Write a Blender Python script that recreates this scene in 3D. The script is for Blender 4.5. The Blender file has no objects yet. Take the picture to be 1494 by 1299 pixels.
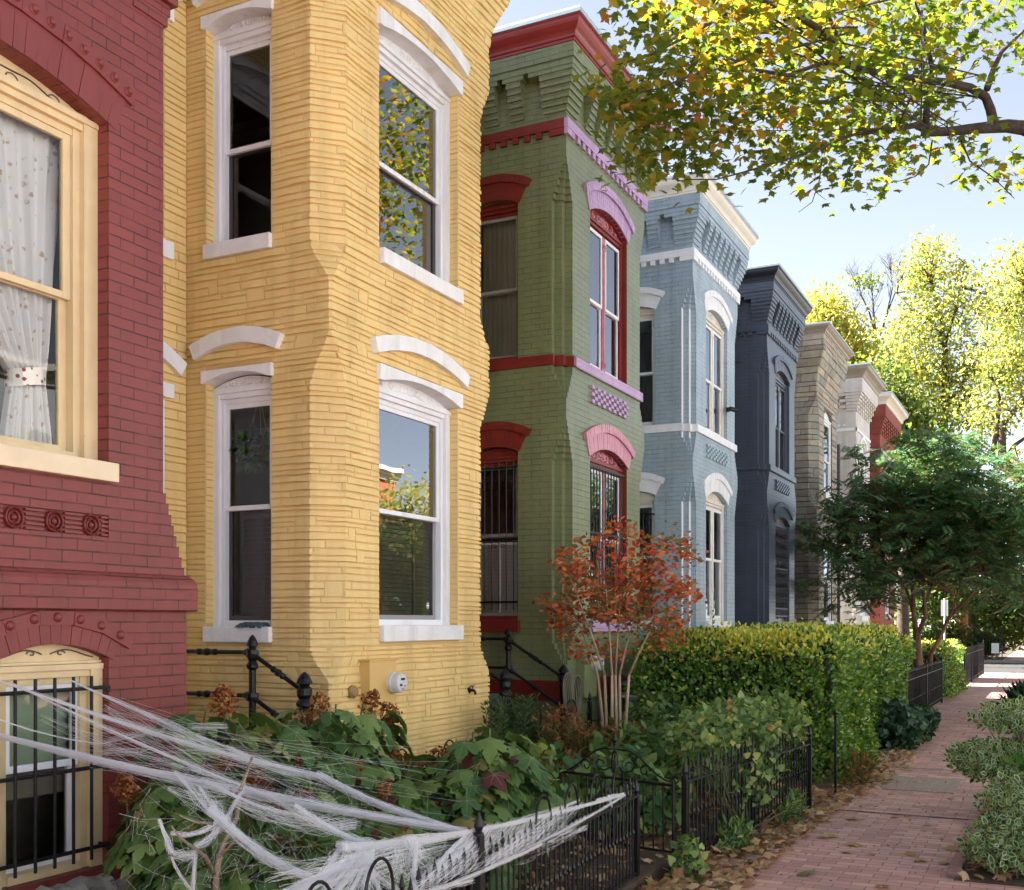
import bpy, math, random
import numpy as np
from mathutils import Vector, Matrix
from mathutils.geometry import tessellate_polygon

random.seed(7); RNG = np.random.default_rng(7)
SC = bpy.context.scene
COL = SC.collection
PI = math.pi
R = math.radians

# ------------------------------------------------------------------ camera
CAM_H = 1.8; FPX = 1597.0; YAW = R(26.55); HOR = 910.0; CX = 747.0
SN, CS = math.sin(YAW), math.cos(YAW)
cam = bpy.data.cameras.new('camera'); camo = bpy.data.objects.new('camera', cam); COL.objects.link(camo)
camo.location = (0, 0, CAM_H); camo.rotation_euler = (PI/2, 0, YAW)
cam.sensor_fit = 'HORIZONTAL'; cam.sensor_width = 36.0; cam.lens = FPX/1494.0*36.0
cam.shift_x = 0.0; cam.shift_y = (HOR-649.5)/1494.0
cam.clip_start = 0.05; cam.clip_end = 2000
SC.camera = camo
def ray(u, v):
    dx = (u-CX)/FPX; return Vector((-SN+CS*dx, CS+SN*dx, (HOR-v)/FPX))
def onX(u, v, X):
    r = ray(u, v); d = X/r.x; return Vector((X, r.y*d, CAM_H+r.z*d))
def onY(u, v, Y):
    r = ray(u, v); d = Y/r.y; return Vector((r.x*d, Y, CAM_H+r.z*d))
def atD(u, v, d):
    r = ray(u, v); return Vector((r.x*d, r.y*d, CAM_H+r.z*d))

# ------------------------------------------------------------------ objects
def tag(o, label=None, cat=None, group=None, kind=None):
    if label: o['label'] = label
    if cat: o['category'] = cat
    if group: o['group'] = group
    if kind: o['kind'] = kind
    return o
def empty(name, loc, label, cat, group=None):
    o = bpy.data.objects.new(name, None); o.location = loc; o.empty_display_size = 0.2
    COL.objects.link(o); return tag(o, label, cat, group)
def root_loc(p):
    if p is None: return Vector((0, 0, 0))
    while p.parent: p = p.parent
    return Vector(p.location)
def copy_tree(o, parent=None):
    c = o.copy(); COL.objects.link(c)
    if parent is not None: c.parent = parent
    for ch in list(o.children): copy_tree(ch, c)
    return c

class MB:
    def __init__(s): s.v = []; s.f = []; s.m = []
    def add(s, vs, fs, mi=0):
        o = len(s.v); s.v += [tuple(p) for p in vs]
        for f in fs: s.f.append([i+o for i in f]); s.m.append(mi)
    def box(s, x0, x1, y0, y1, z0, z1, mi=0):
        if x0 > x1: x0, x1 = x1, x0
        if y0 > y1: y0, y1 = y1, y0
        if z0 > z1: z0, z1 = z1, z0
        s.add([(x0,y0,z0),(x1,y0,z0),(x1,y1,z0),(x0,y1,z0),(x0,y0,z1),(x1,y0,z1),(x1,y1,z1),(x0,y1,z1)],
              [(0,3,2,1),(4,5,6,7),(0,1,5,4),(1,2,6,5),(2,3,7,6),(3,0,4,7)], mi)
    def pbox(s, pl, a0, a1, n0, n1, z0, z1, mi=0):
        P = [pl(a, n, z) for z in (z0, z1) for (a, n) in ((a0,n0),(a1,n0),(a1,n1),(a0,n1))]
        xs = [p[0] for p in P]; ys = [p[1] for p in P]
        s.box(min(xs), max(xs), min(ys), max(ys), z0, z1, mi)
    def prism(s, pl, pts, n0, n1, mi=0):
        k = len(pts); A = [pl(a, n0, z) for a, z in pts]; B = [pl(a, n1, z) for a, z in pts]
        tri = tessellate_polygon([[Vector((a, z, 0)) for a, z in pts]])
        s.add(A+B, [tuple(t) for t in tri] + [tuple(i+k for i in reversed(t)) for t in tri] +
              [(i, (i+1) % k, k+(i+1) % k, k+i) for i in range(k)], mi)
    def tube(s, pts, r, n=6, mi=0, cap=True):
        pts = [Vector(p) for p in pts]; k = len(pts)
        if not hasattr(r, '__len__'): r = [r]*k
        prev = None; vs = []
        for i, p in enumerate(pts):
            t = (pts[min(i+1, k-1)]-pts[max(i-1, 0)])
            if t.length < 1e-9: t = Vector((0, 0, 1))
            t.normalize()
            if prev is None:
                u = t.orthogonal().normalized()
            else:
                u = prev - t*prev.dot(t)
                if u.length < 1e-6: u = t.orthogonal()
                u.normalize()
            prev = u; w = t.cross(u)
            for j in range(n):
                a = 2*PI*j/n; vs.append(p+(u*math.cos(a)+w*math.sin(a))*r[i])
        fs = [(i*n+j, i*n+(j+1) % n, (i+1)*n+(j+1) % n, (i+1)*n+j) for i in range(k-1) for j in range(n)]
        if cap: fs += [tuple(reversed(range(n))), tuple((k-1)*n+j for j in range(n))]
        s.add(vs, fs, mi)
    def lathe(s, org, prof, n=16, axis=(0, 0, 1), mi=0):
        ax = Vector(axis).normalized(); u = ax.orthogonal().normalized(); w = ax.cross(u); org = Vector(org)
        vs = []
        for r_, z_ in prof:
            for j in range(n):
                a = 2*PI*j/n; vs.append(org+ax*z_+(u*math.cos(a)+w*math.sin(a))*max(r_, 1e-5))
        k = len(prof)
        fs = [(i*n+j, i*n+(j+1) % n, (i+1)*n+(j+1) % n, (i+1)*n+j) for i in range(k-1) for j in range(n)]
        fs += [tuple(reversed(range(n))), tuple((k-1)*n+j for j in range(n))]
        s.add(vs, fs, mi)
    def build(s, name, mats, parent=None, smooth=False, bevel=0, uv=True):
        if not isinstance(mats, (list, tuple)): mats = [mats]
        rl = root_loc(parent)
        me = bpy.data.meshes.new(name)
        V = np.array(s.v, dtype=np.float64).reshape(-1, 3) - np.array(rl)
        me.from_pydata([tuple(p) for p in V], [], s.f)
        for m in mats: me.materials.append(m)
        me.polygons.foreach_set('material_index', s.m)
        if smooth: me.polygons.foreach_set('use_smooth', [True]*len(s.f))
        me.update()
        if uv: box_uv(me, rl)
        o = bpy.data.objects.new(name, me); COL.objects.link(o)
        if parent is not None: o.parent = parent
        if bevel:
            b = o.modifiers.new('bevel', 'BEVEL'); b.width = bevel; b.segments = 2; b.limit_method = 'ANGLE'; b.angle_limit = R(35)
        return o

def box_uv(me, off=(0, 0, 0)):
    n = len(me.loops)
    if n == 0: return
    uvl = me.uv_layers.new(name='UVMap')
    co = np.empty(len(me.vertices)*3); me.vertices.foreach_get('co', co); co = co.reshape(-1, 3)+np.array(off)
    li = np.empty(n, dtype=np.int32); me.loops.foreach_get('vertex_index', li)
    pn = np.empty(len(me.polygons)*3); me.polygons.foreach_get('normal', pn); pn = np.abs(pn.reshape(-1, 3))
    lt = np.empty(len(me.polygons), dtype=np.int32); me.polygons.foreach_get('loop_total', lt)
    N = np.repeat(pn, lt, axis=0); P = co[li]
    uv = np.empty((n, 2))
    zt = (N[:, 2] > 0.8); xt = ~zt & (N[:, 0] >= N[:, 1]); yt = ~zt & ~xt
    uv[zt] = P[zt][:, [0, 1]]; uv[xt] = P[xt][:, [1, 2]]; uv[yt] = P[yt][:, [0, 2]]
    uvl.data.foreach_set('uv', uv.ravel())

def front_plane(X):
    return lambda a, n, z: (X+n, a, z)          # a = Y, outward = +X
def side_plane(Y):
    return lambda a, n, z: (a, Y-n, z)          # a = X, outward = -Y
def side_plane_far(Y):
    return lambda a, n, z: (a, Y+n, z)          # a = X, outward = +Y

def seg_arc(a0, a1, zs, rise, n=14):
    h = (a1-a0)/2; rad = (h*h+rise*rise)/(2*rise); cz = zs+rise-rad; ca = (a0+a1)/2
    t = math.asin(min(1, h/rad))
    return [(ca+rad*math.sin(-t+2*t*i/n), cz+rad*math.cos(-t+2*t*i/n)) for i in range(n+1)]
def arc_geo(a0, a1, zs, rise):
    h = (a1-a0)/2; rad = (h*h+rise*rise)/(2*rise); return (a0+a1)/2, zs+rise-rad, rad, math.asin(min(1, h/rad))
def opening(a0, a1, z0, zs, rise=0):
    if rise > 0: return [(a0, z0), (a1, z0)] + list(reversed(seg_arc(a0, a1, zs, rise)))
    return [(a0, z0), (a1, z0), (a1, zs), (a0, zs)]
def wall(mb, pl, outer, holes, depth=0.12, n=0.0, mi=0, rmi=None):
    loops = [[Vector((a, z, 0)) for a, z in outer]] + [[Vector((a, z, 0)) for a, z in h] for h in holes]
    tri = tessellate_polygon(loops)
    flat = [p for l in loops for p in l]
    mb.add([pl(p.x, n, p.y) for p in flat], [tuple(t) for t in tri], mi)
    for h in holes:
        k = len(h); A = [pl(a, n, z) for a, z in h]; B = [pl(a, n-depth, z) for a, z in h]
        mb.add(A+B, [(i, (i+1) % k, k+(i+1) % k, k+i) for i in range(k)], mi if rmi is None else rmi)
def arch_band(mb, pl, a0, a1, zs, rise, r0, r1, n0, n1, nv=0, gap=0.004, ext=0.0, mi=0, jit=0.0):
    ca, cz, rad, t = arc_geo(a0, a1, zs, rise); t += ext
    if nv == 0:
        k = 18; ins = [(ca+(rad+r0)*math.sin(-t+2*t*i/k), cz+(rad+r0)*math.cos(-t+2*t*i/k)) for i in range(k+1)]
        out = [(ca+(rad+r1)*math.sin(-t+2*t*i/k), cz+(rad+r1)*math.cos(-t+2*t*i/k)) for i in range(k+1)]
        mb.prism(pl, ins+list(reversed(out)), n0, n1, mi); return
    g = gap/rad/2
    for i in range(nv):
        b0 = -t+2*t*i/nv+g; b1 = -t+2*t*(i+1)/nv-g; nn = n1+random.uniform(-jit, jit)
        pts = [(ca+(rad+q)*math.sin(b), cz+(rad+q)*math.cos(b)) for q, b in ((r0, b0), (r0, b1), (r1, b1), (r1, b0))]
        mb.prism(pl, pts, n0, nn, mi)
def sweep(mb, X0, X1, Y0, Y1, prof, mi=0, right=True, leftX=None):
    """profile [(off,z)] swept round a bay: left face from X0, front at X1, right face back to X0"""
    def path(o):
        p = [(X0 if leftX is None else leftX, Y0-o), (X1+o, Y0-o), (X1+o, Y1+o), (X0, Y1+o)]
        return p if right else p[:3]
    rows = [[(x, y, z) for x, y in path(o)] for o, z in prof]
    k = len(rows[0])
    vs = [p for r_ in rows for p in r_]
    fs = [(i*k+j, i*k+j+1, (i+1)*k+j+1, (i+1)*k+j) for i in range(len(rows)-1) for j in range(k-1)]
    mb.add(vs, fs, mi)

# ------------------------------------------------------------------ materials
def new_mat(name):
    m = bpy.data.materials.new(name); m.use_nodes = True; nt = m.node_tree
    bs = nt.nodes['Principled BSDF']; return m, nt, bs
def L(nt, a, b): nt.links.new(a, b)
def node(nt, t, **kw):
    n = nt.nodes.new(t)
    for k, v in kw.items():
        if k in n.inputs: n.inputs[k].default_value = v
        else: setattr(n, k, v)
    return n
def rgba(c): return (c[0], c[1], c[2], 1.0)
def srgb(r, g, b):
    f = lambda x: (x/255/12.92) if x/255 <= .04045 else ((x/255+.055)/1.055)**2.4
    return (f(r), f(g), f(b))
def mul(c, k): return (c[0]*k, c[1]*k, c[2]*k)
def mixc(nt, fac, a, b, mode='MIX'):
    m = nt.nodes.new('ShaderNodeMix'); m.data_type = 'RGBA'; m.blend_type = mode
    for s, v in ((m.inputs[0], fac), (m.inputs[6], a), (m.inputs[7], b)):
        if hasattr(v, 'is_linked'): L(nt, v, s)
        else: s.default_value = v
    return m.outputs[2]
def ramp(nt, fac, stops):
    r_ = nt.nodes.new('ShaderNodeValToRGB'); e = r_.color_ramp.elements
    e[0].position, e[0].color = stops[0][0], rgba(stops[0][1]); e[1].position, e[1].color = stops[-1][0], rgba(stops[-1][1])
    for p, c in stops[1:-1]:
        x = e.new(p); x.color = rgba(c)
    L(nt, fac, r_.inputs[0]); return r_.outputs[0]
def coords(nt, out='Object'): return nt.nodes.new('ShaderNodeTexCoord').outputs[out]
def noise(nt, vec, scale, detail=4, rough=.55):
    n = node(nt, 'ShaderNodeTexNoise', Scale=scale, Detail=detail, Roughness=rough); L(nt, vec, n.inputs['Vector']); return n.outputs['Fac']
def bump(nt, h, strength, dist, nrm=None):
    b = node(nt, 'ShaderNodeBump', Strength=strength, Distance=dist); L(nt, h, b.inputs['Height'])
    if nrm is not None: L(nt, nrm, b.inputs['Normal'])
    return b.outputs[0]

def plain(name, c, rough=.5, var=.12, scale=6, bstr=.12, bscale=60, metal=0, spec=.5, dirt=None, dirt_amt=.0, streak=0):
    m, nt, bs = new_mat(name); co = coords(nt)
    f = noise(nt, co, scale, 5)
    col = ramp(nt, f, [(.3, mul(c, 1-var)), (.7, mul(c, 1+var))])
    if dirt is not None:
        f2 = noise(nt, co, 14, 8, .7)
        k = ramp(nt, f2, [(.62-dirt_amt, (0, 0, 0)), (.72-dirt_amt, (1, 1, 1))]); col = mixc(nt, k, col, rgba(dirt))
    if streak: col = streaks(nt, co, col, (5, 5, .4), 1-streak)
    L(nt, col, bs.inputs['Base Color'])
    bs.inputs['Roughness'].default_value = rough; bs.inputs['Metallic'].default_value = metal
    bs.inputs['Specular IOR Level'].default_value = spec
    if bstr: L(nt, bump(nt, noise(nt, co, bscale, 5), bstr, .01), bs.inputs['Normal'])
    return m
def streaks(nt, vec, col, sc=(5, .35, 1), lo=.84):
    mp = nt.nodes.new('ShaderNodeMapping'); mp.inputs['Scale'].default_value = sc; L(nt, vec, mp.inputs['Vector'])
    k = ramp(nt, noise(nt, mp.outputs[0], 1.0, 7, .65), [(.33, (lo, lo*.99, lo*.97)), (.52, (1, 1, 1)), (.75, (1.03, 1.03, 1.03))])
    return mixc(nt, 1.0, col, k, 'MULTIPLY')
def painted_brick(name, c, rough=.42, joint=.55, bw=.213, bh=.0672, mort=.0035, bstr=.5, var=.07, wear=None, wear_amt=0, spec=.5):
    m, nt, bs = new_mat(name); uv = coords(nt, 'UV'); ob = coords(nt)
    nw = node(nt, 'ShaderNodeTexNoise', Scale=3.0, Detail=3); L(nt, uv, nw.inputs['Vector'])
    va = nt.nodes.new('ShaderNodeVectorMath'); va.operation = 'MULTIPLY_ADD'
    L(nt, nw.outputs['Color'], va.inputs[0]); va.inputs[1].default_value = (.008, .008, 0); L(nt, uv, va.inputs[2])
    br = node(nt, 'ShaderNodeTexBrick', Scale=1.0); br.inputs['Brick Width'].default_value = bw; br.inputs['Row Height'].default_value = bh
    br.inputs['Mortar Size'].default_value = mort; br.inputs['Mortar Smooth'].default_value = .35; br.inputs['Bias'].default_value = 0
    br.inputs['Color1'].default_value = rgba(mul(c, 1-var)); br.inputs['Color2'].default_value = rgba(mul(c, 1+var)); br.inputs['Mortar'].default_value = rgba(mul(c, joint))
    L(nt, va.outputs[0], br.inputs['Vector'])
    # paint bridges some of the joints: let the mortar line fade in patches
    fad = ramp(nt, noise(nt, uv, 5.5, 4), [(.36, (0, 0, 0)), (.58, (1, 1, 1))])
    mx = mixc(nt, fad, rgba(c), br.outputs['Color'])
    f = noise(nt, ob, 1.3, 6, .6)
    tone = ramp(nt, f, [(.3, (.86, .86, .86)), (.7, (1.1, 1.1, 1.1))])
    col = mixc(nt, 1.0, mx, tone, 'MULTIPLY')
    col = streaks(nt, uv, col)
    if wear is not None:
        k = ramp(nt, noise(nt, ob, 2.2, 9, .72), [(.66-wear_amt, (0, 0, 0)), (.78-wear_amt, (1, 1, 1))]); col = mixc(nt, k, col, rgba(wear))
    L(nt, col, bs.inputs['Base Color'])
    bs.inputs['Roughness'].default_value = rough; bs.inputs['Specular IOR Level'].default_value = spec
    inv = nt.nodes.new('ShaderNodeMath'); inv.operation = 'SUBTRACT'; inv.inputs[0].default_value = 1; L(nt, br.outputs['Fac'], inv.inputs[1])
    ff = nt.nodes.new('ShaderNodeMath'); ff.operation = 'MULTIPLY_ADD'; L(nt, noise(nt, uv, 45, 4), ff.inputs[0]); ff.inputs[1].default_value = .22; L(nt, inv.outputs[0], ff.inputs[2])
    L(nt, bump(nt, ff.outputs[0], bstr, .006), bs.inputs['Normal'])
    return m
def leafmat(name, stops, trans=.35, rough=.5, spec=.3, tcol=1.3):
    m, nt, bs = new_mat(name)
    g = nt.nodes.new('ShaderNodeNewGeometry')
    col = ramp(nt, g.outputs['Random Per Island'], stops)
    L(nt, col, bs.inputs['Base Color']); bs.inputs['Roughness'].default_value = rough; bs.inputs['Specular IOR Level'].default_value = spec
    tr = nt.nodes.new('ShaderNodeBsdfTranslucent')
    tc = mixc(nt, 1.0, col, (tcol*1.15, tcol*1.1, tcol*.7, 1), 'MULTIPLY'); L(nt, tc, tr.inputs['Color'])
    mx = nt.nodes.new('ShaderNodeMixShader'); mx.inputs[0].default_value = trans
    L(nt, bs.outputs[0], mx.inputs[1]); L(nt, tr.outputs[0], mx.inputs[2]); L(nt, mx.outputs[0], nt.nodes['Material Output'].inputs['Surface'])
    return m
def glassmat(name, tint=(.72, .78, .76), ior=1.75, rough=0.0, wob=.02):
    m = bpy.data.materials.new(name); m.use_nodes = True; nt = m.node_tree; nt.nodes.clear()
    out = nt.nodes.new('ShaderNodeOutputMaterial'); mx = nt.nodes.new('ShaderNodeMixShader')
    fr = nt.nodes.new('ShaderNodeFresnel'); fr.inputs[0].default_value = ior
    t = nt.nodes.new('ShaderNodeBsdfTransparent'); t.inputs[0].default_value = rgba(tint)
    g = nt.nodes.new('ShaderNodeBsdfGlossy'); g.inputs['Roughness'].default_value = rough; g.inputs['Color'].default_value = (.95, .97, 1, 1)
    if wob:
        co = coords(nt); b = bump(nt, noise(nt, co, 1.7, 2), wob, .05); L(nt, b, g.inputs['Normal'])
    L(nt, fr.outputs[0], mx.inputs[0]); L(nt, t.outputs[0], mx.inputs[1]); L(nt, g.outputs[0], mx.inputs[2]); L(nt, mx.outputs[0], out.inputs['Surface'])
    return m

# ------------------------------------------------------------------ leaf scatter
def norm_rows(a): return a/np.maximum(np.linalg.norm(a, axis=1, keepdims=True), 1e-9)
def scatter_mesh(name, tv, tf, pos, ydir, nrm, size, mats, parent=None, tm=None, midx=None):
    """tv template verts (x across, y along, z normal); tf template faces; midx: per-leaf material offset"""
    tv = np.array(tv, dtype=np.float64); N = len(pos); K = len(tv)
    y = norm_rows(np.asarray(ydir, float)); z = np.asarray(nrm, float); z = norm_rows(z-y*np.sum(z*y, axis=1, keepdims=True)); x = np.cross(y, z)
    s = np.asarray(size).reshape(-1, 1)
    V = np.asarray(pos)[:, None, :] + (x*s)[:, None, :]*tv[None, :, 0:1] + (y*s)[:, None, :]*tv[None, :, 1:2] + (z*s)[:, None, :]*tv[None, :, 2:3]
    V = V.reshape(-1, 3)-np.array(root_loc(parent))
    lt = np.array([len(f) for f in tf]); flat = np.concatenate([np.array(f) for f in tf])
    loops = (np.arange(N)[:, None]*K+flat[None, :]).ravel()
    starts = np.concatenate([[0], np.cumsum(lt)[:-1]]); LT = lt.sum()
    ls = (np.arange(N)[:, None]*LT+starts[None, :]).ravel()
    me = bpy.data.meshes.new(name)
    me.vertices.add(len(V)); me.vertices.foreach_set('co', V.ravel().astype(np.float32))
    me.loops.add(len(loops)); me.loops.foreach_set('vertex_index', loops.astype(np.int32))
    me.polygons.add(len(ls)); me.polygons.foreach_set('loop_start', ls.astype(np.int32))
    if not isinstance(mats, (list, tuple)): mats = [mats]
    for m in mats: me.materials.append(m)
    mi = np.tile(np.array(tm if tm is not None else [0]*len(tf)), N)
    if midx is not None: mi = mi+np.repeat(np.asarray(midx), len(tf))
    me.polygons.foreach_set('material_index', mi.astype(np.int32))
    me.update(calc_edges=True); me.validate()
    o = bpy.data.objects.new(name, me); COL.objects.link(o)
    if parent is not None: o.parent = parent
    return o
OVAL = ([(0,0,0), (.26,.3,.05), (.24,.68,.05), (0,1,-.05), (-.24,.68,.05), (-.26,.3,.05)], [(0,1,2,3), (0,3,4,5)])
NARROW = ([(0,0,0), (.13,.3,.03), (.11,.68,.03), (0,1,-.08), (-.11,.68,.03), (-.13,.3,.03)], [(0,1,2,3), (0,3,4,5)])
HEART = ([(0,.12,0), (.28,0,.03), (.46,.25,.05), (.3,.62,.03), (0,1,-.1), (-.3,.62,.03), (-.46,.25,.05), (-.28,0,.03)], [(0,1,2,3,4), (0,4,5,6,7)])
def lobed(tips, notch, curl=.12):
    pts = [(0, 0)]
    for (ang, r), (na, nr) in zip(tips, notch): pts += [(math.sin(R(ang))*r, .42+math.cos(R(ang))*r), (math.sin(R(na))*nr, .42+math.cos(R(na))*nr)]
    pts = pts[:-1]
    c = (0, .42); V = [(c[0], c[1], .04)]+[(x, y, -curl*((x-c[0])**2+(y-c[1])**2)*2.0) for x, y in pts]
    n = len(pts); F = [(0, 1+i, 1+(i+1) % n) for i in range(n)]
    return V, F
MAPLE = lobed([(140, .38), (112, .36), (78, .55), (56, .42), (38, .4), (14, .42), (0, .62), (-14, .42), (-38, .4), (-56, .42), (-78, .55), (-112, .36), (-140, .38)],
              [(126, .27), (96, .3), (66, .42), (47, .22), (26, .34), (7, .46), (-7, .46), (-26, .34), (-47, .22), (-66, .42), (-96, .3), (-126, .27), (0, 0)])
OAKLEAF = lobed([(150, .30), (118, .44), (88, .50), (66, .5), (52, .44), (30, .4), (14, .5), (0, .64), (-14, .5), (-30, .4), (-52, .44), (-66, .5), (-88, .50), (-118, .44), (-150, .30)],
                [(134, .32), (100, .36), (76, .45), (60, .46), (40, .24), (22, .42), (7, .56), (-7, .56), (-22, .42), (-40, .24), (-60, .46), (-76, .45), (-100, .36), (-134, .32), (0, 0)], .3)
def rand_dirs(n, up=0.0):
    d = RNG.normal(size=(n, 3)); d = norm_rows(d); d[:, 2] += up; return norm_rows(d)
# ------------------------------------------------------------------ palette
M = {}
M['red_brick'] = painted_brick('red_painted_brick', srgb(126, 55, 51), rough=.5, joint=.3, bstr=.9, mort=.0045)
M['red_trim'] = plain('red_painted_terracotta', srgb(124, 53, 50), .5, .08, 3, streak=.12)
M['cream'] = plain('cream_paint', srgb(218, 196, 152), .5, .07, 5, .1, 40, streak=.12, dirt=srgb(140, 118, 90), dirt_amt=-.03)
M['cream_sill'] = plain('cream_stone', srgb(230, 212, 178), .6, .06, 5, .2, 30)
M['yellow'] = plain('yellow_stone_paint', srgb(232, 202, 136), .55, .07, 2.2, .5, 30, spec=.35, streak=.14)
M['yellow_deep'] = plain('yellow_joint_shadow', srgb(214, 178, 116), .6, .08, 3, .2, 30)  # same paint as the stones, deepened: joint shadow put into the backing colour
M['white'] = plain('white_paint', srgb(238, 239, 242), .45, .04, 4, .08, streak=.1)
M['white_stone'] = plain('white_rough_stone', srgb(236, 236, 236), .6, .06, 6, .6, 26, streak=.14)
M['alum'] = plain('grey_storm_sash', srgb(150, 148, 146), .4, .05, 4, .05)
M['dark_sash'] = plain('dark_screen_frame', srgb(70, 66, 66), .5, .1, 5, .05)
M['green_brick'] = painted_brick('green_painted_brick', srgb(122, 130, 93), rough=.36, joint=.45, var=.06, mort=.0042, bstr=.7)
M['green_trim'] = plain('green_paint', srgb(130, 140, 100), .42, .08, 4)
M['oxblood'] = painted_brick('dark_red_paint', srgb(128, 40, 32), rough=.42, joint=.6, var=.06)
M['crimson'] = plain('crimson_cornice_paint', srgb(136, 44, 42), .35, .1, 4, .05)
M['lavender'] = painted_brick('lavender_paint', srgb(190, 156, 196), rough=.45, joint=.6, var=.06)
M['pink'] = plain('pink_paint', srgb(205, 142, 160), .45, .1, 8)
M['mauve'] = plain('mauve_frame_paint', srgb(170, 110, 125), .45, .14, 10)
M['blue_brick'] = painted_brick('pale_blue_painted_brick', srgb(160, 178, 190), rough=.45, joint=.5, var=.06, mort=.0042, bstr=.7, wear=srgb(190, 140, 135), wear_amt=-.02)
M['blue_trim'] = plain('pale_blue_paint', srgb(160, 178, 190), .42, .06, 4)
M['offwhite'] = plain('warm_white_paint', srgb(226, 219, 206), .5, .06, 4, .1)
M['navy_brick'] = painted_brick('slate_navy_painted_brick', srgb(74, 81, 96), rough=.32, joint=.45, var=.06, mort=.0042, bstr=.7, spec=.6)
M['navy_trim'] = plain('slate_navy_paint', srgb(80, 88, 106), .3, .08, 4)
M['black_trim'] = plain('black_cornice_paint', srgb(40, 42, 48), .35, .1, 4)
M['taupe'] = plain('taupe_cornice_paint', srgb(150, 138, 122), .45, .08, 4)
M['tan_joint'] = plain('stone_mortar', srgb(100, 92, 84), .8, .1, 3)
M['white_brick'] = painted_brick('white_painted_brick', srgb(214, 206, 198), rough=.5, joint=.8, var=.03)
M['red_raw_brick'] = painted_brick('orange_red_brick', srgb(146, 72, 56), rough=.75, joint=.9, var=.16, mort=.006)
M['coping'] = plain('metal_roof_coping', srgb(176, 190, 196), .35, .1, 3, .05, metal=.3)
M['roof'] = plain('flat_roof_felt', (.12, .12, .12), .9)
M['plaster'] = plain('interior_plaster', srgb(150, 142, 126), .8)
M['floorwood'] = plain('interior_floor', srgb(96, 66, 44), .5)
M['iron'] = plain('black_iron', (.007, .007, .008), .34, .2, 9, .3, 45, spec=.35)
M['iron_rust'] = plain('worn_black_iron', (.009, .009, .009), .45, .3, 12, .35, 60, spec=.35, dirt=(.06, .03, .018), dirt_amt=-.07)
M['glass'] = glassmat('window_glass', (.88, .91, .89), 1.55)
M['glass_street'] = glassmat('street_side_glass', (.82, .86, .84), 3.0)
M['glass_clear'] = glassmat('clear_glass', (.97, .98, .97), 1.42)
M['glass_dim'] = glassmat('screened_glass', (.38, .38, .37), 1.5)
M['concrete'] = plain('old_concrete', srgb(150, 146, 136), .9, .2, 9, .6, 30)
M['interior_white'] = plain('interior_moulding', srgb(200, 192, 176), .6)
M['blind_green'] = plain('pale_green_blind', srgb(176, 196, 166), .6, .05, 5)
M['blind_white'] = plain('white_blind', srgb(214, 212, 214), .6, .03, 5)
M['shutter_wood'] = plain('brown_wood_shutter', srgb(92, 46, 24), .45, .2, 12)
M['drape'] = plain('pale_drape', srgb(168, 164, 150), .85, .06, 3)
M['scr'] = plain('stone_lime', srgb(200, 190, 170), .7)
def stone_mat():
    m, nt, bs = new_mat('tan_ashlar_veneer'); g = nt.nodes.new('ShaderNodeNewGeometry')
    c = ramp(nt, g.outputs['Random Per Island'], [(0, srgb(138, 134, 124)), (.3, srgb(170, 161, 144)), (.5, srgb(154, 149, 140)), (.7, srgb(182, 170, 148)), (.85, srgb(172, 154, 138)), (1, srgb(130, 126, 118))])
    f = noise(nt, coords(nt), 9, 6); t = ramp(nt, f, [(.3, (.85, .85, .85)), (.7, (1.12, 1.12, 1.12))])
    L(nt, mixc(nt, 1.0, c, t, 'MULTIPLY'), bs.inputs['Base Color']); bs.inputs['Roughness'].default_value = .75
    L(nt, bump(nt, noise(nt, coords(nt), 30, 6), .5, .015), bs.inputs['Normal']); return m
M['ashlar'] = stone_mat()

XF = -5.0; DEPTH = 1.45; XB = XF-DEPTH; XR = -16.0
FRONT = front_plane(XF)

# ------------------------------------------------------------------ windows
def scroll_relief(mb, pl, a0, a1, z0, zr, n, r=.011):
    """leafy scroll ornament in the arch above a window"""
    ca = (a0+a1)/2; w = (a1-a0)/2
    for sgn in (-1, 1):
        for (s, cx_, cz_, q0, turns, rr) in ((1, .2, .42, -90, 1.15, .36), (-1, .5, .38, 90, 1.1, .30), (1, .74, .26, -90, 1.0, .2)):
            pts = []
            for i in range(15):
                t = i/14; an = R(q0)+s*t*turns*2*PI*.8; q = rr*zr*(1-.72*t)*1.15
                pts.append(pl(ca+sgn*(cx_*w+q*math.cos(an)*1.25), n, z0+cz_*zr+q*math.sin(an)))
            mb.tube(pts, [r*(1-.4*i/14) for i in range(15)], 5)
        mb.tube([pl(ca+sgn*w*t, n, z0+.05*zr+zr*.25*math.sin(t*9)*(1-t)) for t in [i/16 for i in range(17)]], r*.7, 5)
    for k in (-1, 0, 1): mb.tube([pl(ca+k*.03, n, z0+.1*zr), pl(ca+k*.055, n, z0+.62*zr), pl(ca+k*.03, n, z0+.86*zr)], [r*.6, r*1.3, r*.3], 5)

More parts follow.
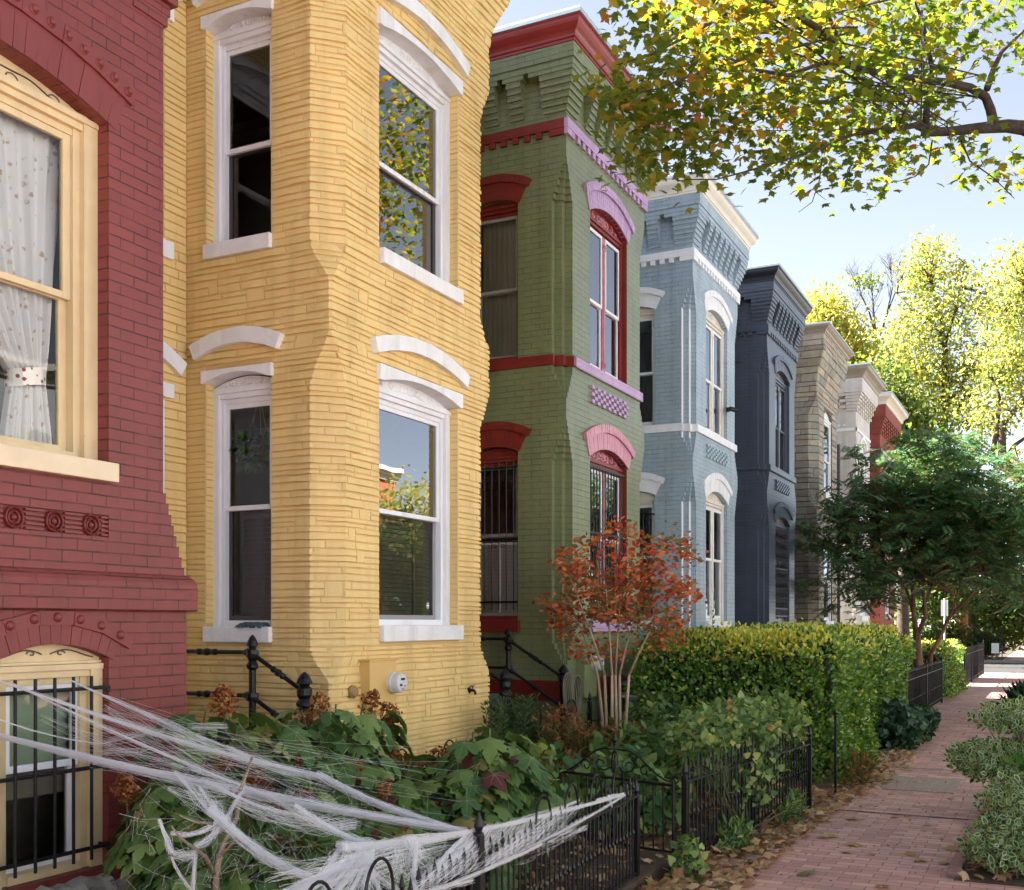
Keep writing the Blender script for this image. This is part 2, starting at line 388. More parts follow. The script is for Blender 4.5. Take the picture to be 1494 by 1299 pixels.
def make_window(house, pl, a0, a1, z0, zs, rise, D, case, sash, zmid, casing=.075, step=.03, tym=None, scroll=True, double=False, mull=None,
                glass_u=None, glass_l=None, sash_l=None, sub=None, head_drop=.05, sw=.042, label=None, inner=None, so1=.055, so2=.09):
    w = MB()
    n1 = -D; n0 = -D-.12
    zh = zs-head_drop
    inn = case if inner is None else inner
    for (p, q) in ((a0, a0+casing), (a1-casing, a1)): w.pbox(pl, p, q, n0, n1, z0, zh)
    for (p, q) in ((a0+casing, a0+casing+step), (a1-casing-step, a1-casing)): w.pbox(pl, p, q, n0, n1-.035, z0, zh-.045)
    w.pbox(pl, a0+casing, a1-casing, n0, n1-.012, zh-.045, zh)
    w.pbox(pl, a0+casing+step, a1-casing-step, n0, n1-.045, zh-.085, zh-.045)
    w.pbox(pl, a0+casing+step, a1-casing-step, n0, n1-.02, z0, z0+.05)
    if rise > 0:
        w.prism(pl, [(a0, zh), (a1, zh)]+list(reversed(seg_arc(a0, a1, zs, rise))), n0, n1-.03)
        w.pbox(pl, a0+.003, a1-.003, n1-.03, n1+.012, zh-.005, zh+.028)
        w.pbox(pl, a0+.003, a1-.003, n1-.03, n1-.006, zh+.03, zh+.046)
    wo = w.build('window', case, house, bevel=.005)
    if label: wo['label'] = label
    if rise > 0 and scroll:
        t = MB(); scroll_relief(t, pl, a0+.04, a1-.04, zh+.05, (zs-zh-.05)+rise, n1-.03); t.build('scroll_ornament', tym or case, wo, smooth=True)
    b0 = a0+casing+step; b1 = a1-casing-step; zt = zh-.085; zb = z0+.05
    bays = [(b0, b1)]
    if double:
        cm = (b0+b1)/2; mw = .055
        mm = MB(); mm.pbox(pl, cm-mw, cm+mw, n0, n1-.012 if so1 < .03 else n1-.015, zb, zt); mm.pbox(pl, cm-mw*.55, cm+mw*.55, n1-.015, n1-.003, zb+.12, zt-.14)
        for q in range(4): mm.pbox(pl, cm-mw*1.02, cm+mw*1.02, n1-.015, n1-.002, zt-.10-q*.022, zt-.088-q*.022); mm.pbox(pl, cm-mw*1.02, cm+mw*1.02, n1-.015, n1-.002, zb+.05+q*.022, zb+.062+q*.022)
        mm.build('mullion', mull or case, wo, bevel=.003)
        bays = [(b0, cm-mw), (cm+mw, b1)]
    for (p, q) in bays:
        for (za, zb2, nn, mt, gl) in ((zmid, zt, n1-so1, sash, glass_u or M['glass']), (zb, zmid+.035, n1-so2, sash_l or sash, glass_l or M['glass'])):
            s = MB(); s.pbox(pl, p, p+sw, nn-.03, nn, za, zb2); s.pbox(pl, q-sw, q, nn-.03, nn, za, zb2)
            s.pbox(pl, p+sw, q-sw, nn-.03, nn, za, za+.04); s.pbox(pl, p+sw, q-sw, nn-.03, nn, zb2-.04, zb2)
            so = s.build('sash', mt, wo, bevel=.003)
            g = MB(); g.add([pl(p+sw-.004, nn-.015, za+.036), pl(q-sw+.004, nn-.015, za+.036), pl(q-sw+.004, nn-.015, zb2-.036), pl(p+sw-.004, nn-.015, zb2-.036)], [(0, 1, 2, 3)])
            g.build('pane', gl, wo)
    return wo, (b0, b1, zb, zt)

def slat_blind(parent, pl, a0, a1, z0, z1, n, mat, pitch=.045, tapes=2, name='blind'):
    b = MB(); z = z0
    while z < z1-.02:
        b.add([pl(a0, n, z), pl(a1, n, z), pl(a1, n-.016, z+pitch*.97), pl(a0, n-.016, z+pitch*.97)], [(0, 1, 2, 3)]); z += pitch
    b.pbox(pl, a0, a1, n-.03, n+.01, z1-.03, z1)
    for k in range(tapes):
        a = a0+(a1-a0)*(k+.5)/tapes; b.pbox(pl, a-.015, a+.015, n+.004, n+.007, z0, z1)
    return b.build(name, mat, parent)

def grille(parent, pl, a0, a1, z0, z1, n, nbar, hz, scroll=False, r=.008, mat=None):
    g = MB()
    for i in range(nbar):
        a = a0+(a1-a0)*(i+.5)/nbar; g.tube([pl(a, n, z0), pl(a, n, z1)], r, 6)
    for z in hz: g.pbox(pl, a0-.02, a1+.02, n-.006, n+.010, z-.012, z+.012)
    for z in (hz[0], hz[-1]):
        for a in (a0-.02, a1+.02): g.pbox(pl, a-.01, a+.01, n-.16, n+.01, z-.01, z+.01)
    if scroll:
        ca = (a0+a1)/2; zc = (z0+z1)/2
        for sx in (-1, 1):
            for sz in (-1, 1):
                for k in range(3):
                    pts = [pl(ca+sx*(.035+.03*math.cos(t*1.5*PI+k)), n+.012, zc+sz*(.06+.13*k+.055*t+.03*math.sin(t*1.5*PI))) for t in [i/12 for i in range(13)]]
                    g.tube(pts, .006, 5)
    return g.build('grille', mat or M['iron'], parent)

def interior(house, Y0, W, z_floors=(1.0, 4.3), top=7.8, x0=-9.5):
    b = MB(); e = .14; ya, yb = Y0-2.0, Y0+W-e
    b.add([(x0, ya, .3), (x0, yb, .3), (x0, yb, top), (x0, ya, top)], [(0, 1, 2, 3)])
    b.add([(x0, ya, .3), (XB-.2, ya, .3), (XB-.2, ya, top), (x0, ya, top)], [(0, 1, 2, 3)])
    b.add([(x0, yb, .3), (XF-.2, yb, .3), (XF-.2, yb, top), (x0, yb, top)], [(0, 1, 2, 3)])
    b.box(x0, XB-.2, ya, yb, top-.1, top)
    b.box(XB-.19, XF-.25, Y0+e, yb, top-.1, top)
    for k, z in enumerate(z_floors):
        b.box(x0+.01, XB-.2, ya+.01, yb-.01, z-.12, z, 1); b.box(XB-.19, XF-.25, Y0+e, yb-.01, z-.12, z, 1)
        b.box(x0+.005, x0+.06, ya+.02, yb-.02, z+2.75, z+2.9, 2)
        b.box(x0+.1, XF-.3, yb-.08, yb-.005, z+2.7, z+2.88, 2); b.box(x0+.1, XF-.3, yb-.14, yb-.08, z+2.8, z+2.88, 2)
    return b.build('interior', [M['plaster'], M['floorwood'], M['interior_white']], house)

CORNICE = [(.16, 8.30), (.175, 8.305), (.175, 8.335), (.19, 8.34), (.195, 8.37), (.21, 8.40), (.24, 8.43), (.265, 8.46), (.275, 8.49), (.275, 8.515), (.285, 8.52), (.285, 8.535)]

# ------------------------------------------------------------------ bracketed brick bay house
CH = .18
def corner_levels():
    lv = [(.1, 1.33, 0)]
    lv += [(1.33+.06*i, 1.33+.06*(i+1), .2*(i+1)) for i in range(4)]
    lv += [(1.57, 3.68, 1)]
    lv += [(3.68+.0733*i, 3.68+.0733*(i+1), 1-(i+1)/7) for i in range(6)]
    lv += [(4.12, 4.37, 0)]
    lv += [(4.37+.07*i, 4.37+.07*(i+1), .2*(i+1)) for i in range(4)]
    lv += [(4.65, 6.65, 1)]
    lv += [(6.65+.075*i, 6.65+.075*(i+1), 1-(i+1)/7) for i in range(6)]
    lv += [(7.10, 7.62, 0)]
    return lv
def corner_column(mb, cy, sy, dz=0):
    S = .19
    for z0, z1, k in corner_levels():
        c = CH*k; z0 += dz if z0 > .2 else 0; z1 += dz
        P = [(S, 0), (0, 0), (0, S)] if k == 0 else [(S, 0), (c, 0), (c, c/2), (c/2, c/2), (c/2, c), (0, c), (0, S)]
        pts = [(XF-p, cy+sy*q) for p, q in P]; n = len(pts)
        mb.add([(x, y, z0) for x, y in pts]+[(x, y, z1) for x, y in pts], [(i, i+1, n+i+1, n+i) for i in range(n-1)])
        inn = (XF-S, cy+sy*S); full = pts+[inn]
        tri = tessellate_polygon([[Vector((x, y, 0)) for x, y in full]])
        for z in (z0, z1): mb.add([(x, y, z) for x, y in full], [tuple(t) for t in tri])

def brick_house(name, label, Y0, W, wallm, band_f, band_l, hood_f, hood_l, case_f, case_l, sash_f, sash_l, corn, trim_l, dz=0, front_win=None, base=None,
                 double=True, mull=None, grilles=(), scr=None, niches=6, checker='raised', checker_m=None, sill_f=None, sill_l=None, left_style=None, reveal=None, corn_mat2=None, hood_f2=None):
    Y1 = Y0+W; yc = Y0+W/2+.02; hw = .62 if W > 2.5 else .5
    h = empty(name, (XF-2, Y0+W/2, 0), label, 'house')
    ls = side_plane(Y0); rs = side_plane_far(Y1)
    z = lambda v: v+dz
    fL = opening(yc-hw, yc+hw, z(1.84), z(3.81), .14); fU = opening(yc-hw, yc+hw, z(4.875), z(6.74), .14)
    la0, la1 = -6.25, -5.61
    lL = opening(la0, la1, z(1.84), z(3.80), .07); lU = opening(la0, la1, z(4.875), z(6.68), .07)
    w = MB()
    wall(w, FRONT, [(Y0+.19, .1), (Y1-.19, .1), (Y1-.19, z(7.62)), (Y0+.19, z(7.62))], [fL, fU], .14, rmi=1)
    wall(w, ls, [(XB, .1), (XF-.19, .1), (XF-.19, z(7.62)), (XB, z(7.62))], [lL, lU], .12, rmi=2)
    wall(w, rs, [(XB, .1), (XF-.19, .1), (XF-.19, z(7.62)), (XB, z(7.62))], [], .12)
    corner_column(w, Y0, 1, dz); corner_column(w, Y1, -1, dz)
    # frieze backing and the corbelled brackets
    w.box(XB, XF-.004, Y0+.004, Y1-.004, z(7.62), z(8.30))
    for k in range(6):
        pr = .022*(k+1); za = z(7.62+.066*k); zb = za+.066
        for cy, sy in ((Y0, 1), (Y1, -1)):
            w.box(XF-.28, XF+pr, cy-sy*pr, cy+sy*.28, za, zb)
        nb = niches-1; sp = (W-.56)/niches
        for i in range(nb):
            ya = Y0+.28+sp*(i+1); w.box(XF-.01, XF+pr, ya-sp*.27, ya+sp*.27, za, zb)
        for cy, sy in ((Y0, 1), (Y1, -1)):
            for xa in (XF-.28-.33, XF-.28-.33*2, XF-.28-.33*3): w.box(xa-.09, xa+.09, cy-sy*pr, cy+sy*.01, za, zb)
    pr = .15
    for (pr, za, zb, cut) in ((.145, 8.016, 8.07, True), (.15, 8.07, 8.14, False), (.165, 8.14, 8.30, False)):
        za, zb = z(za), z(zb)
        if cut:
            sp = (W-.56)/niches; edges = [Y0-pr]+[Y0+.28+sp*(i+.5)+d for i in range(niches) for d in (-.035, .035)]+[Y1+pr]
            for i in range(0, len(edges), 2): w.box(XF-.05, XF+pr, edges[i], edges[i+1], za, zb)
            ex = [XF-.05]+[XF-.28-.165-.33*i+d for i in range(3) for d in (.035, -.035)]+[XB]
            for i in range(0, len(ex), 2): w.box(ex[i+1], ex[i], Y0-pr, Y0+.02, za, zb)
            w.box(XB, XF-.05, Y1-.02, Y1+pr, za, zb)
        else: w.box(XB, XF+pr, Y0-pr, Y1+pr, za, zb)
    w.build('wall', [wallm, reveal or wallm, trim_l or wallm], h)
    # main wall behind the bay, with the entrance
    rb = MB(); RP = front_plane(XB); ya, yb = Y0-2.17, Y0
    dr = opening(Y0-1.55, Y0-.45, z(1.0), z(3.55), .14); uw = opening(Y0-1.45, Y0-.55, z(4.9), z(6.68), .1)
    wall(rb, RP, [(ya, .1), (yb, .1), (yb, z(8.3)), (ya, z(8.3))], [dr, uw], .14)
    rb.build('recessed_wall', wallm, h)
    d = MB(); d.pbox(RP, Y0-1.55, Y0-.45, -.2, -.14, z(1.0), z(3.7)); 
    for q in range(2):
        for u in range(2): d.pbox(RP, Y0-1.42+.52*q, Y0-1.02+.52*q, -.14, -.12, z(1.15+1.05*u), z(2.0+1.05*u))
    d.build('door', corn, h, bevel=.006)
    make_window(h, RP, Y0-1.45, Y0-.55, z(4.9), z(6.68), .1, .06, case_l, sash_l, z(5.8), scroll=False)
    # bands
    bf = MB(); bl = MB()
    def band(mbf, mbl, za, zb, pr, chamf):
        if chamf:
            c = CH
            P = [(c, 0), (c, c/2), (c/2, c/2), (c/2, c), (0, c)]
            for cy, sy in ((Y0, 1), (Y1, -1)):
                t = mbl if sy == 1 else mbf
                for (x0_, x1_, q0, q1) in ((-c, -c/2, c/2, c), (-c/2, 0, c, c+.02)):
                    t.box(XF+x0_-.02, XF+x1_+pr, cy+sy*(q0-pr), cy+sy*(q1+.02), za, zb)
            mbf.box(XF-.01, XF+pr, Y0+c+.021, Y1-c-.021, za, zb)
            mbl.box(XB, XF-c+pr, Y0-pr, Y0+.01, za, zb); mbf.box(XB, XF-c+pr, Y1-.01, Y1+pr, za, zb)
        else:
            mbf.box(XF-.01, XF+pr, Y0-pr+.001, Y1+pr, za, zb); mbl.box(XB, XF-.011, Y0-pr, Y0+.01, za, zb); mbf.box(XB, XF-.011, Y1-.01, Y1+pr, za, zb)
    band(bf, bl, z(4.755), z(4.873), .035, True)
    bf.build('sill_course', band_f, h, bevel=.004); bl.build('sill_course', band_l, h, bevel=.004)
    bf = MB(); bl = MB()
    band(bf, bl, z(7.42), z(7.53), .04, False)
    n = int((W-.3)/.15)
    for i in range(n+1):
        y = Y0+.15+(W-.3)*i/n; bf.box(XF-.01, XF+.034, y-.037, y+.037, z(7.35), z(7.42))
    bf.box(XF-.01, XF+.036, Y0-.036, Y0+.1, z(7.35), z(7.42)); bf.box(XF-.01, XF+.036, Y1-.1, Y1+.036, z(7.35), z(7.42))
    bl.box(XF-.2, XF-.011, Y0-.036, Y0+.01, z(7.35), z(7.42))
    for i in range(8): bl.box(XF-.37-.15*i, XF-.295-.15*i, Y0-.034, Y0+.01, z(7.35), z(7.42))
    bf.build('dentil_course', band_f, h, bevel=.003); bl.build('dentil_course', band_l, h, bevel=.003)
    if base:
        bf = MB(); band(bf, bf, .92, 1.15, .03, False); bf.build('base_course', base, h, bevel=.004)
    # hoods
    for (zz) in (3.81, 6.74):
        hm = hood_f2 if (hood_f2 and zz > 5) else hood_f
        b = MB(); arch_band(b, FRONT, yc-hw, yc+hw, z(zz), .14, 0.0, .2, -.05, .014, nv=23, ext=.03, jit=.002)
        arch_band(b, FRONT, yc-hw, yc+hw, z(zz), .14, .202, .30, -.05, .04, nv=27, ext=.055, jit=.002); b.build('window_hood', hm, h, bevel=.002)
    for (zz) in (3.80, 6.68):
        b = MB(); arch_band(b, ls, la0, la1, z(zz), .07, 0.0, .2, -.05, .014, nv=13, ext=.03, jit=.002)
        arch_band(b, ls, la0, la1, z(zz), .07, .202, .29, -.05, .04, nv=15, ext=.06, jit=.002); b.build('window_hood', hood_l, h, bevel=.002)
    # lower sills
    b = MB(); b.pbox(FRONT, yc-hw-.05, yc+hw+.05, -.14, .06, z(1.70), z(1.838)); b.build('window_sill', sill_f or band_f, h, bevel=.006)
    b = MB(); b.pbox(ls, la0-.03, la1+.03, -.12, .05, z(1.70), z(1.838)); b.build('window_sill', sill_l or band_l, h, bevel=.006)
    # checkered brick panel under the upper window
    b = MB()
    rows, cols = 5, 14; cw = 2*hw/cols; rh = .042
    for i in range(rows):
        for j in range(cols):
            if (i+j) % 2 == 0: b.pbox(FRONT, yc-hw+cw*j+.002, yc-hw+cw*(j+1)-.002, -.01, .03, z(4.435)+rh*i+.001, z(4.435)+rh*(i+1)-.001)
    b.build('checker_panel', checker_m or wallm, h)
    # windows
    wins = []
    for (z0, zs, zm) in ((1.84, 3.81, 2.82), (4.875, 6.74, 5.70)):
        wins.append(make_window(h, FRONT, yc-hw, yc+hw, z(z0), z(zs), .14, .06, case_f, sash_f, z(zm), casing=.07, double=double, mull=mull, tym=scr, step=.02, sw=.03, so1=.012, so2=.032, glass_u=M['glass_street'], glass_l=M['glass_street']))
        wins.append(make_window(h, ls, la0, la1, z(z0), z(zs-.02), .07, .06, case_l, sash_l, z(zm), casing=.035, step=.02, scroll=False, sw=.03))
    # cornice, coping, roof
    c = MB(); prof = [(o, z(q)) for o, q in CORNICE]
    sweep(c, XB, XF, Y0, Y1, prof); c.build('cornice', corn, h)
    if corn_mat2: pass
    c = MB(); sweep(c, XB, XF, Y0, Y1, [(.27, z(8.535)), (.30, z(8.536)), (.30, z(8.575)), (.29, z(8.60)), (.05, z(8.64))]); c.build('coping', M['coping'], h)
    r_ = MB(); r_.add([(XB, Y0-.06, z(8.63)), (XF+.06, Y0-.06, z(8.63)), (XF+.06, Y1+.06, z(8.63)), (XB, Y1+.06, z(8.63))], [(0, 1, 2, 3)])
    r_.box(XR, XB-.002, Y0-2.17, Y1, z(8.3), z(8.5)); r_.add([(XR, Y0-2.17, 0), (XR, Y1, 0), (XR, Y1, 8.3), (XR, Y0-2.17, 8.3)], [(0, 1, 2, 3)])
    r_.build('roof', M['roof'], h)
    interior(h, Y0, W)
    return h, wins, (yc, hw, ls, la0, la1)

# ------------------------------------------------------------------ stone-clad bay (layered stone facing)
def smooth(a, b, t):
    t = min(1, max(0, (t-a)/(b-a))); return t*t*(3-2*t)
def clad_c(z, c=.19):
    up = smooth(1.28, 1.62, z)*(1-smooth(3.62, 4.12, z)) + smooth(4.38, 4.78, z)*(1-smooth(6.6, 7.1, z))
    return c*min(1, up)
def clad_p(z, p=.2): return p*smooth(7.35, 8.15, z)**1.3
def clad_house(name, label, Y0, W, stone_m, back_m, hmin, hmax, lmin, lmax, dep, holes_f, holes_l, zmax, gap=.008, jumper=.13, rough=.0045):
    Y1 = Y0+W
    h = empty(name, (XF-2, Y0+W/2, 0), label, 'house')
    def corners(z):
        c = max(.012, clad_c(z)); p = clad_p(z)
        return [(XB, Y0-p), (XF+p-c, Y0-p), (XF+p, Y0-p+c), (XF+p, Y1+p-c), (XF+p-c, Y1+p), (XB, Y1+p)]
    NRM = [(0, -1), (.7071, -.7071), (1, 0), (.7071, .7071), (0, 1)]
    def pos(seg, f, z, off):
        C = corners(z); a, b = C[seg], C[seg+1]; x = a[0]+(b[0]-a[0])*f; y = a[1]+(b[1]-a[1])*f
        nx, ny = NRM[seg]
        if f > .999 and seg < 4: nx, ny = nx+NRM[seg+1][0], ny+NRM[seg+1][1]
        elif f < .001 and seg > 0: nx, ny = nx+NRM[seg-1][0], ny+NRM[seg-1][1]
        l = math.hypot(nx, ny); return (x+nx/l*off, y+ny/l*off, z)
    # backing skin with the openings cut
    b = MB(); zt = 7.35; N = 60; zz = [.1+(zt-.1)*i/N for i in range(N+1)]
    outer = [(corners(q)[2][1], q) for q in zz]; outer2 = [(corners(q)[3][1], q) for q in reversed(zz)]
    wall(b, FRONT, outer+outer2, holes_f, .11)
    outer = [(corners(q)[1][0], q) for q in zz]
    wall(b, side_plane(Y0), [(XB, .1)]+outer+[(XB, zt)], holes_l, .11)
    wall(b, side_plane_far(Y1), [(XB, .1)]+outer+[(XB, zt)], [], .11)
    def strip(seg, zl):
        for q0, q1 in zip(zl[:-1], zl[1:]):
            b.add([pos(seg, 0.002, q0, 0), pos(seg, .998, q0, 0), pos(seg, .998, q1, 0), pos(seg, 0.002, q1, 0)], [(0, 1, 2, 3)])
    strip(1, zz); strip(3, zz)
    top = [zt+(zmax-zt)*i/10 for i in range(11)]
    for s in range(5): strip(s, top)
    b.build('wall', back_m, h)
    # stones
    bf = [(min(p[0] for p in o), max(p[0] for p in o), min(p[1] for p in o), max(p[1] for p in o)) for o in holes_f]
    bl_ = [(min(p[0] for p in o), max(p[0] for p in o), min(p[1] for p in o), max(p[1] for p in o)) for o in holes_l]
    st = MB(); rnd = random.Random(hash(name) % 1000 if False else len(name)*17+3)
    z = .1; zs = [z]
    while z < zmax: z += rnd.uniform(hmin, hmax); zs.append(z)
    blocked_next = []
    for ci in range(len(zs)-1):
        z0, z1 = zs[ci], zs[ci+1]; zm = (z0+z1)/2; C = corners(zm)
        seglen = [math.hypot(C[i+1][0]-C[i][0], C[i+1][1]-C[i][1]) for i in range(5)]
        cum = [0]
        for l in seglen: cum.append(cum[-1]+l)
        total = cum[-1]
        blocked = blocked_next; blocked_next = []
        forb = list(blocked)
        for (a, c2, q0, q1) in bf:
            if min(z1, q1)-max(z0, q0) > .3*(z1-z0): forb.append((cum[2]+(a-C[2][1])-.002, cum[2]+(c2-C[2][1])+.002))
        for (a, c2, q0, q1) in bl_:
            if min(z1, q1)-max(z0, q0) > .3*(z1-z0): forb.append((a-C[0][0]-.002, c2-C[0][0]+.002))
        forb.sort()
        spans = []; s = 0
        for a, c2 in forb:
            if a > s: spans.append((s, a))
            s = max(s, c2)
        if s < total: spans.append((s, total))
        for a, c2 in spans:
            if c2-a < .02: continue
            s = a
            while s < c2-.01:
                l = rnd.uniform(lmin, lmax); e = s+l
                if rnd.random() < jumper: e = s+rnd.uniform(.09, .2)
                if c2-e < lmin*.5: e = c2
                e = min(e, c2); zt1 = z1
                if ci+2 < len(zs) and e-s < .22 and rnd.random() < .75 and s > a+.01 and e < c2-.01:
                    zt1 = zs[ci+2]; blocked_next.append((s, e))
                dd = dep*rnd.uniform(.7, 1.3)
                knots = [s+gap/2]+[c_ for c_ in cum[1:5] if s+gap < c_ < e-gap]
                m = max(1, int((e-s)/.13)); knots += [s+(e-s)*k/m for k in range(1, m)]
                knots.append(e-gap/2); knots = sorted(set(round(k, 4) for k in knots))
                rows = []
                for ki, k in enumerate(knots):
                    seg = max(0, min(4, next((i for i in range(5) if k <= cum[i+1]+1e-6), 4))); f = (k-cum[seg])/max(1e-6, seglen[seg]); f = min(1, max(0, f))
                    end = ki in (0, len(knots)-1)
                    j0 = rnd.uniform(-rough, rough)*.5; j1 = rnd.uniform(-rough, rough)*.5; jd = rnd.uniform(-rough, rough)
                    hh = zt1-z0; ew = .45 if end else 1
                    rows.append([pos(seg, f, z0+gap*.5+j0, 0), pos(seg, f, z0+gap*.5+.004+j0, (dd+jd)*ew), pos(seg, f, z0+hh*.5, (dd*rnd.uniform(.85, 1.1)+jd)*ew),
                                 pos(seg, f, zt1-gap*.5-.006+j1, (dd*.82+jd)*ew), pos(seg, f, zt1-gap*.5+j1, 0)])
                vs = [p for r_ in rows for p in r_]; fs = [(i*5+j, (i+1)*5+j, (i+1)*5+j+1, i*5+j+1) for i in range(len(rows)-1) for j in range(4)]
                fs += [(0, 1, 2, 3, 4), tuple((len(rows)-1)*5+j for j in (4, 3, 2, 1, 0))]
                st.add(vs, fs); s = e
    st.build('stone_facing', stone_m, h, uv=False)
    r_ = MB(); r_.box(XR, XB-.002, Y0-2.17, Y1, 8.3, 8.5); r_.add([(XR, Y0-2.17, 0), (XR, Y1, 0), (XR, Y1, 8.3), (XR, Y0-2.17, 8.3)], [(0, 1, 2, 3)])
    p = clad_p(9); r_.add([(XB, Y0-p, 8.45), (XF+p, Y0-p, 8.45), (XF+p, Y1+p, 8.45), (XB, Y1+p, 8.45)], [(0, 1, 2, 3)])
    r_.build('roof', M['roof'], h)
    return h, corners
# ================================================================== RED HOUSE (left edge)
def red_house():
    h = empty('row_house', (-7, 3.4, 0), 'dark red painted brick house with cream arched windows and a barred basement window', 'house')
    A0, A1 = 1.2, 5.137
    w = MB()
    main = opening(2.92, 4.70, 2.72, 4.742, .145); base = opening(3.93, 4.70, .38, 1.60, .085)
    # silhouette with the stepped courses that widen the wall towards the water table
    right = [(5.34, .1), (5.34, 1.876)]
    steps = [(5.34, 2.09)]
    zc = 2.09
    for i in range(8): steps += [(5.318-.0226*i, zc+.0655*i), (5.318-.0226*i, zc+.0655*(i+1))]
    outer = [(A0, .1), (5.34, .1), (5.34, 2.09)]
    for i in range(8): outer += [(5.32-.0228*i, 2.09+.0655*i), (5.32-.0228*i, 2.09+.0655*(i+1))]
    outer += [(A1, 2.09+.0655*8), (A1, 8.3), (A0, 8.3)]
    wall(w, FRONT, outer, [main, base, opening(2.9, 4.70, 2.305, 2.435)], .15)
    # returns on the far side
    w.add([(XF, A1, 2.6), (XF, A1, 8.3), (-6.45, A1, 8.3), (-6.45, A1, 2.6)], [(0, 1, 2, 3)])
    w.add([(XF, 5.34, .1), (XF, 5.34, 2.09), (-6.45, 5.34, 2.09), (-6.45, 5.34, .1)], [(0, 1, 2, 3)])
    for i in range(8):
        y = 5.32-.0228*i; y2 = 5.32-.0228*(i-1) if i else 5.34; q = 2.09+.0655*i
        w.add([(XF, y, q), (XF, y, q+.0655), (-6.45, y, q+.0655), (-6.45, y, q)], [(0, 1, 2, 3)]); w.add([(XF, y, q), (XF, y2, q), (-6.45, y2, q), (-6.45, y, q)], [(0, 1, 2, 3)])
    w.add([(XR, A1, 0), (XR, A1, 8.3), (-6.45, A1, 8.3), (-6.45, A1, 0)], [(0, 1, 2, 3)])
    w.add([(XF, A0, 0), (XF, A0, 8.3), (XR, A0, 8.3), (XR, A0, 0)], [(0, 1, 2, 3)])
    w.build('wall', M['red_brick'], h)
    # corbelled eaves stub high on the corner
    b = MB(); b.box(XF-.4, XF+.012, A1-.25, A1+.03, 5.53, 5.60); b.box(XF-.4, XF+.014, A1-.3, A1+.05, 5.60, 5.67); b.box(XF-.4, XF+.05, A1-.4, A1+.08, 5.67, 5.85); b.build('stepped_course', M['red_brick'], h, bevel=.004)
    # water table
    b = MB()
    prof = [(0, 1.874), (.045, 1.876), (.05, 1.885), (.05, 2.03), (.046, 2.05), (.035, 2.075), (.018, 2.095), (0, 2.105)]
    sweep(b, -6.4, XF, A0, 5.34, prof, right=True); b.build('water_table', M['red_brick'], h)
    # arch over the main window
    b = MB(); arch_band(b, FRONT, 2.92, 4.70, 4.742, .145, .0, .215, -.02, .006, nv=26, gap=.003, ext=.02, jit=.002); b.build('window_arch', M['red_trim'], h, bevel=.002)
    b = MB(); arch_band(b, FRONT, 2.92, 4.70, 4.742, .145, .218, .325, -.02, .022, nv=8, gap=.003, ext=.035, jit=.002)
    ca, cz, rad, t = arc_geo(2.92, 4.70, 4.742, .145)
    for i in range(19):
        q = -t*1.05+2.1*t*i/18; a, zz = ca+(rad+.27)*math.sin(q), cz+(rad+.27)*math.cos(q)
        b.lathe((XF+.02, a, zz), [(.03, 0), (.03, .004), (.021, .012), (.02, .02), (.012, .027), (0, .029)], 14, (1, 0, 0))
    b.build('bossed_label_course', M['red_trim'], h, smooth=False)
    # arch over the basement window
    b = MB(); arch_band(b, FRONT, 3.93, 4.70, 1.60, .085, .0, .11, -.02, .006, nv=13, gap=.003, ext=.04, jit=.002)
    arch_band(b, FRONT, 3.93, 4.70, 1.60, .085, .112, .19, -.02, .02, nv=5, gap=.003, ext=.11, jit=.002)
    ca, cz, rad, t = arc_geo(3.93, 4.70, 1.60, .085)
    for i in range(7):
        q = -t*1.02+2.04*t*i/6; a, zz = ca+(rad+.15)*math.sin(q), cz+(rad+.15)*math.cos(q)
        b.lathe((XF+.018, a, zz), [(.028, 0), (.026, .01), (.018, .02), (.008, .025), (0, .026)], 14, (1, 0, 0))
    b.build('bossed_label_course', M['red_trim'], h, smooth=False)
    # terracotta panel
    b = MB(); z0, z1 = 2.305, 2.435; az = (z0+z1)/2
    b.pbox(FRONT, 2.9, 4.70, -.06, -.022, z0, z1)
    cx_ = 4.575; cells = []
    while cx_ > 2.9: cells.append(cx_); cx_ -= .262
    for c in cells:
        for (r0, r1, hh) in ((.050, .060, .028), (.028, .040, .022)):
            b.lathe((XF-.024, c, az), [(r0, 0), (r0, hh), ((r0+r1)/2, hh+.006), (r1, hh), (r1, 0)], 22, (1, 0, 0))
        b.lathe((XF-.024, c, az), [(.017, 0), (.016, .02), (.008, .03), (0, .031)], 14, (1, 0, 0))
        for sa in (-1, 1):
            for sz in (-1, 1): b.lathe((XF-.022, c+sa*.054, az+sz*.052), [(.008, 0), (.006, .008), (0, .01)], 8, (1, 0, 0))
        for k in range(5):
            zz = z0+.014+k*.0255; lo, hi = c+.07, min(c+.192, 4.695)
            b.pbox(FRONT, lo, hi, -.024, .0, zz-.006, zz+.006)
    pass
    b.build('terracotta_panel', M['red_trim'], h)
    # cream sill and window
    b = MB(); b.pbox(FRONT, 2.86, 4.735, -.15, .05, 2.63, 2.742); b.build('window_sill', M['cream_sill'], h, bevel=.006)
    wo, (b0, b1, zb, zt) = make_window(h, FRONT, 2.92, 4.70, 2.742, 4.742, .145, .09, M['cream'], M['cream'], 3.68, casing=.10, step=.05, scroll=False, head_drop=.02, sw=.055, sash_l=M['cream'], glass_u=M['glass_clear'], glass_l=M['glass_clear'])
    t = MB()      # incised scrolls in the arch panel
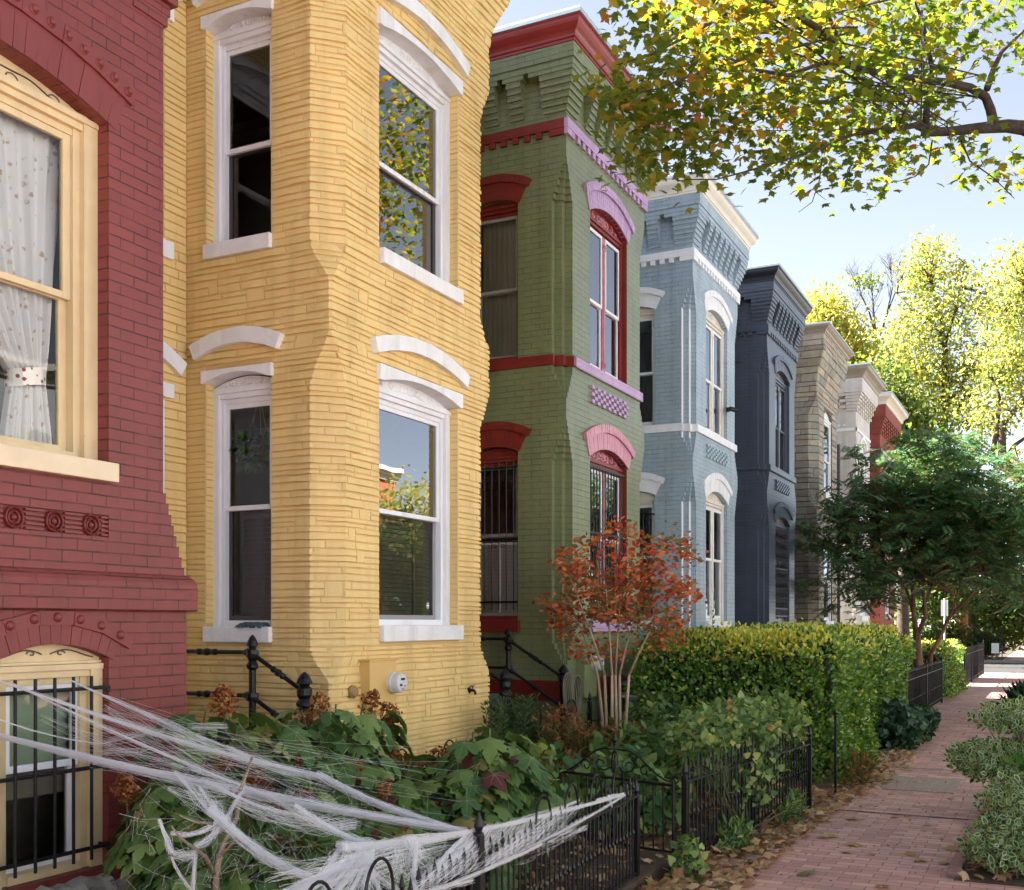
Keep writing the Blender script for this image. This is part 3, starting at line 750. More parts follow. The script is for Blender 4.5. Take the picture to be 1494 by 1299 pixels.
    for i in range(2):
        sgn = 1
        t.tube([FRONT(3.81+.08+.72*q, -.117, 4.775+.055*math.sin(q*PI*1.15+.35)*(1-.35*q)+.012*math.sin(q*16)*q) for q in [k/30 for k in range(31)]], .0045, 5)
        t.tube([FRONT(3.81-.08-.72*q, -.117, 4.775+.055*math.sin(q*PI*1.15+.35)*(1-.35*q)) for q in [k/30 for k in range(31)]], .0045, 5)
    for c in (3.95, 4.12, 4.40): t.tube([FRONT(c+.045*math.cos(q)*(1-q/9), -.117, 4.80-.02+.03*math.sin(q)*(1-q/9)) for q in [k*.35 for k in range(18)]], .004, 5)
    t.build('scroll_ornament', M['tan_joint'], wo)
    # basement window
    wo2, (c0, c1, zb2, zt2) = make_window(h, FRONT, 3.93, 4.70, .38, 1.60, .085, .05, M['cream'], M['white'], .98, casing=.085, step=.05, scroll=False, head_drop=.06, sw=.04, label='basement window')
    t = MB()
    for sg in (-1, 1):
        t.tube([FRONT(4.315+sg*(.03+.3*q), -.072, 1.622+.035*math.sin(q*PI*1.2+.2)*(1-.4*q)) for q in [k/24 for k in range(25)]], .0042, 5)
        t.tube([FRONT(4.315+sg*(.1+.03*math.cos(q)*(1-q/8)), -.072, 1.632+.018*math.sin(q)*(1-q/8)) for q in [k*.4 for k in range(14)]], .0042, 5)
    t.build('scroll_ornament', M['tan_joint'], wo2)
    slat_blind(wo2, FRONT, c0, c1, .99, zt2-.02, -.175, M['blind_green'], pitch=.055, tapes=0)
    slat_blind(wo2, FRONT, c0, c1, .82, .97, -.20, M['plaster'], pitch=.055, tapes=0)
    b = MB(); b.box(-6.2, XF-.3, 3.3, 5.2, .2, .25); b.box(-6.2, -6.1, 3.3, 5.2, .2, 1.8); b.box(-6.2, XF-.2, 3.3, 3.35, .2, 1.85); b.box(-6.2, XF-.2, 5.15, 5.2, .2, 1.85); b.box(-6.2, XF-.2, 3.3, 5.2, 1.8, 1.85)
    b.build('basement_room', M['plaster'], h)
    g = MB()
    for a in (4.014, 4.142, 4.270, 4.398, 4.526): g.tube([FRONT(a, .05, .45), FRONT(a, .05, 1.50)], .0095, 8)
    for zz in (1.43, .975, .515):
        g.pbox(FRONT, 3.86, 4.67, .036, .046, zz-.011, zz+.011); g.tube([FRONT(3.86, .041, zz), FRONT(4.668, .041, zz)], .0085, 8)
        for a in (3.90, 4.655): g.tube([FRONT(a, .041, zz), FRONT(a, -.03, zz)], .009, 8); g.lathe(FRONT(a, .04, zz-.02), [(.012, -.012), (.014, 0), (.012, .012)], 8)
    g.build('grille', M['iron_rust'], h)
    # broken concrete ledge below the basement window
    b = MB(); rnd = random.Random(5); k = 26; top = []
    for i in range(k+1):
        a = 3.4+1.42*i/k; top.append((a, .34+rnd.uniform(-.02, .012)-(.06 if i > k-3 else 0), .10+rnd.uniform(-.025, .025)))
    vs = []
    for a, z_, n_ in top: vs += [FRONT(a, -.02, z_+.015), FRONT(a, n_*.7, z_), FRONT(a, n_, z_-.04), FRONT(a, n_*1.15, .05)]
    b.add(vs, [(i*4+j, (i+1)*4+j, (i+1)*4+j+1, i*4+j+1) for i in range(k) for j in range(3)]); b.add([FRONT(4.82, -.02, .34), FRONT(4.82, .09, .28), FRONT(4.82, .11, .05), FRONT(4.82, -.02, .05)], [(0, 1, 2, 3)])
    b.build('window_ledge', plain('chipped_concrete', srgb(158, 152, 138), .9, .2, 14, .8, 24, dirt=srgb(70, 66, 50), dirt_amt=.06), h)
    b = MB(); b.box(XR, XF, A0, A1, 8.3, 8.5); b.box(XR, XR+.1, A0, A1, 0, 8.3); b.build('roof', M['roof'], h)
    b = MB(); x0 = -9.0
    b.box(x0, x0+.05, 1.4, 5.0, 1.9, 5.6); b.box(x0, XF-.3, 1.4, 5.0, 1.9, 1.98, 1); b.box(x0, XF-.2, 1.4, 5.0, 5.3, 5.38); b.box(x0, XF-.2, 4.98, 5.03, 1.9, 5.6); b.box(x0, XF-.2, 1.4, 1.45, 1.9, 5.6)
    b.build('interior', [M['plaster'], M['floorwood']], h)
    # lace curtain, gathered and tied back
    def lace(name, ac, hwt, tie_a, label):
        cu = empty(name, FRONT(ac, -.3, 2.8), label, 'curtain', None)
        m, nt, bs = new_mat(name+'_cloth'); uv = coords(nt)
        vo = node(nt, 'ShaderNodeTexVoronoi', Scale=17.0); L(nt, uv, vo.inputs['Vector'])
        k = ramp(nt, vo.outputs['Distance'], [(.18, (0, 0, 0)), (.32, (1, 1, 1))])
        f = noise(nt, uv, 26, 4); k2 = ramp(nt, f, [(.45, (0, 0, 0)), (.6, (1, 1, 1))])
        c = mixc(nt, k, rgba(srgb(206, 176, 150)), rgba(srgb(250, 247, 242))); c = mixc(nt, k2, c, rgba(srgb(250, 248, 244)))
        L(nt, c, bs.inputs['Base Color']); bs.inputs['Roughness'].default_value = .9
        tr = nt.nodes.new('ShaderNodeBsdfTransparent'); mx = nt.nodes.new('ShaderNodeMixShader'); mx.inputs[0].default_value = .04
        tl = nt.nodes.new('ShaderNodeBsdfTranslucent'); L(nt, c, tl.inputs[0]); m2 = nt.nodes.new('ShaderNodeMixShader'); m2.inputs[0].default_value = .2
        L(nt, bs.outputs[0], m2.inputs[1]); L(nt, tl.outputs[0], m2.inputs[2]); L(nt, m2.outputs[0], mx.inputs[1]); L(nt, tr.outputs[0], mx.inputs[2]); L(nt, mx.outputs[0], nt.nodes['Material Output'].inputs['Surface'])
        b = MB(); nz, na = 44, 64; zt_, ztie, zb_ = 4.72, 3.2, 2.80
        vs = []
        for i in range(nz+1):
            z_ = zt_+(zb_-zt_)*i/nz
            if z_ > ztie: q = ((z_-ztie)/(zt_-ztie)); wd = .10+(hwt-.10)*q**.8; cc = tie_a+(ac-tie_a)*q**.8
            else: q = (ztie-z_)/(ztie-zb_); wd = .10+.06*q; cc = tie_a-.0*q
            for j in range(na+1):
                s = -1+2*j/na; amp = .012+.035*(1-wd/hwt)
                vs.append(FRONT(cc+s*wd, -.255+amp*math.sin(j*1.05+.6*math.sin(i*.12))+.01*math.sin(j*.37+i*.1), z_))
        b.add(vs, [(i*(na+1)+j, i*(na+1)+j+1, (i+1)*(na+1)+j+1, (i+1)*(na+1)+j) for i in range(nz) for j in range(na)])
        b.build('cloth', m, cu, smooth=True)
        m, nt, bs = new_mat(name+'_tie'); vo = node(nt, 'ShaderNodeTexVoronoi', Scale=28.0); L(nt, coords(nt), vo.inputs['Vector'])
        k = ramp(nt, vo.outputs['Distance'], [(.3, (1, 1, 1)), (.36, (0, 0, 0))]); hu = ramp(nt, vo.outputs['Color'], [(.2, srgb(120, 24, 22)), (.45, srgb(60, 96, 60)), (.6, srgb(186, 130, 40)), (.8, srgb(140, 40, 60))])
        L(nt, mixc(nt, k, rgba(srgb(228, 224, 214)), hu), bs.inputs['Base Color'])
        b = MB(); b.tube([FRONT(tie_a+.135*math.cos(q), -.255+.06*math.sin(q), ztie+.03*math.cos(q)) for q in [k*PI/12 for k in range(25)]], .001, 4)
        ring = [(tie_a+.13*math.cos(q), -.255+.07*math.sin(q), ztie+.03*math.cos(q)) for q in [k*PI/12 for k in range(25)]]
        vs = [FRONT(a, n_, z_-.05) for a, n_, z_ in ring]+[FRONT(a, n_, z_+.05) for a, n_, z_ in ring]
        b.add(vs, [(i, i+1, 26+i, 25+i) for i in range(24)]); b.build('tieback', m, cu)
    lace('lace_curtain', 4.02, .62, 4.33, 'floral lace curtain tied back behind the cream window of the red house')
    return h
red_house()

# ================================================================== YELLOW HOUSE
def yellow_house():
    Y0, W = 6.889, 2.60; Y1 = Y0+W; ls = side_plane(Y0)
    fa, fb = 7.56, 8.867; la, lb = -6.235, -5.568
    holes_f = [opening(fa, fb, 1.65, 3.93), opening(fa, fb, 4.765, 6.845)]
    holes_l = [opening(la, lb, 1.65, 3.87), opening(la, lb, 4.765, 6.775)]
    h, corners = clad_house('row_house', 'yellow painted stone house with white window heads and sills on its projecting bay', Y0, W, M['yellow'], M['yellow_deep'], .036, .068, .22, .8, .0155, holes_f, holes_l, 8.4)
    def heads(pl, a0, a1, zz, hz, rise, wx, name):
        b = MB(); arc = seg_arc(a0+.01, a1-.01, zz, rise)
        pts = [(a0-wx, zz)]+arc+[(a1+wx, zz), (a1+wx, zz+hz), (a0-wx, zz+hz)]
        b.prism(pl, pts, -.11, .042); b.build('window_head', M['white_stone'], h, bevel=.007)
        b = MB(); rnd = random.Random(int(zz*100))
        ca, cz, rad, t = arc_geo(a0-wx-.06, a1+wx+.06, zz+.20, .13 if wx > .03 else .09)
        k = 18; ins = [(ca+rad*math.sin(-t+2*t*i/k), cz+rad*math.cos(-t+2*t*i/k)+rnd.uniform(-.003, .003)) for i in range(k+1)]
        out = [(ca+(rad+.125)*math.sin(-t+2*t*i/k), cz+(rad+.125)*math.cos(-t+2*t*i/k)+rnd.uniform(-.003, .003)) for i in range(k+1)]
        b.prism(pl, ins+list(reversed(out)), -.01, .062); b.build('window_hood', M['white_stone'], h, bevel=.008)
    for zz, hz in ((3.80, .13), (6.71, .135)):
        heads(FRONT, fa, fb, zz, hz, .085, .04, 'f')
    for zz, hz in ((3.755, .10), (6.645, .10)): heads(ls, la, lb, zz, hz, .065, .025, 'l')
    for z0, z1 in ((1.65, 1.785), (4.765, 4.893)):
        b = MB(); b.pbox(FRONT, fa+.005, fb+.04, -.11, .05, z0, z1); b.build('window_sill', M['white_stone'], h, bevel=.006)
        b = MB(); b.pbox(ls, la-.005, lb+.01, -.11, .045, z0, z1-.01); b.build('window_sill', M['white_stone'], h, bevel=.006)
    for k, (z0, zs, zm) in enumerate(((1.785, 3.80, 2.735), (4.893, 6.71, 5.67))):
        w1, (b0, b1, zb, zt) = make_window(h, FRONT, fa+.003, fb-.003, z0, zs, .085, .075, M['white'], M['white'], zm, casing=.07, step=.04, tym=M['white_stone'], head_drop=.06, sash_l=M['alum'] if k == 0 else M['dark_sash'], glass_u=M['glass_street'], glass_l=M['glass_dim'] if k == 0 else M['glass_street'])
        if k == 0:
            slat_blind(w1, FRONT, b0, b1, zb, zm+.03, -.24, M['blind_green'], pitch=.04, tapes=2)
            ring = MB()
            for q in range(8):
                a = q*PI/4; ring.lathe(FRONT(b1-.13+.02*math.cos(a), -.172, zb+.13+.026*math.sin(a)), [(.006, 0), (.006, .002)], 8, (1, 0, 0))
            ring.lathe(FRONT(b1-.13, -.172, zb+.13), [(.013, 0), (.013, .0015)], 10, (1, 0, 0)); ring.build('window_sticker', M['white'], w1)
        w2, (b0, b1, zb, zt) = make_window(h, ls, la+.003, lb-.003, z0-.01, zs-.055, .065, .075, M['white'], M['white'], zm-.01, casing=.06, step=.03, tym=M['white_stone'], head_drop=.06, sash_l=M['dark_sash'], scroll=True, sw=.03)
        if k == 0: slat_blind(w2, ls, b0+.1, b1+.06, zb, zm-.04, -.22, M['shutter_wood'], pitch=.04, tapes=1)
    # stones that return into the window jambs
    rnd = random.Random(21)
    for (z0, z1) in ((1.80, 3.80), (4.90, 6.70)):
        for (pl, a, s) in ((FRONT, fb, -1), (ls, la, 1)):
            z_ = z0; jb = MB()
            while z_ < z1-.03:
                hh = min(rnd.uniform(.04, .07), z1-z_); d = rnd.uniform(.006, .011); jb.pbox(pl, a+s*d, a-s*.012, -.078, .012, z_+.004, z_+hh-.004); z_ += hh
            jb.build('jamb_stone', M['yellow'], h, bevel=.003, uv=False)
    # recessed wall with the end of its window heads
    RP = front_plane(XB); ya = 4.72
    b = MB(); dr = opening(5.45, 6.62, .95, 3.62, .1); uw = opening(5.55, 6.62, 4.9, 6.67, .1)
    wall(b, RP, [(ya, .1), (Y0, .1), (Y0, 8.3), (ya, 8.3)], [dr, uw], .11); b.build('recessed_wall', M['yellow_deep'], h)
    st = MB(); rnd = random.Random(11); z_ = .1
    while z_ < 8.2:
        hh = rnd.uniform(.045, .085); forb = (5.45, 6.62) if (.9 < z_+hh/2 < 3.72) else ((5.55, 6.62) if 4.87 < z_+hh/2 < 6.78 else None)
        a = ya
        for (s, e) in ([(ya, forb[0]), (forb[1], Y0-.012)] if forb else [(ya, Y0-.012)]):
            a = s
            while a < e-.01:
                q = min(e, a+rnd.uniform(.15, .5)); q = e if e-q < .08 else q
                d = .014*rnd.uniform(.7, 1.3)
                st.add([RP(a+.003, 0, z_+.003), RP(q-.003, 0, z_+.003), RP(q-.005, d, z_+.007), RP(a+.005, d, z_+.007), RP(q-.006, d*.85, z_+hh-.009), RP(a+.006, d*.85, z_+hh-.009), RP(q-.003, 0, z_+hh-.003), RP(a+.003, 0, z_+hh-.003)],
                       [(0, 1, 2, 3), (3, 2, 4, 5), (5, 4, 6, 7), (0, 3, 5, 7), (1, 6, 4, 2)]); a = q
        z_ += hh
    st.build('recessed_stone_facing', M['yellow'], h, uv=False)
    for zz in (3.62, 6.67):
        b = MB(); arc = seg_arc(5.56, 6.61, zz, .1); b.prism(RP, [(5.40, zz)]+arc+[(6.71, zz), (6.71, zz+.115), (5.40, zz+.115)], -.1, .04); b.build('window_head', M['white_stone'], h, bevel=.007)
        b = MB(); arch_band(b, RP, 5.34, 6.77, zz+.20, .2, 0, .125, -.01, .06); b.build('window_hood', M['white_stone'], h, bevel=.008)
    b = MB(); b.pbox(RP, 5.5, 6.70, -.1, .05, 4.74, 4.88); b.build('window_sill', M['white_stone'], h, bevel=.006)
    make_window(h, RP, 5.55, 6.62, 4.88, 6.67, .1, .06, M['white'], M['white'], 5.7, scroll=False)
    b = MB(); b.pbox(RP, 5.46, 5.52, -.1, .02, .95, 3.6); b.pbox(RP, 6.55, 6.615, -.1, .03, .95, 3.6); b.pbox(RP, 5.52, 6.55, -.1, -.06, .95, 3.7)
    for q in range(2):
        for u in range(2): b.pbox(RP, 5.62+.45*q, 5.98+.45*q, -.06, -.04, 1.1+1.1*u, 2.05+1.1*u)
    b.build('door', M['white'], h, bevel=.006)
    # cornice, out of the photo's frame
    c = MB(); sweep(c, XB, XF, Y0, Y1, [(.19, 8.38), (.22, 8.40), (.24, 8.45), (.30, 8.5), (.34, 8.56), (.34, 8.6), (.05, 8.66)]); c.build('cornice', M['white'], h)
    interior(h, Y0, W)
    # electric meter on its box
    b = MB(); b.box(XF, XF+.105, 7.27, 7.66, 1.10, 1.508); b.box(XF, XF+.115, 7.255, 7.675, 1.50, 1.515); b.tube([(XF+.05, 7.46, 1.1), (XF+.05, 7.46, .3)], .025, 10)
    mb = b.build('meter_box', plain('yellow_painted_metal', srgb(216, 178, 108), .45, .05, 3, .04), h, bevel=.004)
    def meter(par, p, name='electric_meter'):
        b = MB(); b.lathe(p, [(.088, 0), (.09, .03), (.084, .034), (.082, .075), (.078, .092), (.07, .1), (0, .102)], 28, (1, 0, 0))
        m = b.build(name, plain('meter_glass', srgb(212, 214, 216), .25, .03, 4, 0), par, smooth=False)
        b = MB(); px, py, pz = p
        b.box(px+.1025, px+.104, py-.03, py+.03, pz+.022, pz+.042, 0); b.box(px+.1025, px+.104, py-.045, py-.012, pz-.026, pz-.006, 0); b.box(px+.1025, px+.104, py+.018, py+.04, pz-.03, pz-.02, 0)
        for k in range(3): b.box(px+.1025, px+.1035, py-.03+.004*k, py+.034-.006*k, pz-.045-.009*k, pz-.0415-.009*k, 0)
        b.build('meter_dial', M['iron'], m); return m
    meter(mb, (XF+.105, 7.60, 1.315))
    b = MB(); b.lathe((XF+.005, 7.15, 1.262), [(.05, 0), (.052, .03), (.04, .05), (.02, .056), (0, .056)], 14, (1, 0, 0)); b.box(XF, XF+.02, 7.11, 7.19, 1.215, 1.225); b.build('wall_vent', plain('weathered_yellow_metal', srgb(150, 122, 76), .6, .2, 20), h)
    b = MB(); b.lathe((XF+.01, 9.07, 1.17), [(.03, 0), (.03, .012), (.014, .014), (.014, .06), (0, .06)], 12, (1, 0, 0)); b.tube([(XF+.055, 9.07, 1.17), (XF+.075, 9.07, 1.165), (XF+.085, 9.07, 1.13)], .012, 8); b.lathe((XF+.05, 9.07, 1.185), [(.006, 0), (.006, .02), (.025, .022), (.025, .03), (0, .031)], 10); b.build('hose_tap', M['iron_rust'], h)
    # folded blue cloth lying on the side window sill
    b = MB(); rnd = random.Random(3); na, nn = 22, 10; vs = []
    for j in range(nn+1):
        for i in range(na+1):
            a = -5.88+.26*i/na; n_ = -.06+.13*j/nn; e = min(i, na-i)/na
            vs.append(ls(a, n_, 1.778+.028*smooth(0, .12, e)*(1-.6*smooth(.6, 1, j/nn))+rnd.uniform(-.006, .008)-(.02 if j == nn else 0)))
    b.add(vs, [(j*(na+1)+i, j*(na+1)+i+1, (j+1)*(na+1)+i+1, (j+1)*(na+1)+i) for j in range(nn) for i in range(na)])
    o = b.build('rag', plain('blue_grey_rag', srgb(62, 84, 92), .95, .5, 30, .6, 40), None, smooth=True); o.name = 'cloth_rag'
    tag(o, 'crumpled dark blue cloth lying on the white sill of the yellow house', 'cloth')
    # hanging plant behind the side window
    hp = empty('hanging_plant', (-5.98, Y0+.33, 3.2), 'trailing green plant in a hanging basket behind the yellow house side window', 'plant')
    b = MB(); b.lathe((-5.96, Y0+.33, 3.16), [(.03, 0), (.075, .02), (.10, .09), (.105, .12), (.095, .12), (0, .11)], 14); b.build('basket', M['shutter_wood'], hp)
    b = MB()
    for q in range(3): b.tube([(-5.96+.1*math.cos(q*2.1), Y0+.33+.1*math.sin(q*2.1), 3.28), (-5.96, Y0+.33, 3.72)], .003, 4)
    b.build('cord', M['offwhite'], hp)
    n = 150; d = rand_dirs(n, .1); P = np.array([-5.98, Y0+.30, 3.30])+d*np.array([.17, .15, .15])*RNG.uniform(.5, 1, (n, 1)); P[:, 2] -= .10*RNG.random(n)
    scatter_mesh('leaves', *HEART, P, d+np.array([0, 0, -.5]), rand_dirs(n, .8)+np.array([0, -1, 0]), RNG.uniform(.05, .10, n), leafmat('houseplant_leaf', [(0, srgb(60, 112, 40)), (1, srgb(120, 164, 76))]), hp)
    return h, meter
YH, METER = yellow_house()

# ================================================================== GREEN HOUSE
GH, gw, ginf = brick_house('row_house', 'olive green painted brick house with red cornice and lavender window hoods', 11.381, 2.615, M['green_brick'], M['lavender'], M['oxblood'], M['pink'], M['oxblood'], M['oxblood'], M['oxblood'], M['white'], M['alum'],
    M['crimson'], None, base=M['oxblood'], mull=M['mauve'], niches=6, checker_m=M['lavender'], reveal=M['oxblood'], scr=M['pink'], sill_l=M['oxblood'], hood_f2=M['lavender'])
def green_extras():
    yc, hw, ls, la0, la1 = ginf
    for o in list(GH.children):
        pass
    grille(GH, FRONT, yc-hw+.04, yc+hw-.04, 1.95, 3.72, -.03, 12, (2.0, 2.9, 3.7), True)
    grille(GH, ls, la0+.05, la1-.02, 1.95, 3.7, -.02, 6, (2.05, 2.78, 3.62), False, r=.006)
    s = MB()
    for sg in (-1, 1): s.tube([ls(-5.87+sg*(.05+.035*math.cos(q)*(1-q/8)), -.012, 2.70+.03*math.sin(q)*(1-q/8)) for q in [k*.4 for k in range(15)]], .004, 5)
    s.build('grille_scroll', M['iron'], GH)
    wl = gw[1][0]; b0, b1, zb, zt = gw[1][1]
    slat_blind(wl, ls, b0, b1, zb, 2.76, -.17, M['blind_white'], pitch=.045, tapes=1)
    wu = gw[3][0]; b0, b1, zb, zt = gw[3][1]
    d = MB(); na = 40; vs = []
    for z_ in (zb, zt):
        for i in range(na+1): vs.append(ls(b0+(b1-b0)*i/na, -.24+.018*math.sin(i*1.3)+.01*math.sin(i*.5), z_))
    d.add(vs, [(i, i+1, na+2+i, na+1+i) for i in range(na)]); d.build('drape', M['drape'], wu, smooth=True)
    b = MB(); b.box(XF, XF+.11, 11.66, 12.03, .94, 1.50); b.tube([(XF+.05, 11.62, 1.1), (XF+.05, 11.62, .1)], .03, 10)
    mb = b.build('meter_box', M['green_trim'], GH, bevel=.004); METER(mb, (XF+.11, 11.95, 1.33))
green_extras()
# ================================================================== PALE BLUE HOUSE
BH, bw_, binf = brick_house('row_house', 'pale blue painted brick house with white window hoods and white cornice', 16.175, 2.60, M['blue_brick'], M['white'], M['white'], M['white'], M['white'], M['offwhite'], M['offwhite'], M['white'], M['white'],
    M['offwhite'], None, niches=7, checker_m=M['blue_trim'], scr=M['offwhite'])
def blue_extras():
    yc, hw, ls, la0, la1 = binf
    grille(BH, ls, la0+.03, la1-.03, 1.95, 3.6, .03, 6, (2.05, 2.9, 3.5), False)
    # ribs at the corner picked out in white
    b = MB()
    for (p, q) in ((CH, CH/2), (CH/2, CH)):
        for za, zb in ((1.57, 3.68), (4.66, 4.75), (4.875, 6.65), (4.37, 4.6)):
            b.box(XF-p, XF-p+.004, 16.175+q-CH/2+.012, 16.175+q-.002, za, zb)
    b.build('corner_rib', M['white'], BH)
    b = MB(); b.box(XF, XF+.06, 18.05, 18.11, 5.36, 5.43); b.tube([(XF+.05, 18.08, 5.395), (XF+.10, 18.0, 5.40), (XF+.14, 17.98, 5.38)], .018, 8); b.lathe((XF+.14, 17.98, 5.37), [(.035, -.07), (.04, .06), (0, .06)], 10, (.6, .7, -.15))
    b.build('security_camera', M['iron'], BH)
    b = MB(); b.box(XF, XF+.1, 16.4, 16.8, 1.25, 1.63); b.build('meter_box', M['blue_trim'], BH, bevel=.005)
blue_extras()
# ================================================================== SLATE HOUSE
NH, nw_, ninf = brick_house('row_house', 'dark slate blue painted brick house with black cornice and tall barred front window', 20.93, 2.60, M['navy_brick'], M['navy_brick'], M['navy_brick'], M['navy_brick'], M['navy_brick'], M['navy_trim'], M['navy_trim'], M['dark_sash'], M['dark_sash'],
    M['black_trim'], None, niches=7, checker_m=M['navy_trim'], scr=M['taupe'])
def navy_extras():
    yc, hw, ls, la0, la1 = ninf
    g = MB()
    for i in range(12):
        a = yc-hw+.08+(2*hw-.16)*i/11; g.tube([FRONT(a, -.03, 1.92), FRONT(a, -.03, 3.74)], .008, 5)
        for k in range(8):
            zc = 2.05+.2*k; g.tube([FRONT(a+.03*math.sin(q*2*PI), -.025, zc+.16*q) for q in [j/8 for j in range(9)]], .006, 4)
    for z_ in (1.95, 2.1, 2.9, 3.7): g.pbox(FRONT, yc-hw+.02, yc+hw-.02, -.04, -.02, z_-.012, z_+.012)
    g.build('grille', M['iron'], NH)
navy_extras()
# ================================================================== TAN STONE HOUSE
def stone_house():
    Y0, W = 25.72, 2.62
    yc = Y0+W/2+.05; fa, fb = yc-.5, yc+.5
    hf = [opening(fa, fb, 1.72, 3.82, .16), opening(fa, fb, 4.8, 6.75, .16)]
    h, _ = clad_house('row_house', 'tan and grey stone clad house between the slate blue house and the white house', Y0, W, M['ashlar'], M['tan_joint'], .10, .19, .3, .85, .02, hf, [], 8.42, gap=.012, jumper=.1, rough=.006)
    for (z0, zs, zm) in ((1.86, 3.82, 2.8), (4.93, 6.75, 5.7)):
        b = MB(); b.pbox(FRONT, fa-.02, fb+.04, -.1, .06, z0-.14, z0); b.build('window_sill', M['white'], h, bevel=.005)
        make_window(h, FRONT, fa, fb, z0, zs, .16, .02, M['white'], M['white'], zm, scroll=False, casing=.09, so1=.012, so2=.03, glass_u=M['glass_street'], glass_l=M['glass_street'])
    c = MB(); sweep(c, XB, XF, Y0, Y0+W, [(.19, 8.42), (.23, 8.425), (.23, 8.46), (.25, 8.47), (.27, 8.51), (.32, 8.55), (.345, 8.58), (.345, 8.61)]); c.build('cornice', M['taupe'], h)
    c = MB(); sweep(c, XB, XF, Y0, Y0+W, [(.33, 8.61), (.36, 8.612), (.36, 8.65), (.05, 8.70)]); c.build('coping', M['coping'], h)
    rb = MB(); RP = front_plane(XB); wall(rb, RP, [(Y0-2.17, .1), (Y0, .1), (Y0, 8.3), (Y0-2.17, 8.3)], [opening(Y0-1.5, Y0-.5, 1.0, 3.5), opening(Y0-1.5, Y0-.5, 4.9, 6.6)], .12); rb.build('recessed_wall', M['taupe'], h)
    make_window(h, RP, Y0-1.5, Y0-.5, 4.9, 6.6, 0, .06, M['white'], M['white'], 5.7)
    b = MB(); b.pbox(RP, Y0-1.5, Y0-.5, -.12, -.08, 1.0, 3.5); b.pbox(RP, Y0-1.3, Y0-.7, -.08, -.06, 1.3, 2.1); b.pbox(RP, Y0-1.3, Y0-.7, -.08, -.06, 2.3, 3.2); b.build('door', M['shutter_wood'], h, bevel=.005)
    interior(h, Y0, W)
    b = MB(); b.tube([(XF+.05, Y0+W-.08, .2), (XF+.05, Y0+W-.08, 6.3)], .04, 8); b.build('downpipe', M['dark_sash'], h)
stone_house()
# ================================================================== WHITE HOUSE, BRICK HOUSE
def corbel_house(name, label, Y0, W, wallm, trimm, cornm, dz, checker):
    Y1 = Y0+W; h = empty(name, (XF-2, Y0+W/2, 0), label, 'house'); yc = Y0+W/2; hw = .48
    z = lambda v: v+dz
    w = MB(); f1 = opening(yc-hw, yc+hw, z(1.9), z(3.8), .2); f2 = opening(yc-hw, yc+hw, z(4.9), z(6.6), .2)
    wall(w, FRONT, [(Y0, .1), (Y1, .1), (Y1, z(7.5)), (Y0, z(7.5))], [f1, f2], .14)
    wall(w, side_plane(Y0), [(-9, .1), (XF, .1), (XF, z(7.5)), (-9, z(7.5))], [], .1); wall(w, side_plane_far(Y1), [(XR, .1), (XF, .1), (XF, z(7.5)), (XR, z(7.5))], [], .1)
    w.box(-9, XF-.004, Y0+.004, Y1-.004, z(7.5), z(8.4))
    if checker:
        for k in range(7):
            pr = .028*(k+1); za = z(7.55+.08*k)
            n = 14
            for i in range(n):
                if (i+k) % 2 == 0 or k == 6: w.box(XF-.01, XF+pr, Y0+W*i/n, Y0+W*(i+1)/n, za, za+.078)
            for i in range(5):
                if k == 6 or i < 1 or not (i+k) % 2: w.box(XF-.1-.17*(i+1)+.01, XF-.1-.17*i, Y0-pr, Y0+.01, za, za+.078)
            w.box(XF-.25, XF+pr-.002, Y0-pr+.002, Y0+.25, za, za+.078)
        w.box(-9, XF+.2, Y0-.2, Y1+.2, z(8.11), z(8.4))
    for k in range(18): w.box(XF-.12 if k % 2 else XF-.07, XF+.02, Y0-.02, Y0+(.12 if k % 2 else .07), z(1.2)+.34*k, z(1.2)+.34*k+.17)
    w.build('wall', wallm, h)
    b = MB(); b.box(XF-1.5, XF+.03, Y0-.03, Y0+.01, z(7.0), z(7.08)); b.box(XF-.011, XF+.03, Y0-.03, Y1, z(7.0), z(7.08))
    for i in range(5): b.box(XF-.35-.14*i, XF-.28-.14*i, Y0-.028, Y0+.01, z(7.14), z(7.19))
    for zz in (3.8, 6.6): arch_band(b, FRONT, yc-hw, yc+hw, z(zz), .2, .1, .2, -.02, .03)
    for zz in (1.76, 4.76): b.pbox(FRONT, yc-hw-.05, yc+hw+.05, -.1, .06, z(zz), z(zz)+.13)
    b.build('string_course', trimm, h, bevel=.004)
    for (z0, zs, zm) in ((1.9, 3.8, 2.8), (4.9, 6.6, 5.7)): make_window(h, FRONT, yc-hw, yc+hw, z(z0), z(zs), .2, .03, M['white'], M['white'], z(zm), scroll=False, so1=.012, so2=.03, glass_u=M['glass_street'], glass_l=M['glass_street'])
    c = MB(); sweep(c, -9, XF, Y0, Y1, [(.2, z(8.40)), (.22, z(8.41)), (.24, z(8.48)), (.30, z(8.55)), (.38, z(8.61)), (.40, z(8.66)), (.40, z(8.70))]); c.build('cornice', cornm, h)
    c = MB(); sweep(c, -9, XF, Y0, Y1, [(.38, z(8.70)), (.42, z(8.702)), (.42, z(8.74)), (.05, z(8.78))]); c.add([(XR, Y0, z(8.7)), (XF, Y0, z(8.7)), (XF, Y1, z(8.7)), (XR, Y1, z(8.7))], [(0, 1, 2, 3)]); c.build('roof', M['coping'], h)
    b = MB(); b.add([(-8, Y0+.1, .3), (-8, Y1-.1, .3), (-8, Y1-.1, 7.6), (-8, Y0+.1, 7.6)], [(0, 1, 2, 3)]); b.box(-8, XF-.2, Y0+.1, Y1-.1, 4.2, 4.3); b.box(-8, XF-.2, Y0+.1, Y1-.1, 7.5, 7.6); b.build('interior', M['plaster'], h)
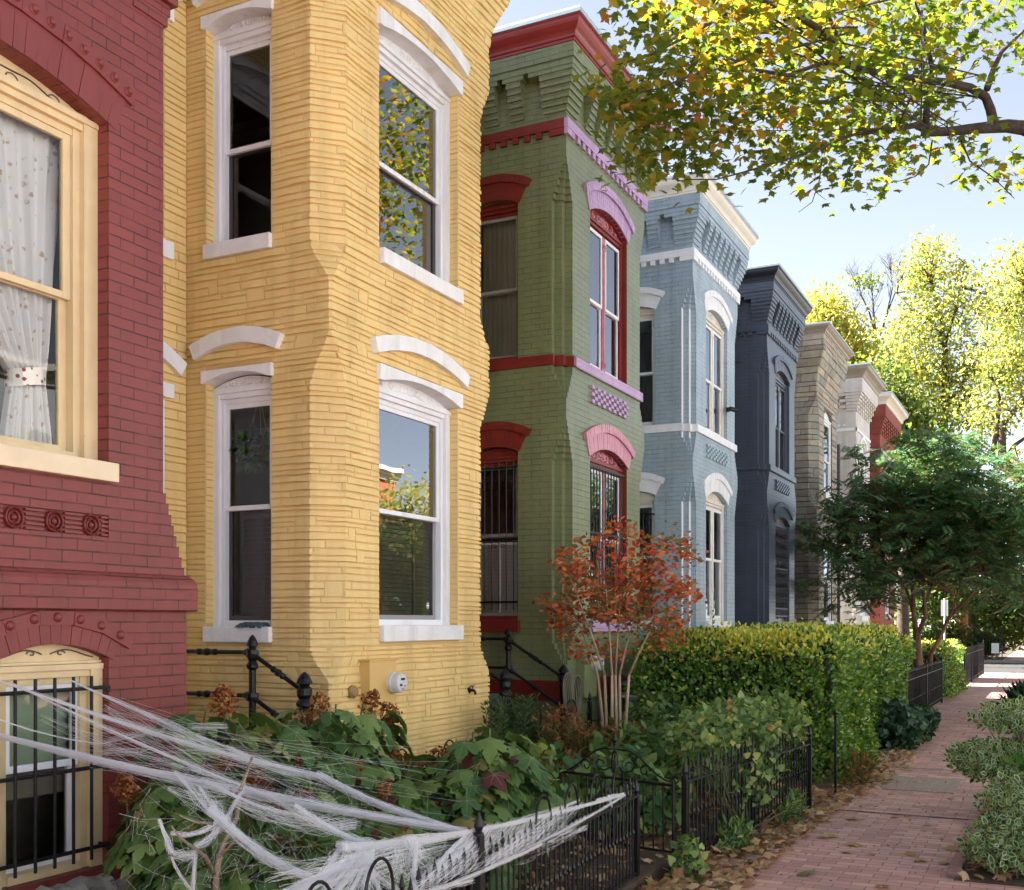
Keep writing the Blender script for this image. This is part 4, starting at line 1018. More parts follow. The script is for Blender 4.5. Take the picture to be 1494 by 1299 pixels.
corbel_house('row_house', 'white painted brick house with a checkered frieze beyond the tan stone house', 31.2, 2.45, M['white_brick'], M['white'], M['taupe'], .12, True)
corbel_house('row_house', 'unpainted red brick house at the far end of the row', 35.7, 3.4, M['red_raw_brick'], M['offwhite'], M['offwhite'], .2, True)
# ================================================================== GROUND
def brick_paving():
    m, nt, bs = new_mat('brick_paving'); uv = coords(nt, 'UV')
    nw = node(nt, 'ShaderNodeTexNoise', Scale=2.2, Detail=2); L(nt, uv, nw.inputs['Vector'])
    va = nt.nodes.new('ShaderNodeVectorMath'); va.operation = 'MULTIPLY_ADD'; L(nt, nw.outputs['Color'], va.inputs[0]); va.inputs[1].default_value = (.03, .03, 0); L(nt, uv, va.inputs[2])
    br = node(nt, 'ShaderNodeTexBrick', Scale=1.0); L(nt, va.outputs[0], br.inputs['Vector'])
    for k, v in (('Brick Width', .212), ('Row Height', .104), ('Mortar Size', .004), ('Mortar Smooth', .3), ('Bias', 0)): br.inputs[k].default_value = v
    br.inputs['Color1'].default_value = rgba(srgb(184, 134, 122)); br.inputs['Color2'].default_value = rgba(srgb(214, 168, 152)); br.inputs['Mortar'].default_value = rgba(srgb(128, 102, 94))
    f = noise(nt, uv, .9, 6, .65); t = ramp(nt, f, [(.3, (.8, .8, .82)), (.7, (1.12, 1.1, 1.08))]); c = mixc(nt, 1.0, br.outputs['Color'], t, 'MULTIPLY')
    mo = ramp(nt, noise(nt, uv, 3.2, 8, .7), [(.52, (0, 0, 0)), (.72, (.6, .6, .6))]); c = mixc(nt, mo, c, rgba(srgb(128, 116, 106)))
    sp = ramp(nt, noise(nt, uv, 60, 3), [(.66, (0, 0, 0)), (.72, (.7, .7, .7))]); c = mixc(nt, sp, c, rgba(srgb(206, 186, 170)))
    L(nt, c, bs.inputs['Base Color']); bs.inputs['Roughness'].default_value = .72
    inv = nt.nodes.new('ShaderNodeMath'); inv.operation = 'SUBTRACT'; inv.inputs[0].default_value = 1; L(nt, br.outputs['Fac'], inv.inputs[1])
    ad = nt.nodes.new('ShaderNodeMath'); ad.operation = 'MULTIPLY_ADD'; L(nt, noise(nt, uv, 26, 5), ad.inputs[0]); ad.inputs[1].default_value = .5; L(nt, inv.outputs[0], ad.inputs[2])
    L(nt, bump(nt, ad.outputs[0], .7, .008), bs.inputs['Normal']); return m
def ground_mat(name, a, b, c2, sc=3.0):
    m, nt, bs = new_mat(name); co = coords(nt)
    f = noise(nt, co, sc, 9, .7); c = ramp(nt, f, [(.3, a), (.5, b), (.7, c2)]); L(nt, c, bs.inputs['Base Color']); bs.inputs['Roughness'].default_value = .95
    L(nt, bump(nt, noise(nt, co, 22, 8, .7), .8, .03), bs.inputs['Normal']); return m
M['paving'] = brick_paving()
M['soil'] = ground_mat('garden_soil', srgb(52, 42, 32), srgb(74, 60, 44), srgb(96, 82, 58))
M['grass'] = ground_mat('ground_grass', srgb(60, 74, 40), srgb(82, 92, 52), srgb(110, 104, 66), .4)
M['asphalt'] = ground_mat('asphalt', (.045, .045, .046), (.06, .06, .06), (.075, .074, .072), 1.2)
M['kerb'] = plain('kerb_granite', srgb(150, 146, 140), .8, .15, 12, .4, 30)
def sheet(name, x0, x1, y0, y1, z, m, nx=1, ny=1, kind='structure', wob=0):
    b = MB(); vs = []
    for j in range(ny+1):
        for i in range(nx+1): vs.append((x0+(x1-x0)*i/nx, y0+(y1-y0)*j/ny, z+(random.uniform(-wob, wob) if 0 < i < nx and 0 < j < ny else 0)))
    b.add(vs, [(j*(nx+1)+i, j*(nx+1)+i+1, (j+1)*(nx+1)+i+1, (j+1)*(nx+1)+i) for j in range(ny) for i in range(nx)])
    return tag(b.build(name, m, None, smooth=wob > 0), kind=kind)
sheet('ground', -400, 400, -300, 500, -.14, M['grass'])
b = MB(); b.box(-16, -2.5, -6, 43, -.1, .10); tag(b.build('front_gardens', M['soil']), kind='structure')
b = MB(); b.add([(-2.5, -6, .0), (-.66, -6, 0), (-.66, 43, 0), (-2.5, 43, 0)], [(0, 1, 2, 3)])
b.add([(-.66, -6, 0), (2.3, -6, 0), (2.3, 8.25, 0), (-.66, 8.25, 0)], [(0, 1, 2, 3)]); b.add([(-2.5, 58.5, 0), (-.66, 58.5, 0), (-.66, 110, 0), (-2.5, 110, 0)], [(0, 1, 2, 3)])
tag(b.build('sidewalk', M['paving']), kind='structure')
b = MB(); b.box(-40, -2.5, 58.7, 110, -.12, .0); tag(b.build('far_gardens', M['soil']), kind='structure')
b = MB(); b.box(-.66, 2.3, 8.25, 43, -.1, .010); tag(b.build('planting_strip', M['soil']), kind='structure')
b = MB(); b.box(-20, 12.5, 43.2, 43.35, -.13, .02); b.box(2.3, 2.45, -60, 43.2, -.13, .02); b.box(-30, 2.3, 58.4, 58.55, -.13, .02); tag(b.build('kerb', M['kerb'], bevel=.015), kind='structure')
b = MB(); b.add([(2.45, -60, -.12), (10.5, -60, -.12), (10.5, 150, -.12), (2.45, 150, -.12)], [(0, 1, 2, 3)]); tag(b.build('road', M['asphalt']), kind='structure')
sheet('cross_street', -60, 2.44, 43.35, 58.4, -.118, plain('pale_worn_asphalt', (.040, .036, .030), .9, .15, 2, .4, 30))
b = MB(); b.box(10.5, 14.3, -60, 120, -.13, .02); tag(b.build('far_sidewalk', M['paving']), kind='structure')
M['aggregate'] = ground_mat('exposed_aggregate', srgb(128, 112, 100), srgb(166, 146, 132), srgb(200, 180, 164), 30)
b = MB(); b.box(-1.88, -1.0, 12.45, 13.55, -.02, .006); b.box(-2.5, -1.95, 15.6, 16.4, -.02, .012); tag(b.build('concrete_patch', M['aggregate']), kind='structure')
b = MB()
for i in range(11):
    y = 8.32+.215*i; b.box(-.72+random.uniform(-.006, .006), -.625+random.uniform(-.006, .006), y, y+.207, -.05, .028+random.uniform(-.008, .01))
tag(b.build('brick_edging', plain('edging_brick', srgb(150, 112, 104), .8, .2, 14, .5, 40), bevel=.006), kind='structure')
b = MB()
for (y, x0, x1) in ((10.86, -1.95, -.66), (14.4, -1.95, -.7), (19.6, -1.95, -.8), (26.0, -2.0, -.7)):
    vs = []
    for i in range(15):
        x = x0+(x1-x0)*i/14; w = .012+random.uniform(-.004, .006); yy = y+random.uniform(-.006, .006)-(x-x0)*.02; vs += [(x, yy-w, .0045), (x, yy+w, .0045)]
    b.add(vs, [(2*i, 2*i+2, 2*i+3, 2*i+1) for i in range(14)])
tag(b.build('paving_seam', plain('dark_seam_dirt', srgb(58, 46, 42), .95, .3, 14, .3)), kind='structure')
b = MB(); b.box(-2.12, -2.04, 5.0, 16, -.04, .02); tag(b.build('stone_edging', M['concrete'], bevel=.01), kind='structure')

# ================================================================== IRON STOOPS
def baluster_post(mb, x, y, z0, z1, r=.03, cap=True):
    hh = z1-z0
    P = [(r*2.0, 0), (r*2.0, .05), (r*1.3, .08), (r*1.0, .12), (r*1.35, .15), (r*1.0, .19), (r*.95, hh*.42), (r*1.4, hh*.45), (r*1.4, hh*.47), (r*.95, hh*.5), (r*.9, hh-.27), (r*1.5, hh-.25), (r*1.5, hh-.23), (r*1.0, hh-.2), (r*1.35, hh-.17), (r*1.35, hh-.12), (r*.9, hh-.105), (r*1.0, hh-.09), (r*1.5, hh-.085), (r*1.2, hh-.05), (r*.75, hh-.02), (r*.2, hh), (0, hh)]
    mb.lathe((x, y, z0), P, 14)
def turned_rail(mb, p, q, r=.017):
    p, q = Vector(p), Vector(q); l = (q-p).length
    T = [0, .03, .05, .08, .1, .38, .40, .42, .45, .5, .55, .58, .60, .62, .9, .92, .95, .97, 1]
    RR = [1.5, 1.9, 1.9, 1.2, 1, 1, 1.5, 1.5, 1.2, 1.8, 1.2, 1.5, 1.5, 1, 1, 1.3, 1.9, 1.9, 1.5]
    mb.tube([p+(q-p)*t for t in T], [r*k for k in RR], 10)
def stoop(Yr, Yl, xp, xn, zt_, zn, label, Y0, landing=.78, nst=4, left=True):
    t = empty('iron_stoop', ((xp+xn)/2, (Yl+Yr)/2, .1), label, 'stairs')
    s = MB(); s.box(-6.45, xp+.05, Yl, Yr, landing-.05, landing)
    run = (xn-xp-.02)/nst
    for i in range(nst):
        zz = landing-(landing-.1)*(i+1)/(nst+1); s.box(xp+.05+run*i, xp+.05+run*(i+1)+.02, Yl, Yr, zz-.03, zz); s.box(xp+.05+run*i, xp+.06+run*i, Yl, Yr, zz, zz+.15)
    s.build('steps', M['iron'], t, bevel=.004)
    for Y in (Yr, Yl):
        if Y == Yl and not left:
            r_ = MB(); turned_rail(r_, (-6.4, Y, zt_-.135), (-5.95, Y, zt_-.135)); turned_rail(r_, (-5.95, Y, zt_-.145), (-5.4, Y, zn-.35)); r_.build('handrail', M['iron'], t); continue
        n = MB(); baluster_post(n, xp, Y, .1, zt_, .030); n.build('rail_post', M['iron'], t, smooth=False)
        n = MB(); baluster_post(n, xn, Y, .1, zn, .042); n.build('newel', M['iron'], t, smooth=False)
        for dz in (0, -.33 if Y == Yr else -.33):
            r_ = MB(); turned_rail(r_, (-6.4, Y, zt_-.135+dz), (xp, Y, zt_-.135+dz)); a = Vector((xp, Y, zt_-.145+dz)); e = Vector((xn, Y, zn-.15+dz))
            turned_rail(r_, a, e); r_.lathe((xp, Y, zt_-.145+dz-.03), [(.045, 0), (.05, .03), (.045, .06)], 10)
            r_.build('handrail', M['iron'], t)
    return t
stoop(6.58, 5.5, -5.50, -5.01, 1.715, 1.44, 'black cast iron stoop and handrails at the yellow house door', 6.889, left=False)
stoop(11.15, 9.72, -5.62, -4.93, 1.76, 1.345, 'black cast iron stoop and handrails at the green house door', 11.38)
# garden hose hung on the green house newel
b = MB()
for k in range(7):
    pts = []
    for i in range(25):
        q = i/24*2*PI; pts.append((-4.86+.022*k*.7+.008*math.sin(q*2+k), 11.12-.03+.012*k+.10*math.sin(q)*(1+.03*k), 1.02+.23*math.cos(q)-.004*k))
    b.tube(pts, .011, 7)
o = b.build('garden_hose', plain('grey_green_hose', srgb(106, 104, 82), .5, .1, 10, .05), None, smooth=True); tag(o, 'coiled grey garden hose hung on the green house newel post', 'hose')

# ================================================================== BINS
def bin_(label, x, y, z, rz, body, lid, h=.98, w=.56, d=.60, mark=False):
    t = empty('wheelie_bin', (x, y, z), label, 'bin', 'wheeled bins in the front gardens')
    B = MB(); tw, bw_ = w/2, w/2*.8; td, bd = d/2, d/2*.78
    vs = [(-bd, -bw_, .06), (bd, -bw_, .06), (bd, bw_, .06), (-bd, bw_, .06), (-td, -tw, h-.08), (td, -tw, h-.08), (td, tw, h-.08), (-td, tw, h-.08)]
    B.add(vs, [(0, 3, 2, 1), (4, 5, 6, 7), (0, 1, 5, 4), (1, 2, 6, 5), (2, 3, 7, 6), (3, 0, 4, 7)])
    for k in range(3): B.box(td*.86, td*.93, -tw*.7+k*tw*.6, -tw*.62+k*tw*.6, .2, h-.25)
    B.box(-td-.02, td+.02, -tw-.02, tw+.02, h-.10, h-.06)
    def place(mb, nm, mt, par, bv=0):
        c, s_ = math.cos(rz), math.sin(rz); mb.v = [(x+p[0]*c-p[1]*s_, y+p[0]*s_+p[1]*c, z+p[2]) for p in mb.v]; return mb.build(nm, mt, par, bevel=bv)
    place(B, 'body', body, t, .01)
    Ld = MB(); Ld.box(-td-.05, td+.035, -tw-.03, tw+.03, h-.062, h-.03); Ld.box(-td*.9, td*.86, -tw*.82, tw*.82, h-.035, h-.006); Ld.box(-td-.10, -td-.05, -tw*.8, tw*.8, h-.07, h-.035)
    for k in (-1, 1): Ld.box(-td*.8, td*.8, k*tw*.4-.012, k*tw*.4+.012, h-.008, h+.004)
    place(Ld, 'lid', lid, t, .012)
    for k in (-1, 1):
        W_ = MB(); W_.lathe((-bd-.03, k*(bw_+.02)-.025, .1), [(.06, 0), (.1, .003), (.1, .047), (.06, .05), (0, .05)], 16, (0, 1, 0)); place(W_, 'wheel', M['iron'], t)
    if mark:
        mk = MB(); xx = td*.92
        for r_ in range(3):
            for k in range(4):
                if (k+r_) % 3 != 2: mk.box(xx+.028, xx+.03, -.13+.07*k, -.085+.07*k+.01*r_, h-.36+.075*r_, h-.31+.075*r_)
        mk.box(xx+.028, xx+.03, -.15, .15, h-.42, h-.39); place(mk, 'white_marking', M['white'], t)
    return t
bin_('dark grey wheeled bin between the yellow bay and the green house stoop', -5.45, 9.88, .1, .1, plain('grey_bin_plastic', srgb(74, 80, 82), .5, .06, 4, .1), plain('dark_green_lid', srgb(62, 80, 74), .45, .06, 4, .1))
bin_('dark green wheeled bin with white marking behind the red leaved tree', -4.32, 12.35, .02, .35, plain('green_bin_plastic', srgb(60, 74, 66), .5, .06, 4, .1), plain('olive_lid', srgb(110, 116, 96), .45, .08, 4, .1), mark=True)
bin_('blue lidded wheeled bin beside the dark green bin under the hedge', -4.55, 13.1, .12, .25, plain('blue_bin_plastic', srgb(48, 66, 104), .5, .06, 4, .1), plain('blue_lid', srgb(66, 84, 130), .45, .06, 4, .1))
bin_('blue wheeled bin behind the iron fence under the dark green tree', -3.1, 24.2, .1, .2, plain('blue_bin_plastic', srgb(44, 60, 110), .5, .06, 4, .1), plain('blue_lid', srgb(60, 84, 150), .45, .06, 4, .1))

# ================================================================== FENCES
def hoop(mb, p, q, z, hh, r=.007):
    p, q = Vector(p), Vector(q); c = (p+q)/2; l = (q-p)/2
    mb.tube([(c.x-l.x*math.cos(a), c.y-l.y*math.cos(a), z+hh*math.sin(a)) for a in [PI*i/12 for i in range(13)]], r, 6, cap=False)
def finial(mb, x, y, z, r=.012):
    mb.lathe((x, y, z), [(r*.5, 0), (r*1.1, .01), (r*1.1, .016), (r*.6, .022), (r*1.3, .04), (r*.9, .06), (r*.2, .09), (0, .092)], 8)
def hoop_fence(label, P0, P1, posts, zr=.635, pitch=.085, z0=.06, hoops=True, group='low iron fences along the walk', spear=False, name='iron_fence', hh=.17, thick=.007, every=2, rest=2, skip=None):
    P0, P1 = Vector((P0[0], P0[1], 0)), Vector((P1[0], P1[1], 0)); l = (P1-P0).length; d = (P1-P0)/l
    t = empty(name, ((P0+P1)/2)[:], label, 'fence', group)
    n = max(2, int(l/pitch)); rails = MB(); pk = MB(); nx, ny = -d.y, d.x
    def bar(z, hh_, w):
        a = P0; e = P1
        v = [(p.x+nx*w*s, p.y+ny*w*s, z+k*hh_) for p in (a, e) for s in (-1, 1) for k in (0, 1)]
        rails.add(v, [(0, 1, 3, 2), (4, 6, 7, 5), (0, 4, 5, 1), (2, 3, 7, 6), (1, 5, 7, 3), (0, 2, 6, 4)])
    bar(zr, .012, .017); bar(.12, .01, .014)
    rails.build('rail', M['iron_rust'], t)
    for i in range(n+1):
        p = P0+d*(l*i/n); lean = random.uniform(-.004, .004)
        up = zr+.01
        if spear: up = zr+.12
        if hoops:
            k = i % (every+rest)
            if skip and skip[0] < p.y < skip[1]: k = every+(1 if k % 2 else 2)
            if k == 0 and i+every <= n:
                q = P0+d*(l*(i+every)/n); hoop(pk, p, q, zr+.1, hh*.55, thick); up = zr+.1
            elif k == every: up = zr+.1
            elif k == every+(rest+1)//2 and k > every: up = zr+.06; finial(pk, p.x, p.y, up, .010)
            else: up = zr+.03; finial(pk, p.x, p.y, up, .009)
        pk.tube([(p.x, p.y, z0), (p.x+lean, p.y+lean, .35), (p.x, p.y, up)], thick, 6)
        if spear: pk.lathe((p.x, p.y, up), [(.007, 0), (.016, .02), (.003, .09), (0, .092)], 6)
        pk.lathe((p.x, p.y, .40), [(.007, -.02), (.012, 0), (.007, .02)], 6)
    pk.build('pickets', M['iron'], t)
    for s, hp in posts:
        p = P0+d*s; q = MB(); q.box(p.x-.021, p.x+.021, p.y-.021, p.y+.021, 0, hp-.03)
        q.lathe((p.x, p.y, hp-.03), [(.026, 0), (.026, .012), (.014, .02), (.024, .045), (.016, .075), (.004, .11), (0, .112)], 10); q.build('post', M['iron'], t, bevel=.003)
    return t
hoop_fence('black hoop topped iron fence in the foreground with cobweb stretched over it', (-2.30, 2.2), (-2.55, 6.98), [(2.3, .84), (4.78, .66)], hh=.27, pitch=.071, every=3, rest=3, skip=(3.7, 4.85))
hoop_fence('black iron picket fence overgrown with a green vine beside the open gate', (-2.455, 7.75), (-2.15, 10.72), [(0, .70), (1.45, .60), (2.98, .72)], hoops=True, every=1, pitch=.078, z0=.02)
def gate():
    H, E = Vector((-2.50, 7.62, 0)), Vector((-3.5, 7.86, 0)); d = (E-H); l = d.length; d /= l
    t = empty('garden_gate', H[:], 'open black iron garden gate with scrolled top standing inside the fence', 'gate')
    f = MB(); P = lambda s, z, o=0: (H.x+d.x*s*l-d.y*o, H.y+d.y*s*l+d.x*o, z)
    f.tube([P(0, .1), P(0, .66)], .013, 8); f.tube([P(1, .1), P(1, .67)], .013, 8); f.tube([P(0, .625), P(1, .64)], .012, 8); f.tube([P(0, .14), P(1, .14)], .010, 8)
    f.build('gate_frame', M['iron'], t)
    f = MB()
    for i in range(1, 12): f.tube([P(i/12, .14), P(i/12, .64)], .007, 6)
    f.build('pickets', M['iron'], t)
    f = MB()
    for sg in (-1, 1):
        pts = []
        for i in range(15):
            q = i/14; pts.append(P(.5-sg*(.5-.5*q*1.0)*.96, .65+.20*smooth(0, .8, q)-.0*q))
        pts += [P(.5-sg*.02+sg*(-.0), .82), P(.5-sg*.03, .72), P(.5-sg*.09, .685), P(.5-sg*.15, .70), P(.5-sg*.17, .735), P(.5-sg*.14, .765), P(.5-sg*.10, .755), P(.5-sg*.10, .73)]
        f.tube(pts, .007, 6)
        f.tube([P(.5-sg*(.26+.05*math.cos(q)*(1-q/9)), .71+.05*math.sin(q)*(1-q/9)) for q in [k*.35 for k in range(20)]], .006, 6)
    f.tube([P(.5, .64), P(.5, .90)], .009, 6); finial(f, P(.5, 0)[0], P(.5, 0)[1], .88, .016)
    for q in range(14): pass
    f.tube([P(-.02+.03*math.cos(q)*(1-q/10), .665+.03*math.sin(q)*(1-q/10)) for q in [k*.4 for k in range(18)]], .007, 6)
    f.build('scrollwork', M['iron'], t)
gate()
b = MB(); b.box(-2.10, -2.075, 11.72, 11.745, 0, .82); b.lathe((-2.0875, 11.7325, .82), [(.016, 0), (.022, .012), (.01, .022), (.018, .05), (.003, .09), (0, .09)], 8); o = b.build('fence_post', M['iron']); tag(o, 'single black iron post at the corner of the clipped hedge', 'post')
hoop_fence('spear topped black iron fence with a post beside the ivy clump', (-2.42, 18.4), (-2.38, 26.6), [(0, .95), (2.0, 1.0), (5.1, 1.0), (8.2, 1.0)], zr=.78, pitch=.11, hoops=False, spear=True, group='taller iron fences further along')
hoop_fence('dark iron fence at the corner by the cross street', (-2.40, 33.6), (-2.42, 42.6), [(0, 1.1), (3.0, 1.1), (6, 1.1), (9, 1.15)], zr=.9, pitch=.11, hoops=False, spear=True, group='taller iron fences further along')
hoop_fence('dark iron fence across the street behind the white sign', (-6.5, 58.9), (-2.5, 58.9), [(0, 1.5), (2, 1.5), (4.0, 1.5)], zr=1.35, pitch=.14, hoops=False, spear=True, group='fences across the cross street')
# low hoops that edge the yellow house bed
hoop_fence('low black wire hoop edging at the foot of the yellow bay', (-4.46, 6.2), (-4.46, 7.9), [(1.0, .72)], zr=.56, pitch=.24, group='wire hoop edgings', every=1, hh=.34, name='hoop_edging')
hoop_fence('low black wire hoop edging in front of the green house stoop', (-4.62, 9.6), (-4.45, 12.2), [(1.35, .98)], zr=.74, pitch=.26, group='wire hoop edgings', every=1, hh=.3, name='hoop_edging')
# ================================================================== PLANTS
M['bark_tan'] = plain('smooth_tan_bark', srgb(178, 156, 128), .6, .2, 5, .2, 20)
M['bark_grey'] = plain('grey_brown_bark', srgb(146, 128, 108), .8, .25, 9, .4, 24)
M['bark_red'] = plain('cinnamon_bark', srgb(120, 82, 60), .6, .3, 6, .3, 16)
M['bark_maple'] = plain('dark_ridged_bark', srgb(62, 52, 44), .95, .4, 16, 1.0, 30)
M['bark_dark'] = plain('rough_dark_bark', srgb(84, 70, 58), .9, .35, 7, .9, 14)
M['twig'] = plain('brown_twig', srgb(92, 76, 58), .85, .2, 12, .2)
M['stem_green'] = plain('green_stem', srgb(84, 98, 56), .7, .2, 12, .1)

HY_G = leafmat('oakleaf_green', [(0, srgb(58, 88, 44)), (.4, srgb(84, 116, 58)), (.75, srgb(112, 138, 70)), (.9, srgb(134, 156, 88)), (.94, srgb(164, 150, 84)), (.965, srgb(112, 56, 52)), (1, srgb(96, 46, 48))], .22, .5, .35)
VEIN = plain('leaf_vein', srgb(122, 142, 88), .6, .05, 3, 0)
PANICLE = leafmat('dry_panicle_petal', [(0, srgb(96, 56, 34)), (.5, srgb(140, 84, 50)), (.8, srgb(172, 112, 68)), (1, srgb(196, 146, 92))], .3, .8, .1)
def veined(tpl, tips):
    V, F = tpl; V = list(V); F = list(F); tm = [0]*len(F)
    def zz(x, y):
        r2 = x*x+(y-.42)**2; return -.3*2*r2*.5+.028
    for ang, l in tips:
        dx, dy = math.sin(R(ang)), math.cos(R(ang)); w = .009; o = len(V)
        m = (dx*l*.5, .42+dy*l*.5); e = (dx*l, .42+dy*l)
        V += [(-dy*w, .42+dx*w, .055), (dy*w, .42-dx*w, .055), (m[0]+dy*w*.7, m[1]-dx*w*.7, -.6*.25*l*l+.05), (m[0]-dy*w*.7, m[1]+dx*w*.7, -.6*.25*l*l+.05), (e[0], e[1], -.6*l*l*.9+.03)]
        F += [(o, o+1, o+2, o+3), (o+3, o+2, o+4)]; tm += [1, 1]
    o = len(V); V += [(-.011, 0, .0), (.011, 0, .0), (.009, .42, .05), (-.009, .42, .05)]; F.append((o, o+1, o+2, o+3)); tm.append(1)
    # petiole
    o = len(V); V += [(-.012, -.3, -.06), (.012, -.3, -.06), (.012, .02, .0), (-.012, .02, .0)]; F.append((o, o+1, o+2, o+3)); tm.append(1)
    return V, F, tm
OAKV = veined(OAKLEAF, [(0, .58), (52, .42), (-52, .42), (105, .38), (-105, .38)])

def hydrangea(label, base, tops, nleaf, heads, size=(.14, .25), spread=.28):
    tops = [Vector(q)+Vector((0, 0, .10)) for q in tops]
    t = empty('hydrangea_shrub', base, label, 'shrub')
    st = MB(); P, Dv, Nv, S = [], [], [], []
    for tp in tops:
        b0 = Vector(base)+Vector((random.uniform(-.08, .08), random.uniform(-.08, .08), 0)); e = Vector(tp)
        mid = (b0+e)/2+Vector((random.uniform(-.1, .1), random.uniform(-.1, .1), .05)); pts = [b0, mid, e]
        st.tube([b0, (b0+mid)/2, mid, (mid+e)/2, e], [.012, .011, .009, .007, .005], 6)
        k = int(nleaf*2.7)//len(tops)
        for i in range(k):
            q = random.random()**.38; p = (b0.lerp(mid, q*2) if q < .5 else mid.lerp(e, q*2-1))
            an = random.uniform(0, 2*PI); out = Vector((math.cos(an), math.sin(an), random.uniform(-.5, .35)))
            P.append(p+out*random.uniform(.03, spread)); Dv.append(Vector((out.x, out.y, out.z-.75))); Nv.append(Vector((out.x*.7, out.y*.7, .75))+Vector((random.uniform(-.35, .35), random.uniform(-.35, .35), 0))); S.append(random.uniform(*size))
    st.build('stem', M['twig'], t)
    V, F, tm = OAKV
    scatter_mesh('leaves', V, F, np.array(P), np.array(Dv), np.array(Nv), np.array(S), [HY_G, VEIN], t, tm=tm)
    for (hx, hy, hz, hr) in heads:
        hd = Vector((hx, hy, hz)); n = int(260*hr/.1)
        ax = norm_rows(np.array([[random.uniform(-.5, .5), random.uniform(-.5, .5), 1.0]]))[0]
        u = RNG.random(n)*2-1; rr = hr*np.sqrt(np.maximum(0, 1-u**2))*(.75+.3*(1-u)/2); an = RNG.random(n)*2*PI; fr = RNG.uniform(.65, 1.05, n)
        loc = np.stack([rr*np.cos(an)*fr, rr*np.sin(an)*fr, u*hr*1.15*fr], 1)
        yv = np.cross(ax, [1, 0, 0]); yv /= np.linalg.norm(yv); xv = np.cross(yv, ax)
        pos = np.array(hd)+loc[:, 0:1]*xv+loc[:, 1:2]*yv+loc[:, 2:3]*ax
        petal = ([(0, 0, 0), (.5, .3, .08), (.38, .95, -.06), (-.38, .95, -.06), (-.5, .3, .08)], [(0, 1, 2, 3, 4)])
        scatter_mesh('flower_head', *petal, pos, rand_dirs(n), norm_rows(loc)+RNG.normal(size=(n, 3))*.45, RNG.uniform(.014, .028, n)*(hr/.09)**.5, PANICLE, t)
        s = MB(); s.tube([hd+Vector((0, 0, -.32)), hd+Vector((.01, 0, -.1)), hd], [.006, .005, .003], 5); s.build('flower_stem', M['twig'], t)
    return t
def onp(u, v, X): return tuple(onX(u, v, X))
def hd(u, v, X, r): p = onX(u, v, X); return (p.x, p.y, p.z, r)
def tops_uv(lst): return [onX(u, v, X) for u, v, X in lst]
hydrangea('oakleaf hydrangea with a round orange brown flower head beside the red house corner', (-4.25, 4.75, .1), tops_uv([(300, 1065, -4.3), (345, 1090, -4.2), (390, 1085, -4.2), (335, 1070, -4.5), (415, 1110, -4.0), (290, 1110, -4.4), (370, 1140, -4.0)]), 120, [hd(326, 1023, -4.25, .085), hd(437, 1052, -4.3, .06), hd(452, 1046, -4.35, .045)])
hydrangea('oakleaf hydrangea with dry bronze flower heads standing in front of the yellow bay', (-4.2, 5.85, .1), tops_uv([(440, 1060, -4.2), (490, 1050, -4.2), (530, 1048, -4.2), (560, 1075, -4.2), (470, 1120, -3.9), (520, 1120, -3.9), (555, 1140, -3.9), (500, 1085, -4.1)]), 150, [hd(466, 1027, -4.2, .07), hd(540, 1023, -4.2, .075), hd(568, 1044, -4.2, .09), hd(512, 1130, -3.7, .075)])
hydrangea('oakleaf hydrangea with one dark red leaf and brown heads near the centre of the bed', (-3.75, 6.0, .1), tops_uv([(600, 1130, -3.7), (640, 1120, -3.7), (585, 1160, -3.6), (630, 1165, -3.5), (670, 1150, -3.6)]), 80, [hd(574, 1105, -4.0, .065), hd(636, 1108, -3.95, .085), hd(655, 1100, -4.0, .06), hd(616, 1125, -3.85, .06), hd(690, 1090, -4.0, .05)])
hydrangea('tall drooping oakleaf hydrangea with large lobed leaves nearest the iron fence', (-3.35, 6.2, .1), tops_uv([(690, 1090, -3.5), (715, 1085, -3.4), (735, 1110, -3.3), (700, 1140, -3.3), (740, 1160, -3.2), (680, 1170, -3.3), (790, 1160, -3.1), (765, 1130, -3.3)]), 150, [hd(605, 1262, -3.2, .05), hd(728, 1118, -3.5, .05), hd(772, 1122, -3.6, .045)], (.15, .25), .2)
hydrangea('low oakleaf hydrangea with brown heads below the cobweb by the red house wall', (-4.1, 4.45, .1), tops_uv([(225, 1175, -4.3), (255, 1165, -4.1), (240, 1220, -4.1), (275, 1190, -4.0), (235, 1245, -4.1), (285, 1265, -3.8), (320, 1250, -3.7), (300, 1290, -3.6), (350, 1265, -3.6)]), 150, [hd(184, 1152, -4.3, .075), hd(240, 1240, -4.0, .05), hd(312, 1222, -3.8, .07), hd(410, 1190, -3.6, .075), hd(268, 1180, -4.1, .06), hd(330, 1110, -4.0, .05)], (.13, .23), .19)
hydrangea('oakleaf hydrangea spreading in the middle of the bed below the cobweb strands', (-3.6, 4.7, .1), tops_uv([(400, 1180, -3.6), (450, 1170, -3.6), (360, 1220, -3.4), (480, 1210, -3.4), (420, 1250, -3.2), (540, 1190, -3.4), (590, 1210, -3.2), (640, 1230, -3.1), (520, 1260, -3.0)]), 150, [hd(395, 1225, -3.5, .07), hd(372, 1130, -3.8, .05), hd(440, 1100, -3.8, .06), hd(350, 1160, -3.6, .055), hd(560, 1150, -3.4, .05)], (.12, .2))
